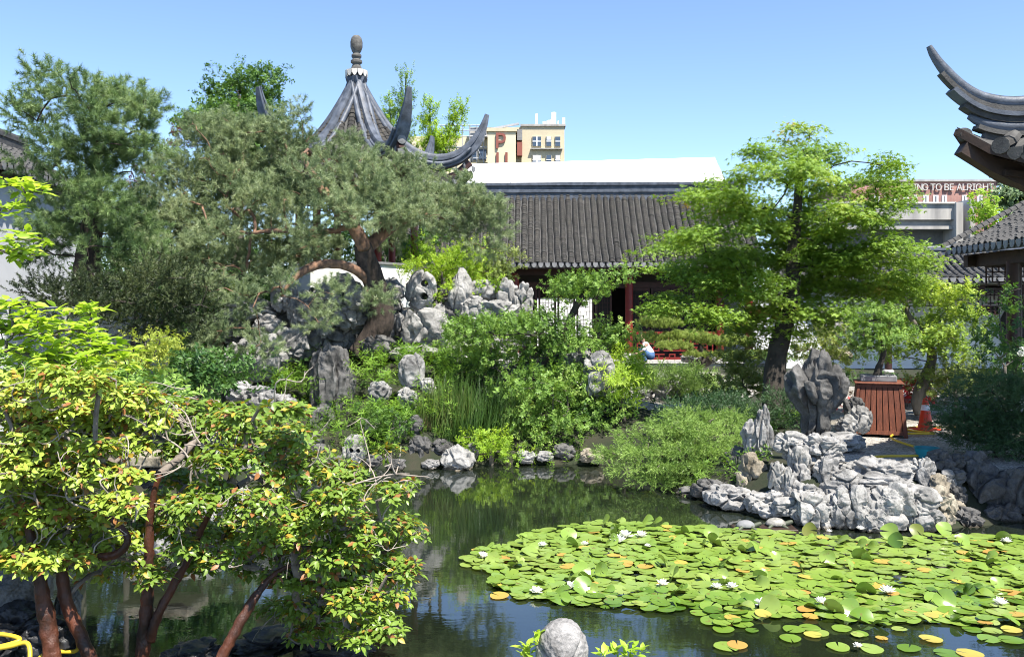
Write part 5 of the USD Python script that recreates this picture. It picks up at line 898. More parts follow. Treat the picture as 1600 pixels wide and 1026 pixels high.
# ------------------------------------------------------------------ rocks
def rock_mesh(rx, ry, rz_, seed, sub=4, lumps=0, crease=.26, tall=1.0, rough=.2, scoop=1.0, profile=None, bed=0.0):
    """A water-worn stone: lumps parted by deep creases, pits and ledges."""
    rng = np.random.default_rng(seed); lumps = lumps or int(rng.integers(8, 19)); s = trimesh.creation.icosphere(subdivisions=sub); d = np.array(s.vertices)
    w = d * [1, 1, 1 / tall] + .25 * (fbm(d * 2.2 + seed, 3, seed) - .5)[:, None]
    c = rng.normal(size=(lumps, 3)); c /= np.linalg.norm(c, axis=1, keepdims=True); c *= [1, 1, 1 / tall]
    dist, idx = cKDTree(c).query(w, k=2); gap = dist[:, 1] - dist[:, 0]
    amp = rng.uniform(-.16, .16, lumps)[idx[:, 0]] * np.clip(gap / .12, 0, 1)
    h = rng.normal(size=(int(lumps * 2.4), 3)); h /= np.linalg.norm(h, axis=1, keepdims=True); h *= [1, 1, 1 / tall]
    w2 = w + .16 * np.stack([fbm(d * 4 + 3 * a + seed, 3, seed + a) - .5 for a in range(3)], 1); hd, hi = cKDTree(h).query(w2, k=2); sc = .5 * (hd[:, 0] + .0) / np.maximum(hd[:, 1], 1e-6)
    dep = rng.uniform(.05, .3, len(h))[hi[:, 0]] * scoop
    r = 1 + amp - crease * np.exp(-gap / .07) - dep * np.clip(1 - (sc * 2) ** 2.2, 0, 1) + .5 * scoop * .12 + rough * 1.5 * (fbm(d * 2.2 + 7.7 * seed, 5, seed + 3) - .5) + .05 * (np.abs(fbm(d * 8 + seed, 4, seed + 9) - .5) * 2 - .4)
    pit = rng.normal(size=(8, 3)); pit /= np.linalg.norm(pit, axis=1, keepdims=True); pd = cKDTree(pit).query(d)[0]; r -= .34 * scoop * np.exp(-(pd / .16) ** 2)
    if bed: r += bed * (np.abs(np.modf(np.abs(d[:, 2] * 4 + fbm(d * 2, 2, seed) * 2))[0] - .5) - .25)
    v = np.sign(d) * np.abs(d) ** .82; v = v / np.linalg.norm(v, axis=1, keepdims=True) * (1 + .12 * (np.linalg.norm(v, axis=1, keepdims=True) - 1)) * r[:, None]
    v *= [rx, ry, rz_]
    if profile is not None:                                    # narrower or wider with height
        t = (v[:, 2] / rz_ + 1) / 2; k = np.interp(t, [x for x, _ in profile], [y for _, y in profile]); v[:, :2] *= k[:, None]
    a = rng.uniform(-.25, .25); return v @ rz(a).T, np.array(s.faces)
def holes(mesh, hs):
    """Bores holes (x, z, radius) straight through a stone along y, slightly bent."""
    A = m3.Manifold(m3.Mesh(np.asarray(mesh[0], np.float32), np.asarray(mesh[1], np.uint32)))
    L = np.ptp(mesh[0][:, 1])
    for x, z, r in hs:
        v, f = tube(curve([(x - .2 * r, -L, z), (x, 0, z + .5 * r), (x + .5 * r, L, z + .8 * r)], 9), np.array([1.5, 1.4, 1.25, 1.1, .95, .8, .7, .65, .6]) * r, 12)
        B = m3.Manifold(m3.Mesh(v.astype(np.float32), f.astype(np.uint32)))
        if B.volume() < 0: B = m3.Manifold(m3.Mesh(v.astype(np.float32), f[:, ::-1].astype(np.uint32)))
        A = A - B
    m = A.to_mesh(); return np.array(m.vert_properties[:, :3], float), np.array(m.tri_verts)
RK = 0
def rock(px, py, w, h, D, label, mt='limestone', depth=None, sub=4, hole=None, group=None, name='limestone_rock', **k):
    global RK; RK += 1
    c = P(px, py, D); rx, rz_ = S(w, D) / 2 * 1.04, S(h, D) / 2 * 1.04; sub = max(sub, 5 if w * h > 1800 else 4); ry = depth or min(max(rx, rz_ * .6), .9)
    m = rock_mesh(rx, ry, rz_, RK * 13 + 5, sub, **k)
    if hole: m = holes(m, [(S(a, D), S(-b, D), S(r, D)) for a, b, r in hole])
    m = xf(m, None, c)
    p = thing(name, label, 'rock', (c[0], c[1], c[2] - rz_), group)
    obj('stone', m, M[mt], p, smooth=60)
    return p
def rocks():
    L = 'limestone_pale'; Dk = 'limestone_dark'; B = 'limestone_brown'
    # rockery below the pavilion
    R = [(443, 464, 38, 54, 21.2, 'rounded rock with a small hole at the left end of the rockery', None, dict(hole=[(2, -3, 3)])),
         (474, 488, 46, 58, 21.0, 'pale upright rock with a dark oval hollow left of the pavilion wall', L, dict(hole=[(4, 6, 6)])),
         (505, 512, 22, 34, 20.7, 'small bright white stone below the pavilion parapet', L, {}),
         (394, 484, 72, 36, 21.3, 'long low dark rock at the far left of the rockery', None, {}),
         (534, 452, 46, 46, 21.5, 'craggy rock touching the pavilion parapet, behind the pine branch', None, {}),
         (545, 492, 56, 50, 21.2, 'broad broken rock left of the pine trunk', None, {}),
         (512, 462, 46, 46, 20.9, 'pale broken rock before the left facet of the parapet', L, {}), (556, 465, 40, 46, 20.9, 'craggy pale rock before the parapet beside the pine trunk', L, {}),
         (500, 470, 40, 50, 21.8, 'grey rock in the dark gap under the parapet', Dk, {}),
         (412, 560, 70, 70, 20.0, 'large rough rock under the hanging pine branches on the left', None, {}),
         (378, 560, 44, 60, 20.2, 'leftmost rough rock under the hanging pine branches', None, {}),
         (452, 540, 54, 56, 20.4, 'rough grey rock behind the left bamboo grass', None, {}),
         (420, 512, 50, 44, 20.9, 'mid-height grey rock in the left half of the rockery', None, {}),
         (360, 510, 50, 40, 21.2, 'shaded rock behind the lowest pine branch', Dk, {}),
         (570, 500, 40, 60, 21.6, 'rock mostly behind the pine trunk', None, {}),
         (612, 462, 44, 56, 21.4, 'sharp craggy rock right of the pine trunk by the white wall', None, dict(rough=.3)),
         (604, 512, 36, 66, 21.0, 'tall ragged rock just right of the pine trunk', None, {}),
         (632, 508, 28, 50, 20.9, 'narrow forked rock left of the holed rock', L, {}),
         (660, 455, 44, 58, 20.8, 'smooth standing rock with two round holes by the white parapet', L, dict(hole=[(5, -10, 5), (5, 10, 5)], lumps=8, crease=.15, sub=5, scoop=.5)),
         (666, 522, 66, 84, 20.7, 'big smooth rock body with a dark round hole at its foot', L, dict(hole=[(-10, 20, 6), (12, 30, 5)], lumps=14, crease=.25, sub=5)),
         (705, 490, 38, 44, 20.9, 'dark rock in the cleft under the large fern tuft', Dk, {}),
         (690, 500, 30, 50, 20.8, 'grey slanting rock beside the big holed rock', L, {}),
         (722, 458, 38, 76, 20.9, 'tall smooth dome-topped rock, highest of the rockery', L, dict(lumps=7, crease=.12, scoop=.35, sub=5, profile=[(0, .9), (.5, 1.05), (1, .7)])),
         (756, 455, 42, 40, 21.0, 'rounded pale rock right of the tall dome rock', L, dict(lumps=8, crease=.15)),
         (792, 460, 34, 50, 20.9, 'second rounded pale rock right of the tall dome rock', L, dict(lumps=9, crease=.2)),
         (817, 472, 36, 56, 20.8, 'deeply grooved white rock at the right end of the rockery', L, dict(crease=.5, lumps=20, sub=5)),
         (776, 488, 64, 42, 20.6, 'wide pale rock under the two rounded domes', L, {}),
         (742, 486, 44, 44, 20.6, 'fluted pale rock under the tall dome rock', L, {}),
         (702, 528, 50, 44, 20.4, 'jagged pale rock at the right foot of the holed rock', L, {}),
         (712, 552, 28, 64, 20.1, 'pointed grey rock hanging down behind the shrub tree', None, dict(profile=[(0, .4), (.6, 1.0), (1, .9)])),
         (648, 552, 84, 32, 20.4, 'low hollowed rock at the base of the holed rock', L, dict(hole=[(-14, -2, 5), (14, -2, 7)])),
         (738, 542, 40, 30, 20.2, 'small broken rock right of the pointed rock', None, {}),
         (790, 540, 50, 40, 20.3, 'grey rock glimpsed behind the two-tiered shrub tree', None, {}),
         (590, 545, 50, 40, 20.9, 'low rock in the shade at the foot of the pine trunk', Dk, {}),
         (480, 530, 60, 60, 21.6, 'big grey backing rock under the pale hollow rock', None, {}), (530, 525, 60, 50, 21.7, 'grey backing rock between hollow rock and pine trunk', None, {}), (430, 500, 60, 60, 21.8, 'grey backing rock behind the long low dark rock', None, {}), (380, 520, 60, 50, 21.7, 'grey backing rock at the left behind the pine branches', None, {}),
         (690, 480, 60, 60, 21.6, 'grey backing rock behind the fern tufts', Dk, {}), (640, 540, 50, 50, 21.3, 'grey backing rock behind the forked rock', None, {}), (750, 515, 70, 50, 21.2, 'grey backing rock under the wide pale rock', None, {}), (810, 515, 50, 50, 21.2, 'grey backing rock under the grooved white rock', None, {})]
    for px, py, w, h, D, lab, mt, kw in R: rock(px, py, w, h, D - (.9 if px < 600 else 0), lab, mt or 'limestone', **kw)
    # on the mound and along the far bank
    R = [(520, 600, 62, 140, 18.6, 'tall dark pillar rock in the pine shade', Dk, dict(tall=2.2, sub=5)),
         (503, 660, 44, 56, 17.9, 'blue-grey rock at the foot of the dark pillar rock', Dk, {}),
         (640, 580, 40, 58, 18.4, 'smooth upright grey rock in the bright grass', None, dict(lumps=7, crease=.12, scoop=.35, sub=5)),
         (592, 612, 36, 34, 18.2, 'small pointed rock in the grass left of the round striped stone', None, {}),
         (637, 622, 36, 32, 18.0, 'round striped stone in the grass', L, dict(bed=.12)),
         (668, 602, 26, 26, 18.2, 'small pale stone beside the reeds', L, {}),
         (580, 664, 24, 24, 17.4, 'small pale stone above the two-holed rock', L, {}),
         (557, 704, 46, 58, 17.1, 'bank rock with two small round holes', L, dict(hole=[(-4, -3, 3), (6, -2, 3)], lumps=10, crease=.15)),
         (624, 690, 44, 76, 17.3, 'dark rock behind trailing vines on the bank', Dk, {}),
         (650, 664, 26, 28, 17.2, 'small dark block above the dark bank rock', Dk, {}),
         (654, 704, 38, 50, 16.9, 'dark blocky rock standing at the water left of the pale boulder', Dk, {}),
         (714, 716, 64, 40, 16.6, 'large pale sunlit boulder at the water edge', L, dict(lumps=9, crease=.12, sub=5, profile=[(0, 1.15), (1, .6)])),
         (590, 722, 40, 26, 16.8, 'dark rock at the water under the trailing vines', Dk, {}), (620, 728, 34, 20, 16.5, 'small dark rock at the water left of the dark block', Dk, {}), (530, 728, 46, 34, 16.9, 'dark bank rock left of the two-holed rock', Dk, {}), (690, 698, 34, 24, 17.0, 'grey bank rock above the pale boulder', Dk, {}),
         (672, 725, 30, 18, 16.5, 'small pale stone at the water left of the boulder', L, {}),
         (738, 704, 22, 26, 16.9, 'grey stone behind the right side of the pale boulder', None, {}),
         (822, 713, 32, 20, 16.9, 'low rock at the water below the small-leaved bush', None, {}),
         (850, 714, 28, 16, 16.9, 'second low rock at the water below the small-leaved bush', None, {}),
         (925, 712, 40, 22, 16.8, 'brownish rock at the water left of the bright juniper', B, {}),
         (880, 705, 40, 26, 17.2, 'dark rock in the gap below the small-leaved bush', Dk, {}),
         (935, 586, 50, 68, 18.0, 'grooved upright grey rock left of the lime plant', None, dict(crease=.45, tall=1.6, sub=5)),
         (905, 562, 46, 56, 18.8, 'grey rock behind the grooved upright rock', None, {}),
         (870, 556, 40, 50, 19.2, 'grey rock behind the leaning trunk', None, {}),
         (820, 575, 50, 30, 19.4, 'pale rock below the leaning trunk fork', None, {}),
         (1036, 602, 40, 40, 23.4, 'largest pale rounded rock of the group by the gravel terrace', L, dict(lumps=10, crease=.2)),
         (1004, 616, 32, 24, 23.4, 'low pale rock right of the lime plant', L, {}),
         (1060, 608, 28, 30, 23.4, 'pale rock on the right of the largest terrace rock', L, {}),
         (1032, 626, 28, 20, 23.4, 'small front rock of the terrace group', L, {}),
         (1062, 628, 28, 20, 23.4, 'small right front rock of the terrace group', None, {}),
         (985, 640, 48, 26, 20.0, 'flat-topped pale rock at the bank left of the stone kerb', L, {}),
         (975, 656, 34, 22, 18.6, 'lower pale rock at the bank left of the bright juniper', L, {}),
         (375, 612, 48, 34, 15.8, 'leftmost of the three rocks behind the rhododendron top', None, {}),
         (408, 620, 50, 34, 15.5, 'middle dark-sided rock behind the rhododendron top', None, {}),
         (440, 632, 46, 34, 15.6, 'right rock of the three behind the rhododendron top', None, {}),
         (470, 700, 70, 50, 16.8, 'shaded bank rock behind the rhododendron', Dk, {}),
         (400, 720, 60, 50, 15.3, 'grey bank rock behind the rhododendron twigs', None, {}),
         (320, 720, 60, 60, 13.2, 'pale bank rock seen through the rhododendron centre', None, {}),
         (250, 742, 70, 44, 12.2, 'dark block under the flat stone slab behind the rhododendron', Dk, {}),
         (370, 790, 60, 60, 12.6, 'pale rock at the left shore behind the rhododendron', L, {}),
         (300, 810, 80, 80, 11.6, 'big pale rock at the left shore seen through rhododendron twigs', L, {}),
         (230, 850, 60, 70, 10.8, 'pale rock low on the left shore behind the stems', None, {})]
    for px, py, w, h, D, lab, mt, kw in R: rock(px, py, w, h, D, lab, mt or 'limestone', **kw)
    # the rock pile on the right of the pond
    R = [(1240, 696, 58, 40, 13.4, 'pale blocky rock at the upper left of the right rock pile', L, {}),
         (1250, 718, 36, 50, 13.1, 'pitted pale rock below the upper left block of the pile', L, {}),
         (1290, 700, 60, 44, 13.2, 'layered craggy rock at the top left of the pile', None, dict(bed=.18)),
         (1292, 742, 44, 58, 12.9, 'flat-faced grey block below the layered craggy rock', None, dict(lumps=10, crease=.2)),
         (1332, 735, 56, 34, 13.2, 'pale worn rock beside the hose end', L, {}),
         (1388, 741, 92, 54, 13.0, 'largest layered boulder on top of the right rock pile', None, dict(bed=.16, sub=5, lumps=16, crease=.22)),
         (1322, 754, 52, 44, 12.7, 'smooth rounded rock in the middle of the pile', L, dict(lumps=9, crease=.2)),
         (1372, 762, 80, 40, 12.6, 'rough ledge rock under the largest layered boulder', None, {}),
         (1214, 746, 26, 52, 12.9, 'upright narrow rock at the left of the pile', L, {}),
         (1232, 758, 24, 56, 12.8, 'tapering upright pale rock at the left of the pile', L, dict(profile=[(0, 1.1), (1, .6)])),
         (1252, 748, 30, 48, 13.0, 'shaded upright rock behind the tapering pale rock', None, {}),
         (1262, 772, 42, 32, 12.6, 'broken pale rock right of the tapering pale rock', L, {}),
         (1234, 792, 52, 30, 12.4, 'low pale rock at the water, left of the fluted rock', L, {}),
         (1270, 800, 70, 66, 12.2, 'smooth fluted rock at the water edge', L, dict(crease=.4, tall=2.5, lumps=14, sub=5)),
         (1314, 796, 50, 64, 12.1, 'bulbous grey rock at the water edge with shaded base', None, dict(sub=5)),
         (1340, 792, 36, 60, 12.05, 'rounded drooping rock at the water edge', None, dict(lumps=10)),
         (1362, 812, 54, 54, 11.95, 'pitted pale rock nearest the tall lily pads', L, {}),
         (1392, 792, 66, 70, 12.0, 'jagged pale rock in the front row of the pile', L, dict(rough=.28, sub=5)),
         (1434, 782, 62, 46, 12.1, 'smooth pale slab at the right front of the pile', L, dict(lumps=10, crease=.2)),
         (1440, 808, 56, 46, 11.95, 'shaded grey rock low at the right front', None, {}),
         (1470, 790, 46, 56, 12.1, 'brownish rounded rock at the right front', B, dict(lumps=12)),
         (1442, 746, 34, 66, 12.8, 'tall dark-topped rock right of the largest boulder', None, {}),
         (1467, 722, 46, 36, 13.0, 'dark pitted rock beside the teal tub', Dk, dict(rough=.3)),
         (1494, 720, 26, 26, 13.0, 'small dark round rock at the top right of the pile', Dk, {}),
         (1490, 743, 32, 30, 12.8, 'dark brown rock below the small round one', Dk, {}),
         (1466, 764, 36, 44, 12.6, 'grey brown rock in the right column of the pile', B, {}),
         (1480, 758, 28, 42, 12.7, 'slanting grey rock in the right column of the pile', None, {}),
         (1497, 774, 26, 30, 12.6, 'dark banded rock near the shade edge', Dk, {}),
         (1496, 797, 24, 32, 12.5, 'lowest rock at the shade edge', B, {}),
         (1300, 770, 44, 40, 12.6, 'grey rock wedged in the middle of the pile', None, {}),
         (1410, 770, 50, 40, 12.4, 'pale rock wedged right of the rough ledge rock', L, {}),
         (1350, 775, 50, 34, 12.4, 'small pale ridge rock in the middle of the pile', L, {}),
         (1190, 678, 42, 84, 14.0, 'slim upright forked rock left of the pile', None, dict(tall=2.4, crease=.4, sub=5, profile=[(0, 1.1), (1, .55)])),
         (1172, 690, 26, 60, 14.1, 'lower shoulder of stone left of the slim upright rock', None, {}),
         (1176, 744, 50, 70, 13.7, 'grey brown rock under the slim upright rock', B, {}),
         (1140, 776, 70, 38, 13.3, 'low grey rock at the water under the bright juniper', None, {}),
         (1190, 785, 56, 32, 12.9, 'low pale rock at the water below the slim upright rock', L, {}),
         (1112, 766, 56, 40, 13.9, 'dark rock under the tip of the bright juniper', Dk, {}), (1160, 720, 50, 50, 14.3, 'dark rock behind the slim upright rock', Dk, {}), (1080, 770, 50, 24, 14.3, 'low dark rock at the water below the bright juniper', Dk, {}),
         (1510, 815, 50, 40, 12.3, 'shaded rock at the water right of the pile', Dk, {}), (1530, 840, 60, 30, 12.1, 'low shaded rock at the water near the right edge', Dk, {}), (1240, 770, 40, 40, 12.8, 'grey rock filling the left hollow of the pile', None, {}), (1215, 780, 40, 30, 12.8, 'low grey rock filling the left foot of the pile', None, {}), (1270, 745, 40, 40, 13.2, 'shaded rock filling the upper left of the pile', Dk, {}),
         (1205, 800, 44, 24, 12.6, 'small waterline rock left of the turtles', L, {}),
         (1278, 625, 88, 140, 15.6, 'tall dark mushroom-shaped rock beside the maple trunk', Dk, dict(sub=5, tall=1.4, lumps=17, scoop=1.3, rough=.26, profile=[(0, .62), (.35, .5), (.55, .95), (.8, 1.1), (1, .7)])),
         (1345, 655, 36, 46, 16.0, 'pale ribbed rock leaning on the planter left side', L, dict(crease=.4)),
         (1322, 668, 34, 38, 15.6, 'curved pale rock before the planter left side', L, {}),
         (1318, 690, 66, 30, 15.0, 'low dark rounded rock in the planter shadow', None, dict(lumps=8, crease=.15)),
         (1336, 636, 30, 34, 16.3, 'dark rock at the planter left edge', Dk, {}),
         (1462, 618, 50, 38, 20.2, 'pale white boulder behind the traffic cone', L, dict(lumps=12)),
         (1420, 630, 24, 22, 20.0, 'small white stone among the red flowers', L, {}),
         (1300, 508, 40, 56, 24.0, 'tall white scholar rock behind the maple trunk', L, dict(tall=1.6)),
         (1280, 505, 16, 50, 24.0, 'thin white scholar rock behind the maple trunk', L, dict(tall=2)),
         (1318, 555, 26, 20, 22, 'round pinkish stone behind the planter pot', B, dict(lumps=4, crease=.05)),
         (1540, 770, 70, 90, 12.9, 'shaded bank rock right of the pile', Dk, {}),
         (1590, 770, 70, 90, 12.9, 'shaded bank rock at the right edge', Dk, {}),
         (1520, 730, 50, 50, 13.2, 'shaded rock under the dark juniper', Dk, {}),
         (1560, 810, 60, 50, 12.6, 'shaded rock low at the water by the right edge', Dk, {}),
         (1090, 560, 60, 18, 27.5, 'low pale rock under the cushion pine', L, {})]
    for px, py, w, h, D, lab, mt, kw in R: rock(px, py, w, h, D, lab, mt or 'limestone', **kw)
    # foreground
    R = [(15, 925, 110, 90, 7.2, 'big pale and wet black rock at the lower left corner', None, dict(sub=5, lumps=8, crease=.12, scoop=.25)),
         (15, 985, 130, 90, 6.9, 'wet black rock under the yellow hose', 'wet_rock', {}),
         (75, 1000, 80, 70, 6.9, 'dark wet rock between hose and stem', 'wet_rock', {}),
         (105, 950, 40, 70, 7.5, 'pale pointed rock between the two left stems', L, {}),
         (420, 1012, 130, 40, 7.9, 'low dark ledge rock at the bottom right of the stems', 'wet_rock', {}),
         (520, 1016, 120, 36, 7.8, 'flat wet ledge rock under the rhododendron tip', 'wet_rock', {}),
         (300, 1025, 100, 44, 7.6, 'low wet rock between the leaning stems', 'wet_rock', {})]
    for px, py, w, h, D, lab, mt, kw in R: rock(px, py, w, h, D, lab, mt or 'limestone', **kw)
    rock(880, 1016, 74, 84, 7.0, 'rounded speckled granite boulder in the foreground pond', 'granite', depth=.19, sub=5, name='granite_boulder', lumps=6, crease=.05, rough=.1, scoop=.25)
    # cut stones
    a = P(1030, 637, 20.6); p = thing('stone_kerb', 'flat pale kerb slab along the gravel terrace', 'kerb', a); obj('slab', xf(box(-.55, .55, -.2, .2, -.12, .06, .015), rz(.12), a), M['stone'], p)
    a = P(255, 712, 11.9); p = thing('stone_slab', 'flat weathered stone slab behind the rhododendron', 'slab', a); obj('slab', xf(box(-.5, .5, -.3, .3, -.1, .04, .02), rz(-.1), a), M['limestone_brown'], p)
rocks()

# ------------------------------------------------------------------ grasses
def patch(name, label, kind, mt, spots, size=1.0, seed=1, cat='grass', per=10, spread=.25, up=.25):
    rng = np.random.default_rng(seed); pos = []
    for px, py, D in spots:
        q = P(px, py, D)
        for k in range(per):
            x, y = q[0] + rng.normal(0, spread), q[1] + rng.normal(0, spread); pos.append([x, y, max(float(height(x, y)), q[2] - .12) if abs(float(height(x, y)) - q[2]) < .5 else q[2]])
    pos = np.array(pos); R = basis_z(np.tile([0, 0, 1.0], (len(pos), 1)) + rng.normal(0, up, (len(pos), 3)), rng)
    pth = instancer(None, name, kind, M[mt], pos, R, size * rng.uniform(.7, 1.25, len(pos)), label, cat)
    return pth
patch('bamboo_grass', 'bright green dwarf bamboo covering the mound around the pine', 'bamboo', 'grass', [(590, 570, 19.3), (620, 560, 19.5), (650, 555, 19.8), (690, 560, 19.4), (570, 590, 18.8), (600, 600, 18.6), (460, 590, 18.9), (440, 600, 18.6), (470, 610, 18.4), (440, 560, 19.5), (700, 600, 18.5), (670, 620, 18.1), (560, 640, 17.9), (590, 650, 17.7), (620, 645, 17.8), (540, 660, 17.6), (690, 640, 17.6), (650, 645, 17.8), (430, 640, 17.6), (455, 650, 17.4), (610, 680, 17.2), (590, 690, 17.2), (720, 560, 19.6), (680, 580, 18.9)], size=.9, seed=3, per=26, spread=.28, up=.45, cat='bamboo grass')
patch('reeds', 'tall dark green reeds at the far pond bank', 'reed', 'reed', [(690, 690, 17.4), (710, 690, 17.3), (730, 690, 17.4), (750, 690, 17.4), (770, 690, 17.5), (790, 690, 17.6), (720, 680, 17.7), (760, 680, 17.8), (700, 680, 17.6)], seed=4, per=8, spread=.16, up=.14, size=.88, cat='reeds')
patch('dry_tuft', 'small straw-coloured grass tuft beside the reeds', 'grass', 'dry_grass', [(675, 660, 17.5), (680, 650, 17.6)], seed=5, per=7, spread=.07, size=.6)
patch('bank_grass', 'low green weeds along the pond banks', 'bamboo', 'grass', [(690, 710, 17.0), (800, 712, 17.0), (640, 700, 17.2), (1170, 700, 14.2), (1200, 720, 13.9), (870, 715, 17), (840, 708, 17.2), (900, 712, 17.1), (950, 712, 17), (780, 710, 17.1), (560, 690, 17.3), (600, 705, 17.2), (520, 700, 17.2), (540, 690, 17.3), (575, 715, 16.9), (500, 680, 17.4), (480, 690, 17.1), (545, 715, 17), (510, 720, 16.9), (615, 715, 16.9), (1130, 740, 14.2), (1150, 760, 13.8), (1100, 750, 14.6), (1180, 730, 14), (1250, 650, 16.5), (1220, 660, 16)], seed=6, per=8, spread=.15, size=.6, cat='weeds', up=.4)
patch('ground_cover', 'low dark leafy ground cover filling the beds', 'small', 'deep', [(x, y, d) for x, y, d in ((1120, 620, 19.5), (1180, 640, 18.8), (1240, 600, 20), (300, 560, 17), (360, 560, 18), (200, 560, 16), (100, 560, 15), (860, 620, 19), (920, 640, 18.3), (800, 620, 18.6), (1420, 600, 22), (1500, 600, 20.5), (1380, 600, 22), (1300, 590, 21), (260, 600, 14), (480, 630, 18.3), (1240, 560, 24), (1200, 560, 25), (700, 500, 22.5), (560, 560, 20.5), (1330, 560, 25))], seed=7, per=45, spread=.6, up=.6, cat='ground cover')
patch('foreground_weeds', 'pale green and straw weeds on the near bank between the stems', 'grass', 'dry_grass', [(270, 1016, 7.9), (310, 1020, 7.8), (240, 1020, 7.8), (290, 1030, 7.6)], seed=8, per=5, spread=.06, size=.36, cat='weeds')
patch('stem_side_plant', 'small bright leafy plant beside the left stem', 'small', 'lime', [(52, 960, 7.4), (58, 930, 7.5), (62, 985, 7.2)], seed=9, per=10, spread=.05, size=.7, cat='plant', up=.6)

# ------------------------------------------------------------------ large-leaved foreground plants
def leafy_parts(p, pos, dirs, ups, L, W, sizes, mats, rng, droop=.2, near=300, st=3, fold=.25):
    """Leaves set one by one: the largest in view are parts, the rest one part."""
    v, f = leaf(L, W, droop, fold, st); R = basis_x(dirs, ups); V, Fc = many(v, f, R, pos, sizes); n = len(pos); V = V.reshape(n, len(v), 3)
    m = rng.choice(len(mats), n, p=[w for _, w in mats]); score = sizes / pos[:, 1] * np.abs(R[:, 1, 2] * .7 + R[:, 2, 2] * .5 + .2); order = np.argsort(-score); nearset = order[:near]
    for i in nearset: obj('leaf', (V[i], f), M[mats[m[i]][0]], p, smooth=True)
    rest = order[near:]
    for k, (mt, _) in enumerate(mats):
        ids = rest[m[rest] == k]
        if len(ids): obj('leaves', (V[ids].reshape(-1, 3), (f[None] + (np.arange(len(ids)) * len(v))[:, None, None]).reshape(-1, 3)), M[mt], p, kind='stuff', smooth=True)
def rhodo(label, stems, clumps, D, seed, dens, jd, bare):
    rng = np.random.default_rng(seed); pts, out, cen = clump_points(clumps, D, dens, rng, 1.1, jd, .25, .3)
    base = P(*stems[0][0][:3]); p = thing('rhododendron', label, 'shrub', base); tr = []
    for st in stems:
        tp = np.array([P(a, b, d) for a, b, d, r in st]); rr = np.array([S(r, d) for a, b, d, r in st]) * .84; v, f, c = trunk_mesh(tp, rr, 14, .2, seed, n=44); obj('stem', (v, f), M['bark_red'], p, smooth=True); tr.append((c[:, :3], c[:, 3]))
    tips = pts[rng.random(len(pts)) < .45]
    g = grow(tr, np.vstack([cen, tips]), rng, r_tip=.0042, power=.4, wig=.16, arch=.06, sides=6, cost=.12); limbs_to(p, g, M['twig'], 'branch')
    tw = []
    for c in bare:                                             # bare crooked twigs standing out of the foliage
        a, b = P(*c[:3]), P(*c[3:]); q = curve(np.array([a, a + (b - a) * .35 + rng.normal(0, .06, 3), a + (b - a) * .7 + rng.normal(0, .06, 3), b]), 12); tw.append(tube(q, np.linspace(.009, .004, 12), 6))
        for k in range(3):
            i = rng.integers(3, 11); e = q[i] + rng.normal(0, .14, 3) + [0, 0, .06]; tw.append(tube(curve([q[i], (q[i] + e) / 2 + rng.normal(0, .03, 3), e], 7), np.linspace(.007, .003, 7), 5))
    for c in range(46):
        a = pts[rng.integers(len(pts))] + [0, 0, .02]; b = a + rng.normal(0, .16, 3) * [1.3, 1, .8] + [0, -.05, .1]; q = curve(np.array([a, (a + b) / 2 + rng.normal(0, .05, 3), b, b + rng.normal(0, .06, 3)]), 10); tw.append(tube(q, np.linspace(.0065, .0025, 10), 5))
        for k in range(2):
            i = rng.integers(3, 9); e = q[i] + rng.normal(0, .09, 3); tw.append(tube(curve([q[i], (q[i] + e) / 2 + rng.normal(0, .02, 3), e], 5), np.linspace(.004, .002, 5), 4))
    if tw: obj('bare_twigs', cat_m(tw), M['dry_twig'], p, smooth=True, kind='stuff')
    pos, dirs, ups, sz = [], [], [], []
    for q, o in zip(pts, out):
        n = rng.integers(5, 9); a0 = rng.uniform(0, 6.28); axis_ = o * .5 + np.array([0, 0, .9]) + rng.normal(0, .3, 3); axis_ /= np.linalg.norm(axis_); B = basis_z(axis_[None], rng)[0]
        for k in range(n):
            a = a0 + k * 2.4; el = rng.uniform(-.25, .55); d = B @ np.array([math.cos(a) * math.cos(el), math.sin(a) * math.cos(el), math.sin(el)]); pos.append(q + d * .012 + axis_ * rng.normal(0, .012)); dirs.append(d); ups.append(axis_ + rng.normal(0, .2, 3)); sz.append(rng.uniform(.65, 1.2))
    leafy_parts(p, np.array(pos), np.array(dirs), np.array(ups), .067, .034, np.array(sz), [('rhodo', .87), ('rhodo_yellow', .07), ('rhodo_brown', .06)], rng)
    return p
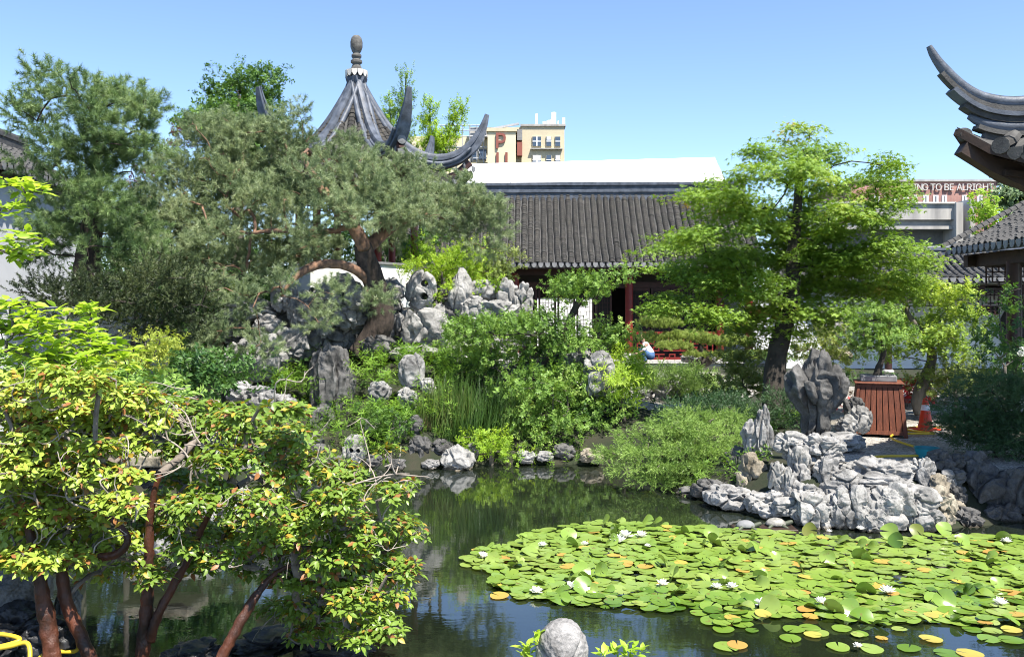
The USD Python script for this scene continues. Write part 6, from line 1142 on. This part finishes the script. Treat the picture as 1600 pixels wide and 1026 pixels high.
rhodo('spreading rhododendron on two dark stems at the lower left', [[(85, 1075, 6.6, 15.1), (72, 960, 6.7, 14.5), (62, 905, 6.7, 11.6), (50, 850, 6.7, 8.7), (40, 790, 6.7, 5.2)], [(150, 1075, 6.8, 12.8), (120, 980, 6.8, 12.2), (98, 905, 6.8, 10.4), (105, 872, 6.8, 8.7), (150, 868, 6.8, 8.1), (188, 862, 6.8, 7.5), (200, 842, 6.8, 6.4), (185, 820, 6.8, 5.2), (175, 770, 6.8, 4.1)]],
      [(40, 620, 50, 24), (110, 640, 55, 24), (180, 640, 50, 26), (60, 690, 55, 24), (20, 740, 45, 34), (90, 760, 50, 26), (40, 820, 55, 30), (110, 830, 48, 28), (150, 700, 36, 18), (20, 660, 40, 26), (140, 600, 45, 18), (60, 870, 60, 20), (150, 800, 34, 22), (230, 655, 45, 20), (80, 590, 40, 14), (150, 890, 34, 14), (10, 600, 30, 20), (30, 780, 40, 26), (10, 850, 34, 26), (200, 620, 50, 18), (200, 700, 40, 16), (70, 730, 50, 24), (120, 790, 44, 24), (200, 745, 34, 14), (60, 650, 50, 22), (150, 660, 50, 20), (20, 880, 40, 18), (110, 870, 50, 16), (180, 850, 40, 18), (190, 790, 44, 20), (30, 720, 50, 26), (100, 700, 50, 26), (180, 670, 40, 20), (60, 800, 50, 24), (220, 880, 34, 14), (130, 740, 50, 24)], 6.9, 71, 190, .7,
      [(150, 760, 6.7, 130, 690, 6.9), (175, 770, 6.8, 110, 720, 6.6), (185, 790, 6.8, 290, 720, 6.9), (170, 800, 6.7, 60, 700, 6.7), (180, 780, 6.8, 250, 660, 7.0), (130, 720, 6.9, 120, 640, 7.0), (60, 800, 6.6, 20, 740, 6.5)])
rhodo('rhododendron arching out over the water on slanting red-brown stems', [[(215, 1075, 7.0, 13.9), (228, 960, 7.0, 11.6), (232, 880, 7.0, 9.3), (236, 800, 7.0, 7.0), (250, 740, 7.0, 4.6)], [(235, 1000, 7.0, 9.3), (262, 930, 7.0, 8.1), (300, 860, 7.1, 6.4), (328, 800, 7.1, 5.2), (370, 760, 7.1, 4.1)], [(330, 1060, 6.7, 11.6), (365, 990, 6.8, 10.4), (395, 938, 6.9, 8.7), (420, 905, 7.0, 5.8), (470, 880, 7.1, 4.1)]],
      [(310, 650, 45, 22), (370, 655, 45, 24), (420, 680, 50, 26), (450, 690, 40, 22), (480, 730, 50, 28), (540, 750, 50, 26), (430, 750, 50, 26), (340, 720, 40, 18), (500, 800, 55, 30), (560, 830, 50, 30), (620, 830, 40, 26), (610, 770, 30, 16), (430, 830, 50, 30), (360, 830, 45, 24), (290, 860, 34, 18), (240, 900, 30, 14), (560, 900, 55, 30), (500, 900, 50, 28), (440, 900, 34, 18), (600, 940, 40, 26), (530, 960, 50, 24), (470, 950, 34, 18), (580, 990, 34, 12), (640, 890, 20, 16), (310, 790, 40, 20), (240, 790, 40, 20), (270, 700, 34, 14), (380, 890, 26, 12), (610, 705, 24, 7), (640, 760, 22, 9), (590, 870, 40, 30), (260, 640, 44, 18), (300, 700, 40, 18), (280, 750, 36, 16), (330, 770, 40, 18), (230, 820, 36, 18), (300, 830, 40, 18), (520, 870, 50, 28), (460, 860, 44, 22), (400, 790, 50, 24), (550, 940, 44, 24), (620, 900, 30, 24), (480, 990, 34, 14), (530, 780, 44, 22), (390, 720, 44, 20), (440, 640, 40, 10), (300, 880, 44, 16), (350, 870, 34, 16), (440, 950, 34, 14), (600, 980, 34, 16), (560, 1000, 30, 10), (520, 930, 50, 24), (330, 680, 50, 24), (280, 800, 40, 20), (400, 850, 44, 22)], 7.3, 72, 172, .7,
      [(300, 760, 7.0, 380, 690, 7.2), (310, 750, 7.1, 340, 670, 7.2), (380, 760, 7.2, 330, 690, 7.0), (420, 800, 7.2, 380, 720, 7.3), (470, 860, 7.2, 500, 770, 7.4), (300, 740, 7.0, 220, 660, 7.1), (420, 720, 7.2, 500, 760, 7.3), (540, 760, 7.4, 640, 740, 7.5), (470, 790, 7.2, 430, 700, 7.3), (350, 700, 7.1, 260, 640, 7.2), (560, 800, 7.4, 610, 745, 7.5)])
def big_leaf_tree():
    rng = np.random.default_rng(81); D = 9.5
    cl = [(20, 290, 34, 10), (45, 300, 30, 9), (15, 330, 30, 12), (45, 375, 34, 8), (20, 395, 40, 10), (70, 500, 45, 16), (120, 520, 52, 20), (30, 520, 50, 22), (160, 545, 45, 18), (80, 550, 60, 22), (30, 570, 50, 24), (190, 560, 34, 14), (130, 485, 30, 12), (110, 570, 50, 18), (20, 480, 30, 14)]
    pts, out, cen = clump_points(cl, D, 36, rng, 1.1, .5, .2, .4); st = np.array([P(-90, 900, D), P(-70, 700, D), P(-50, 560, D), P(-60, 420, D), P(-40, 320, D)]); p = thing('big_leaf_magnolia', 'yellow-green large-leaved tree reaching in from the left edge', 'tree', st[0])
    v, f, c = trunk_mesh(st, np.array([.09, .08, .07, .05, .03]), 10); obj('trunk', (v, f), M['bark_grey'], p, smooth=True); limbs_to(p, grow([(c[:, :3], c[:, 3])], np.vstack([cen, pts[::2]]), rng, r_tip=.005), M['bark_grey'])
    pos, dirs, ups, sz = [], [], [], []
    for q, o in zip(pts, out):
        for k in range(rng.integers(4, 7)):
            a = rng.uniform(0, 6.28); d = np.array([math.cos(a), math.sin(a), rng.uniform(-.2, .5)]) + o * .3; pos.append(q + rng.normal(0, .02, 3)); dirs.append(d); ups.append(np.array([0, 0, 1.0]) + rng.normal(0, .35, 3)); sz.append(rng.uniform(.65, 1.2))
    leafy_parts(p, np.array(pos), np.array(dirs), np.array(ups), .15, .068, np.array(sz), [('lime', 1.0)], rng)
big_leaf_tree()
def pond_plants():
    for lab, spots, sd in (('broad-leaved water plant left of the granite boulder', [(822, 1012), (838, 1000), (815, 1022), (842, 985), (830, 1020)], 1), ('broad-leaved water plant right of the granite boulder', [(945, 1015), (965, 1012), (985, 1008), (1000, 1012), (975, 1020), (990, 1020)], 2)):
        rng = np.random.default_rng(90 + sd); p = thing('marsh_plant', lab, 'plant', P(spots[0][0], 1040, 7.0)); pos, dirs, ups, sz = [], [], [], []
        for px, py in spots:
            q = P(px, py + 6, 7.0 + rng.normal(0, .06))
            for k in range(7): a = rng.uniform(0, 6.28); pos.append(q + rng.normal(0, .02, 3)); dirs.append([math.cos(a), math.sin(a), rng.uniform(.3, 1.4)]); ups.append([-math.cos(a) * .4, -math.sin(a) * .4, 1.0]); sz.append(rng.uniform(.6, 1.2))
        leafy_parts(p, np.array(pos), np.array(dirs, float), np.array(ups, float), .1, .05, np.array(sz), [('lime', 1.0)], rng)
        obj('stems', cat_m([tube([P(px, 1060, 7.0), P(px, py + 6, 7.0)], .006, 5) for px, py in spots]), M['grass'], p)
pond_plants()

# ------------------------------------------------------------------ water lilies
def pad_mesh(r, rng, curl=0.0, n=18):
    g = rng.uniform(.12, .3); a = np.linspace(g / 2, 2 * np.pi - g / 2, n) + rng.uniform(0, 6.28); v = [[0, 0, 0]]; wob = 1 + .04 * np.sin(a * 3 + rng.uniform(0, 6)) + rng.normal(0, .012, n)
    for rr in (.55, 1.0):
        z = curl * r * rr ** 2 * np.sin(a * 2 + rng.uniform(0, 6) * (rr > 2)) + (.018 if curl == 0 else .06) * r * rr ** 3 + (rng.normal(0, .012 * r, n) if rr == 1 else 0)
        v += np.stack([r * rr * wob * np.cos(a), r * rr * wob * np.sin(a), z], 1).tolist()
    f = [[0, 1 + k, 2 + k] for k in range(n - 1)]
    for k in range(n - 1): f += [[1 + k, 1 + n + k, 2 + n + k], [1 + k, 2 + n + k, 2 + k]]
    return np.array(v), np.array(f)
def lilies():
    rng = np.random.default_rng(5); W = lambda px, py: np.array([(px - 800) / F * 3 * F / (py - HY), 3 * F / (py - HY)])
    outline = [(728, 872), (752, 858), (800, 850), (850, 828), (900, 820), (960, 816), (1060, 824), (1180, 832), (1260, 836), (1360, 848), (1480, 838), (1620, 842), (1620, 972), (1540, 978), (1440, 972), (1380, 980), (1290, 968), (1180, 965), (1130, 985), (1070, 958), (960, 950), (880, 946), (800, 934), (765, 912), (770, 895), (730, 885)]
    pg = Polygon([W(*o) for o in outline]); x0, y0, x1, y1 = pg.bounds; pads = []
    hole = [W(870, 870)]
    tree = []; tries = 0
    while len(pads) < 1350 and tries < 45000:
        tries += 1; x, y = rng.uniform(x0, x1), rng.uniform(y0, y1)
        if not shapely.contains_xy(pg, x, y): continue
        r = rng.uniform(.062, .118)
        if noise(np.array([x * 1.7, y * 1.7, 0]), 8) > .8 and rng.random() < .6: continue
        ok = True
        if tree:
            T = np.array(tree); d = np.hypot(T[:, 0] - x, T[:, 1] - y)
            if (d < .52 * (T[:, 2] + r)).any(): continue
        tree.append((x, y, r)); pads.append((x, y, r, 0))
    singles = [(1135, 1012, .11, 0), (1130, 985, .1, 0), (1235, 1000, .095, 0), (1152, 1010, .09, 1), (1270, 993, .08, 1), (1310, 1012, .1, 0), (1280, 990, .09, 0), (1315, 983, .09, 0), (1345, 992, .07, 0), (1362, 1015, .1, 0), (1420, 1014, .1, 0), (1378, 998, .055, 1), (1455, 1000, .1, 1), (1480, 1022, .11, 0), (1515, 1024, .11, 1), (1240, 985, .1, 0), (1265, 982, .1, 0), (1175, 987, .06, 0), (1160, 977, .1, 0), (1545, 1000, .1, 0), (1580, 1002, .11, 0), (1520, 985, .09, 0), (1550, 988, .09, 0), (1580, 985, .09, 1), (1500, 975, .1, 0), (1340, 994, .06, 0), (730, 884, .09, 0), (748, 860, .09, 1), (785, 915, .12, 0), (780, 932, .1, 1), (1490, 950, .1, 0), (1405, 985, .07, 0), (1210, 835, .14, 0), (1180, 832, .1, 0), (1240, 842, .13, 0)]
    for px, py, r, yl in singles:
        q = W(px, py); pads.append((q[0], q[1], r, 2 + yl))
    pads.sort(key=lambda p: p[1]); near = 300; rest = {}
    up = 0
    for i, (x, y, r, flag) in enumerate(pads):
        yellow = flag == 3 or (flag == 0 and rng.random() < .045); raised = flag == 0 and not yellow and rng.random() < .15
        if raised:
            v, f = pad_mesh(min(r, .11) * 1.0, rng, curl=rng.uniform(.12, .3)); tilt = rng.uniform(.25, 1.1) if rng.random() < .55 else rng.uniform(.1, .3); ax = rng.normal(size=3) * [1, 1, 0]; ax /= np.linalg.norm(ax); v = v @ Rotation.from_rotvec(ax * tilt).as_matrix().T; z = .012 - v[:, 2].min() * .85; up += 1
        else:
            v, f = pad_mesh(r, rng); ax = rng.normal(size=3) * [1, 1, 0]; v = v @ Rotation.from_rotvec(ax * (.03 if flag >= 2 else .06)).as_matrix().T; z = .012 + (rng.uniform(0, .01) if flag >= 2 else rng.uniform(.0, .035))
        v = v + [x, y, z]; mt = 'pad_yellow' if yellow else 'pad'
        if i < near:
            if flag >= 2: lab, grp = ('yellowing lily pad floating apart on open water', 'yellow pads floating apart') if yellow else ('flat green lily pad floating apart on open water', 'green pads floating apart')
            else:
                px = 800 + F * x / y; zone = 'at the left end of the mat' if px < 900 else 'in the middle of the mat' if px < 1200 else 'in the right half of the mat'
                big = 'large' if r > .115 else 'small' if r < .09 else 'middling'
                if raised: lab, grp = f'curled glossy {big} lily pad lifted above the water {zone}', f'lifted curled {big} pads {zone}'
                elif yellow: lab, grp = f'yellow withering {big} lily pad among green ones {zone}', f'yellow {big} pads {zone}'
                else: lab, grp = f'flat round {big} green lily pad {zone}', f'flat green {big} pads {zone}'
            obj('lily_pad', (v, f), M[mt], smooth=True, label=lab, cat='lily pad', group=grp)
        else: rest.setdefault(mt, []).append((v, f))
    obj('distant_lily_pads', cat_m(rest['pad'] + rest.get('pad_yellow', [])[:0]), M['pad'], smooth=True, label='far green part of the floating lily pad mat', cat='lily pads', kind='stuff')
    if 'pad_yellow' in rest: obj('distant_yellow_pads', cat_m(rest['pad_yellow']), M['pad_yellow'], smooth=True, label='scattered yellow pads in the far lily mat', cat='lily pads', kind='stuff')
    # tall pads standing by the rocks
    for px, py, r, lab in ((1390, 832, .115, 'large upright lily pad standing at the rock foot, left of the pair'), (1400, 845, .1, 'lower upright lily pad standing beside the large one'), (1432, 828, .09, 'upright olive lily pad right of the pair at the rocks'), (1265, 828, .1, 'brownish upturned lily pad beside the turtles'), (1505, 842, .09, 'upright lily pad at the edge of the shade')):
        q = W(px, py + 12); v, f = pad_mesh(r, rng, curl=.15); v = v @ Rotation.from_euler('xz', [rng.uniform(.8, 1.25), rng.uniform(-.9, .9)]).as_matrix().T; v[:, 2] -= v[:, 2].min() - .02; p = thing('standing_lily_pad', lab, 'lily pad', (q[0], q[1], 0)); obj('pad', (v + [q[0], q[1], 0], f), M['pad' if 'olive' not in lab and 'brown' not in lab else 'pad_under'], p, smooth=True); obj('stalk', tube([(q[0], q[1] + .02, -.2), (q[0], q[1] + .02, r)], .008, 6), M['grass'], p)
    # flowers
    def flower(px, py, size, lab, tilt=.2):
        q = W(px, py); p = thing('water_lily_flower', lab, 'flower', (q[0], q[1], .02)); s = size; V = []
        for ring, (n, el, L) in enumerate(((9, .25, 1.0), (8, .65, .92), (7, 1.05, .78))):
            v, f = leaf(s * L, s * .36 * L, -.18, .5, 3)
            for k in range(n):
                a = (k + .5 * ring) * 2 * np.pi / n + rng.normal(0, .08); e = el + rng.normal(0, .08); d = np.array([math.cos(a) * math.cos(e), math.sin(a) * math.cos(e), math.sin(e)]); up_ = np.array([-math.cos(a) * math.sin(e), -math.sin(a) * math.sin(e), math.cos(e)])
                V.append(xf((v, f), basis_x(d[None], up_[None])[0], (q[0], q[1], .045)))
        obj('petals', cat_m(V), M['petal'], p, smooth=True); obj('centre', lathe([(s * .12, .045), (s * .2, .045 + s * .25), (s * .1, .045 + s * .3)], 10, (q[0], q[1], 0)), M['stamen'], p, smooth=True)
    for px, py, sz, lab in ((754, 876, .085, 'white water lily flower at the left tip of the pad mat'), (838, 932, .085, 'white water lily flower at the lower left of the mat'), (893, 925, .095, 'white water lily flower second from the lower left'), (966, 852, .13, 'large white double water lily bloom, front one of the pair'), (978, 844, .12, 'large white double water lily bloom, rear one of the pair'), (1002, 843, .1, 'white water lily flower right of the large pair'), (848, 858, .07, 'white water lily flower upper left of the mat'), (914, 856, .06, 'small white water lily flower left of the large pair'), (1012, 859, .05, 'small half-open white lily below the upright flower'), (1035, 920, .085, 'white water lily flower in the lower middle'), (1120, 925, .075, 'white lily bud at the centre, left of two'), (1144, 924, .075, 'white lily bud at the centre, right of two'), (1190, 952, .09, 'white water lily flower near the open water gap'), (1284, 949, .085, 'white water lily flower in front centre right'), (1387, 932, .1, 'largest white water lily flower on the right half'), (1563, 950, .085, 'white water lily flower near the right edge'), (1573, 852, .08, 'white water lily flower in the shade at the right'), (1296, 836, .05, 'small white lily at the foot of the right rocks'), (1495, 845, .045, 'tiny white lily beside the shade edge'), (1340, 1018, .05, 'small white lily floating on open water'), (1345, 832, .07, 'white lily in rock shade')):
        flower(px, py, sz, lab)
    for px, py, lab, s in ((1165, 823, 'dark turtle basking on the left beside the lily pads', .2), (1212, 820, 'pale-shelled turtle basking on the right beside the lily pads', .22)):
        q = W(px, py + 5); p = thing('turtle', lab, 'turtle', (q[0], q[1], .02)); u = trimesh.creation.icosphere(subdivisions=3); v = np.array(u.vertices); v = v * [1, .75, .62]; v[:, 2] = np.where(v[:, 2] < 0, v[:, 2] * .25, v[:, 2]); v = v * (1 + .03 * np.sin(v[:, :1] * 14) * np.cos(v[:, 1:2] * 14)) * s * .62 + [q[0], q[1], .06]
        body = [(np.array([[s * .55, 0, 0], [s * .95, 0, .03]]), [.035, .028]), (np.array([[s * .3, -s * .3, 0], [s * .55, -s * .55, -.03]]), [.025, .02]), (np.array([[-s * .3, -s * .3, 0], [-s * .55, -s * .5, -.03]]), [.025, .02]), (np.array([[s * .3, s * .3, 0], [s * .55, s * .55, -.03]]), [.025, .02]), (np.array([[-s * .3, s * .3, 0], [-s * .55, s * .5, -.03]]), [.025, .02])]; acc = None
        for a, r in body:
            h = m3.Manifold.batch_hull([m3.Manifold.sphere(r[i], 16).translate((a[i] + [q[0], q[1], .06]).tolist()) for i in (0, 1)]); acc = h if acc is None else acc + h
        bb = m3.Manifold.sphere(1, 24).scale([s * .55, s * .42, .03]).translate([q[0], q[1], .06]); obj('body', acc + bb, M['turtle_skin'], p, smooth=50); obj('shell', (v, u.faces), M['shell' if 'pale' in lab else 'tile_light'], p, smooth=True)
    q = W(1195, 828); p = thing('basking_plank', 'weathered brown float board under the two turtles', 'board', (q[0], q[1], 0)); obj('board', box(q[0] - .42, q[0] + .42, q[1] - .12, q[1] + .2, -.02, .035, .01), M['brown_wood'], p)
lilies()

# ------------------------------------------------------------------ small objects on the path
def planter():
    D = 17.0; c = P(1372, 480, D); z0 = .60; p = thing('planter_box', 'red-brown slatted wooden planter stand tapering upwards beside the path', 'planter', (c[0], c[1], z0)); A = rz(-.33)
    wb, wt, h = .475, .38, .98
    def face(k, a, b, t0, t1, th, out=0.0):
        """A board on side k from a to b across (-1..1) and t0 to t1 up."""
        v = []
        for o in (0, th):
            for s, t in ((a, t0), (b, t0), (b, t1), (a, t1)):
                w = wb + (wt - wb) * t; v.append([s * w, -(w - .02) - o - out, t * h])
        v = np.array(v) @ rz(k * math.pi / 2).T @ A.T + [c[0], c[1], z0]
        return v, np.array([[0, 2, 1], [0, 3, 2], [4, 5, 6], [4, 6, 7], [0, 1, 5], [0, 5, 4], [1, 2, 6], [1, 6, 5], [2, 3, 7], [2, 7, 6], [3, 0, 4], [3, 4, 7]])
    for k in range(4):
        e = np.linspace(-.86, .86, 8)
        for i in range(7): obj('slat', face(k, e[i] + .018, e[i + 1] - .018, .09, .93, .02), M['planter'], p)
        for a in (-1, .87): obj('corner_post', face(k, a, a + .13, -.02, .96, .03), M['planter'], p)
        obj('bottom_rail', face(k, -.87, .87, .03, .1, .035), M['planter'], p); obj('top_rail', face(k, -.87, .87, .92, .975, .035), M['planter'], p)
    obj('lining', cat_m([face(k, -.97, .97, .04, .95, .0, -.02) for k in range(4)]), M['dark_void'], p)
    obj('top_board', xf(box(-.435, .435, -.435, .435, .962, .99, .008), A, (c[0], c[1], z0)), M['planter'], p)
    t = thing('bonsai_pot', 'shallow grey rectangular bonsai tray on the planter top', 'pot', (c[0], c[1], z0 + 1.0)); o = box(-.32, .32, -.22, .22, .993, 1.11, .015); i = box(-.28, .28, -.18, .18, 1.04, 1.2); mf = lambda m: m3.Manifold(m3.Mesh(np.asarray(m[0], np.float32), np.asarray(m[1], np.uint32)))
    q = mf(o) - mf(i); mm = q.to_mesh(); obj('tray', xf((np.array(mm.vert_properties[:, :3], float), np.array(mm.tri_verts)), A, (c[0], c[1], z0)), M['tile_light'], t); obj('soil', xf(box(-.279, .279, -.179, .179, 1.041, 1.085), A, (c[0], c[1], z0)), M['soil'], t)
    plant('bonsai_tree', 'small dark-trunked bonsai growing in the grey tray on the planter', 'tree', D, [(1368, 500, 38, 17, 0), (1340, 520, 24, 11, 0), (1404, 526, 24, 11, 0), (1375, 532, 30, 9, -.2), (1390, 490, 22, 10, .1), (1330, 538, 18, 8, 0), (1355, 545, 16, 7, 0)], 'tiny', 'green', 150, trunk=[(1372, 592, D, 9), (1374, 572, D, 5), (1381, 550, D, 4), (1378, 525, D, 3.5), (1374, 500, D, 2)], bark='bark_dark', seed=55, jitterD=.2)
planter()
def cone():
    c = P(1446, 672, 17.3); c[2] = .615; p = thing('traffic_cone', 'orange traffic cone with one pale band standing on the gravel', 'traffic cone', c)
    s = .62
    obj('body', lathe([(.145, .03), (.14, .05), (.045, s - .02), (.035, s), (.02, s)], 28, c), M['cone_orange'], p, smooth=40); r = lambda z: .14 + (z - .05) / (s - .07) * (.045 - .14)
    obj('band', lathe([(r(.38) + .003, .38), (r(.49) + .003, .49)], 28, c), M['white_metal'], p, smooth=40); obj('base', xf(box(-.21, .21, -.21, .21, 0, .032, .01), rz(.4), c), M['cone_orange'], p)
cone()
def hoses():
    def hose(label, pts, r=.017):
        q = curve(pts, 90); p = thing('garden_hose', label, 'hose', q[0]); obj('tube', tube(q, r, 10), M['hose'], p, smooth=True); obj('coupling', tube([q[-2], q[-1], q[-1] + (q[-1] - q[-2]) * 2], r * 1.4, 10), M['tile_light'], p)
    g = lambda px, py, z=.63: np.r_[((px - 800) / F) * (EYE - z) * F / (py - HY), (EYE - z) * F / (py - HY), z]
    hose('yellow garden hose looping over the gravel in front of the planter', [g(1520, 668), g(1480, 667), g(1420, 668), g(1415, 671), g(1460, 677), g(1440, 677), g(1400, 678), g(1392, 682), g(1405, 690), g(1430, 698), g(1446, 708), g(1440, 711), g(1400, 712), g(1370, 713), g(1350, 715), g(1348, 720)], .02)
    a = lambda px, py, D: P(px, py, D)
    hose('yellow hose coiled on the wet rocks at the lower left corner', [a(-40, 993, 6.6), a(15, 992, 6.6), a(30, 1000, 6.55), a(-10, 1012, 6.5), a(20, 1008, 6.5), a(42, 1004, 6.5), a(47, 1020, 6.45), a(45, 1040, 6.4)], .016)
    hose('yellow hose passing behind the left stems at the lower left', [a(-10, 1006, 6.75), a(40, 999, 6.85), a(75, 993, 6.95), a(108, 990, 7.0), a(120, 998, 6.95), a(122, 1012, 6.9), a(80, 1018, 6.75), a(60, 1030, 6.7)], .016)
    c = P(1448, 716, 14.2); c[2] = .6; p = thing('teal_tub', 'small teal plastic tub half hidden behind the dark pitted rock', 'tub', c); obj('shell', lathe([(.14, 0), (.19, .16), (.2, .16), (.175, .155), (.13, .02), (.001, .02)], 20, c), M['teal'], p, smooth=40)
hoses()
plant('red_flower_bed', 'low red flowering plants behind the planter', 'flowers', 19.6, [(1418, 610, 20, 9, 0), (1438, 616, 14, 8, 0), (1408, 622, 14, 8, 0), (1325, 630, 10, 12, -.6)], 'tiny', 'red_flower', 170, seed=56, limbs=2)
plant('white_hydrangea', 'plant with a pale round flower head at the right edge', 'plant', 16.5, [(1585, 570, 24, 26), (1560, 480, 8, 26), (1565, 530, 16, 26)], 'medium', 'deep', 60, seed=57)
def flower_head():
    c = P(1597, 549, 16.2); rng = np.random.default_rng(3); d = rng.normal(size=(90, 3)); d /= np.linalg.norm(d, axis=1, keepdims=True); v, f = leaf(.035, .03, .1, .1, 2); V = many(v, f, basis_z(d, rng) @ np.eye(3), c + d * .085, rng.uniform(.8, 1.2, 90)); p = thing('pale_flower_head', 'round pale white flower head at the right edge above the dark juniper', 'flower', c); obj('florets', V, M['petal'], p)
flower_head()
def person():
    c = P(1014, 568, 30.0); c[2] = 1.0 - .02; c[1] = 31.6; c[0] = (1014 - 800) / F * 31.6
    x, y, z = c; p = thing('person', 'person in white shirt and blue jeans crouching before the red railing', 'person', (x, y, z)); J = lambda a, b, h: np.array([x + a, y + b, z + h])
    def body(chain, res=.03):
        acc = None
        for (a, ra), (b, rb) in chain:
            h = m3.Manifold.batch_hull([m3.Manifold.sphere(ra, 20).translate(a.tolist()), m3.Manifold.sphere(rb, 20).translate(b.tolist())]); acc = h if acc is None else acc + h
        m = acc.refine_to_length(res).to_mesh(); t = trimesh.Trimesh(np.array(m.vert_properties[:, :3], float), np.array(m.tri_verts)); trimesh.smoothing.filter_taubin(t, iterations=8); return t.vertices, t.faces
    hip, ch, nk, hd = J(.05, 0, .3), J(-.12, -.02, .64), J(-.2, -.02, .82), J(-.26, -.03, .97)
    full = []
    for s in (-1, 1):
        o = np.array([0, .1 * s, 0]); kn = J(-.3, .12 * s, .48); an = J(-.12, .12 * s, .1); toe = J(-.32, .13 * s, .04)
        full += [((hip + o, .1), (kn, .07)), ((kn, .065), (an, .042)), ((an, .045), (toe, .035))]
        sh = ch + np.array([.0, .19 * s, .06]); el = sh + np.array([-.16, .03 * s, -.24]); wr = el + np.array([-.2, -.02 * s, -.08])
        full += [((ch + [0, .08 * s, .05], .09), (sh, .06)), ((sh, .055), (el, .042)), ((el, .04), (wr, .028))]
        for k in range(4): full.append(((wr + [-.02, (k - 1.5) * .018, 0], .014), (wr + [-.1 + .01 * abs(k - 1.5), (k - 1.5) * .022, -.02], .009)))
        full.append(((wr + [0, -.02 * s, 0], .014), (wr + [-.05, -.05 * s, .0], .009)))
    full += [((hip, .14), (ch, .15)), ((nk, .055), (hd, .06)), ((hd, .085), (hd + [-.03, 0, .05], .09)), ((hd + [-.09, 0, -.01], .015), (hd + [-.1, 0, .03], .012))]
    obj('body', body(full, .025), M['skin'], p, smooth=True)
    obj('shirt', body([((hip + [0, 0, .08], .15), (ch + [0, 0, -.03], .155)), ((ch + [0, 0, -.03], .155), (ch + [-.03, 0, .05], .1))] + [((ch + [0, .1 * s, .05], .11), (ch + [-.1, .21 * s, -.1], .07)) for s in (-1, 1)]), M['shirt'], p, smooth=True)
    obj('jeans', body([((hip, .165), (hip + [0, 0, .06], .16))] + [((hip + [0, .1 * s, 0], .125), (J(-.3, .12 * s, .48), .09)) for s in (-1, 1)] + [((J(-.3, .12 * s, .48), .088), (J(-.13, .12 * s, .14), .065)) for s in (-1, 1)]), M['jeans'], p, smooth=True)
    obj('hair', body([((hd + [.03, 0, .06], .1), (hd + [-.01, 0, .1], .085)), ((hd + [.05, 0, 0], .07), (hd + [.03, 0, .06], .09))]), M['hair'], p, smooth=True)
person()
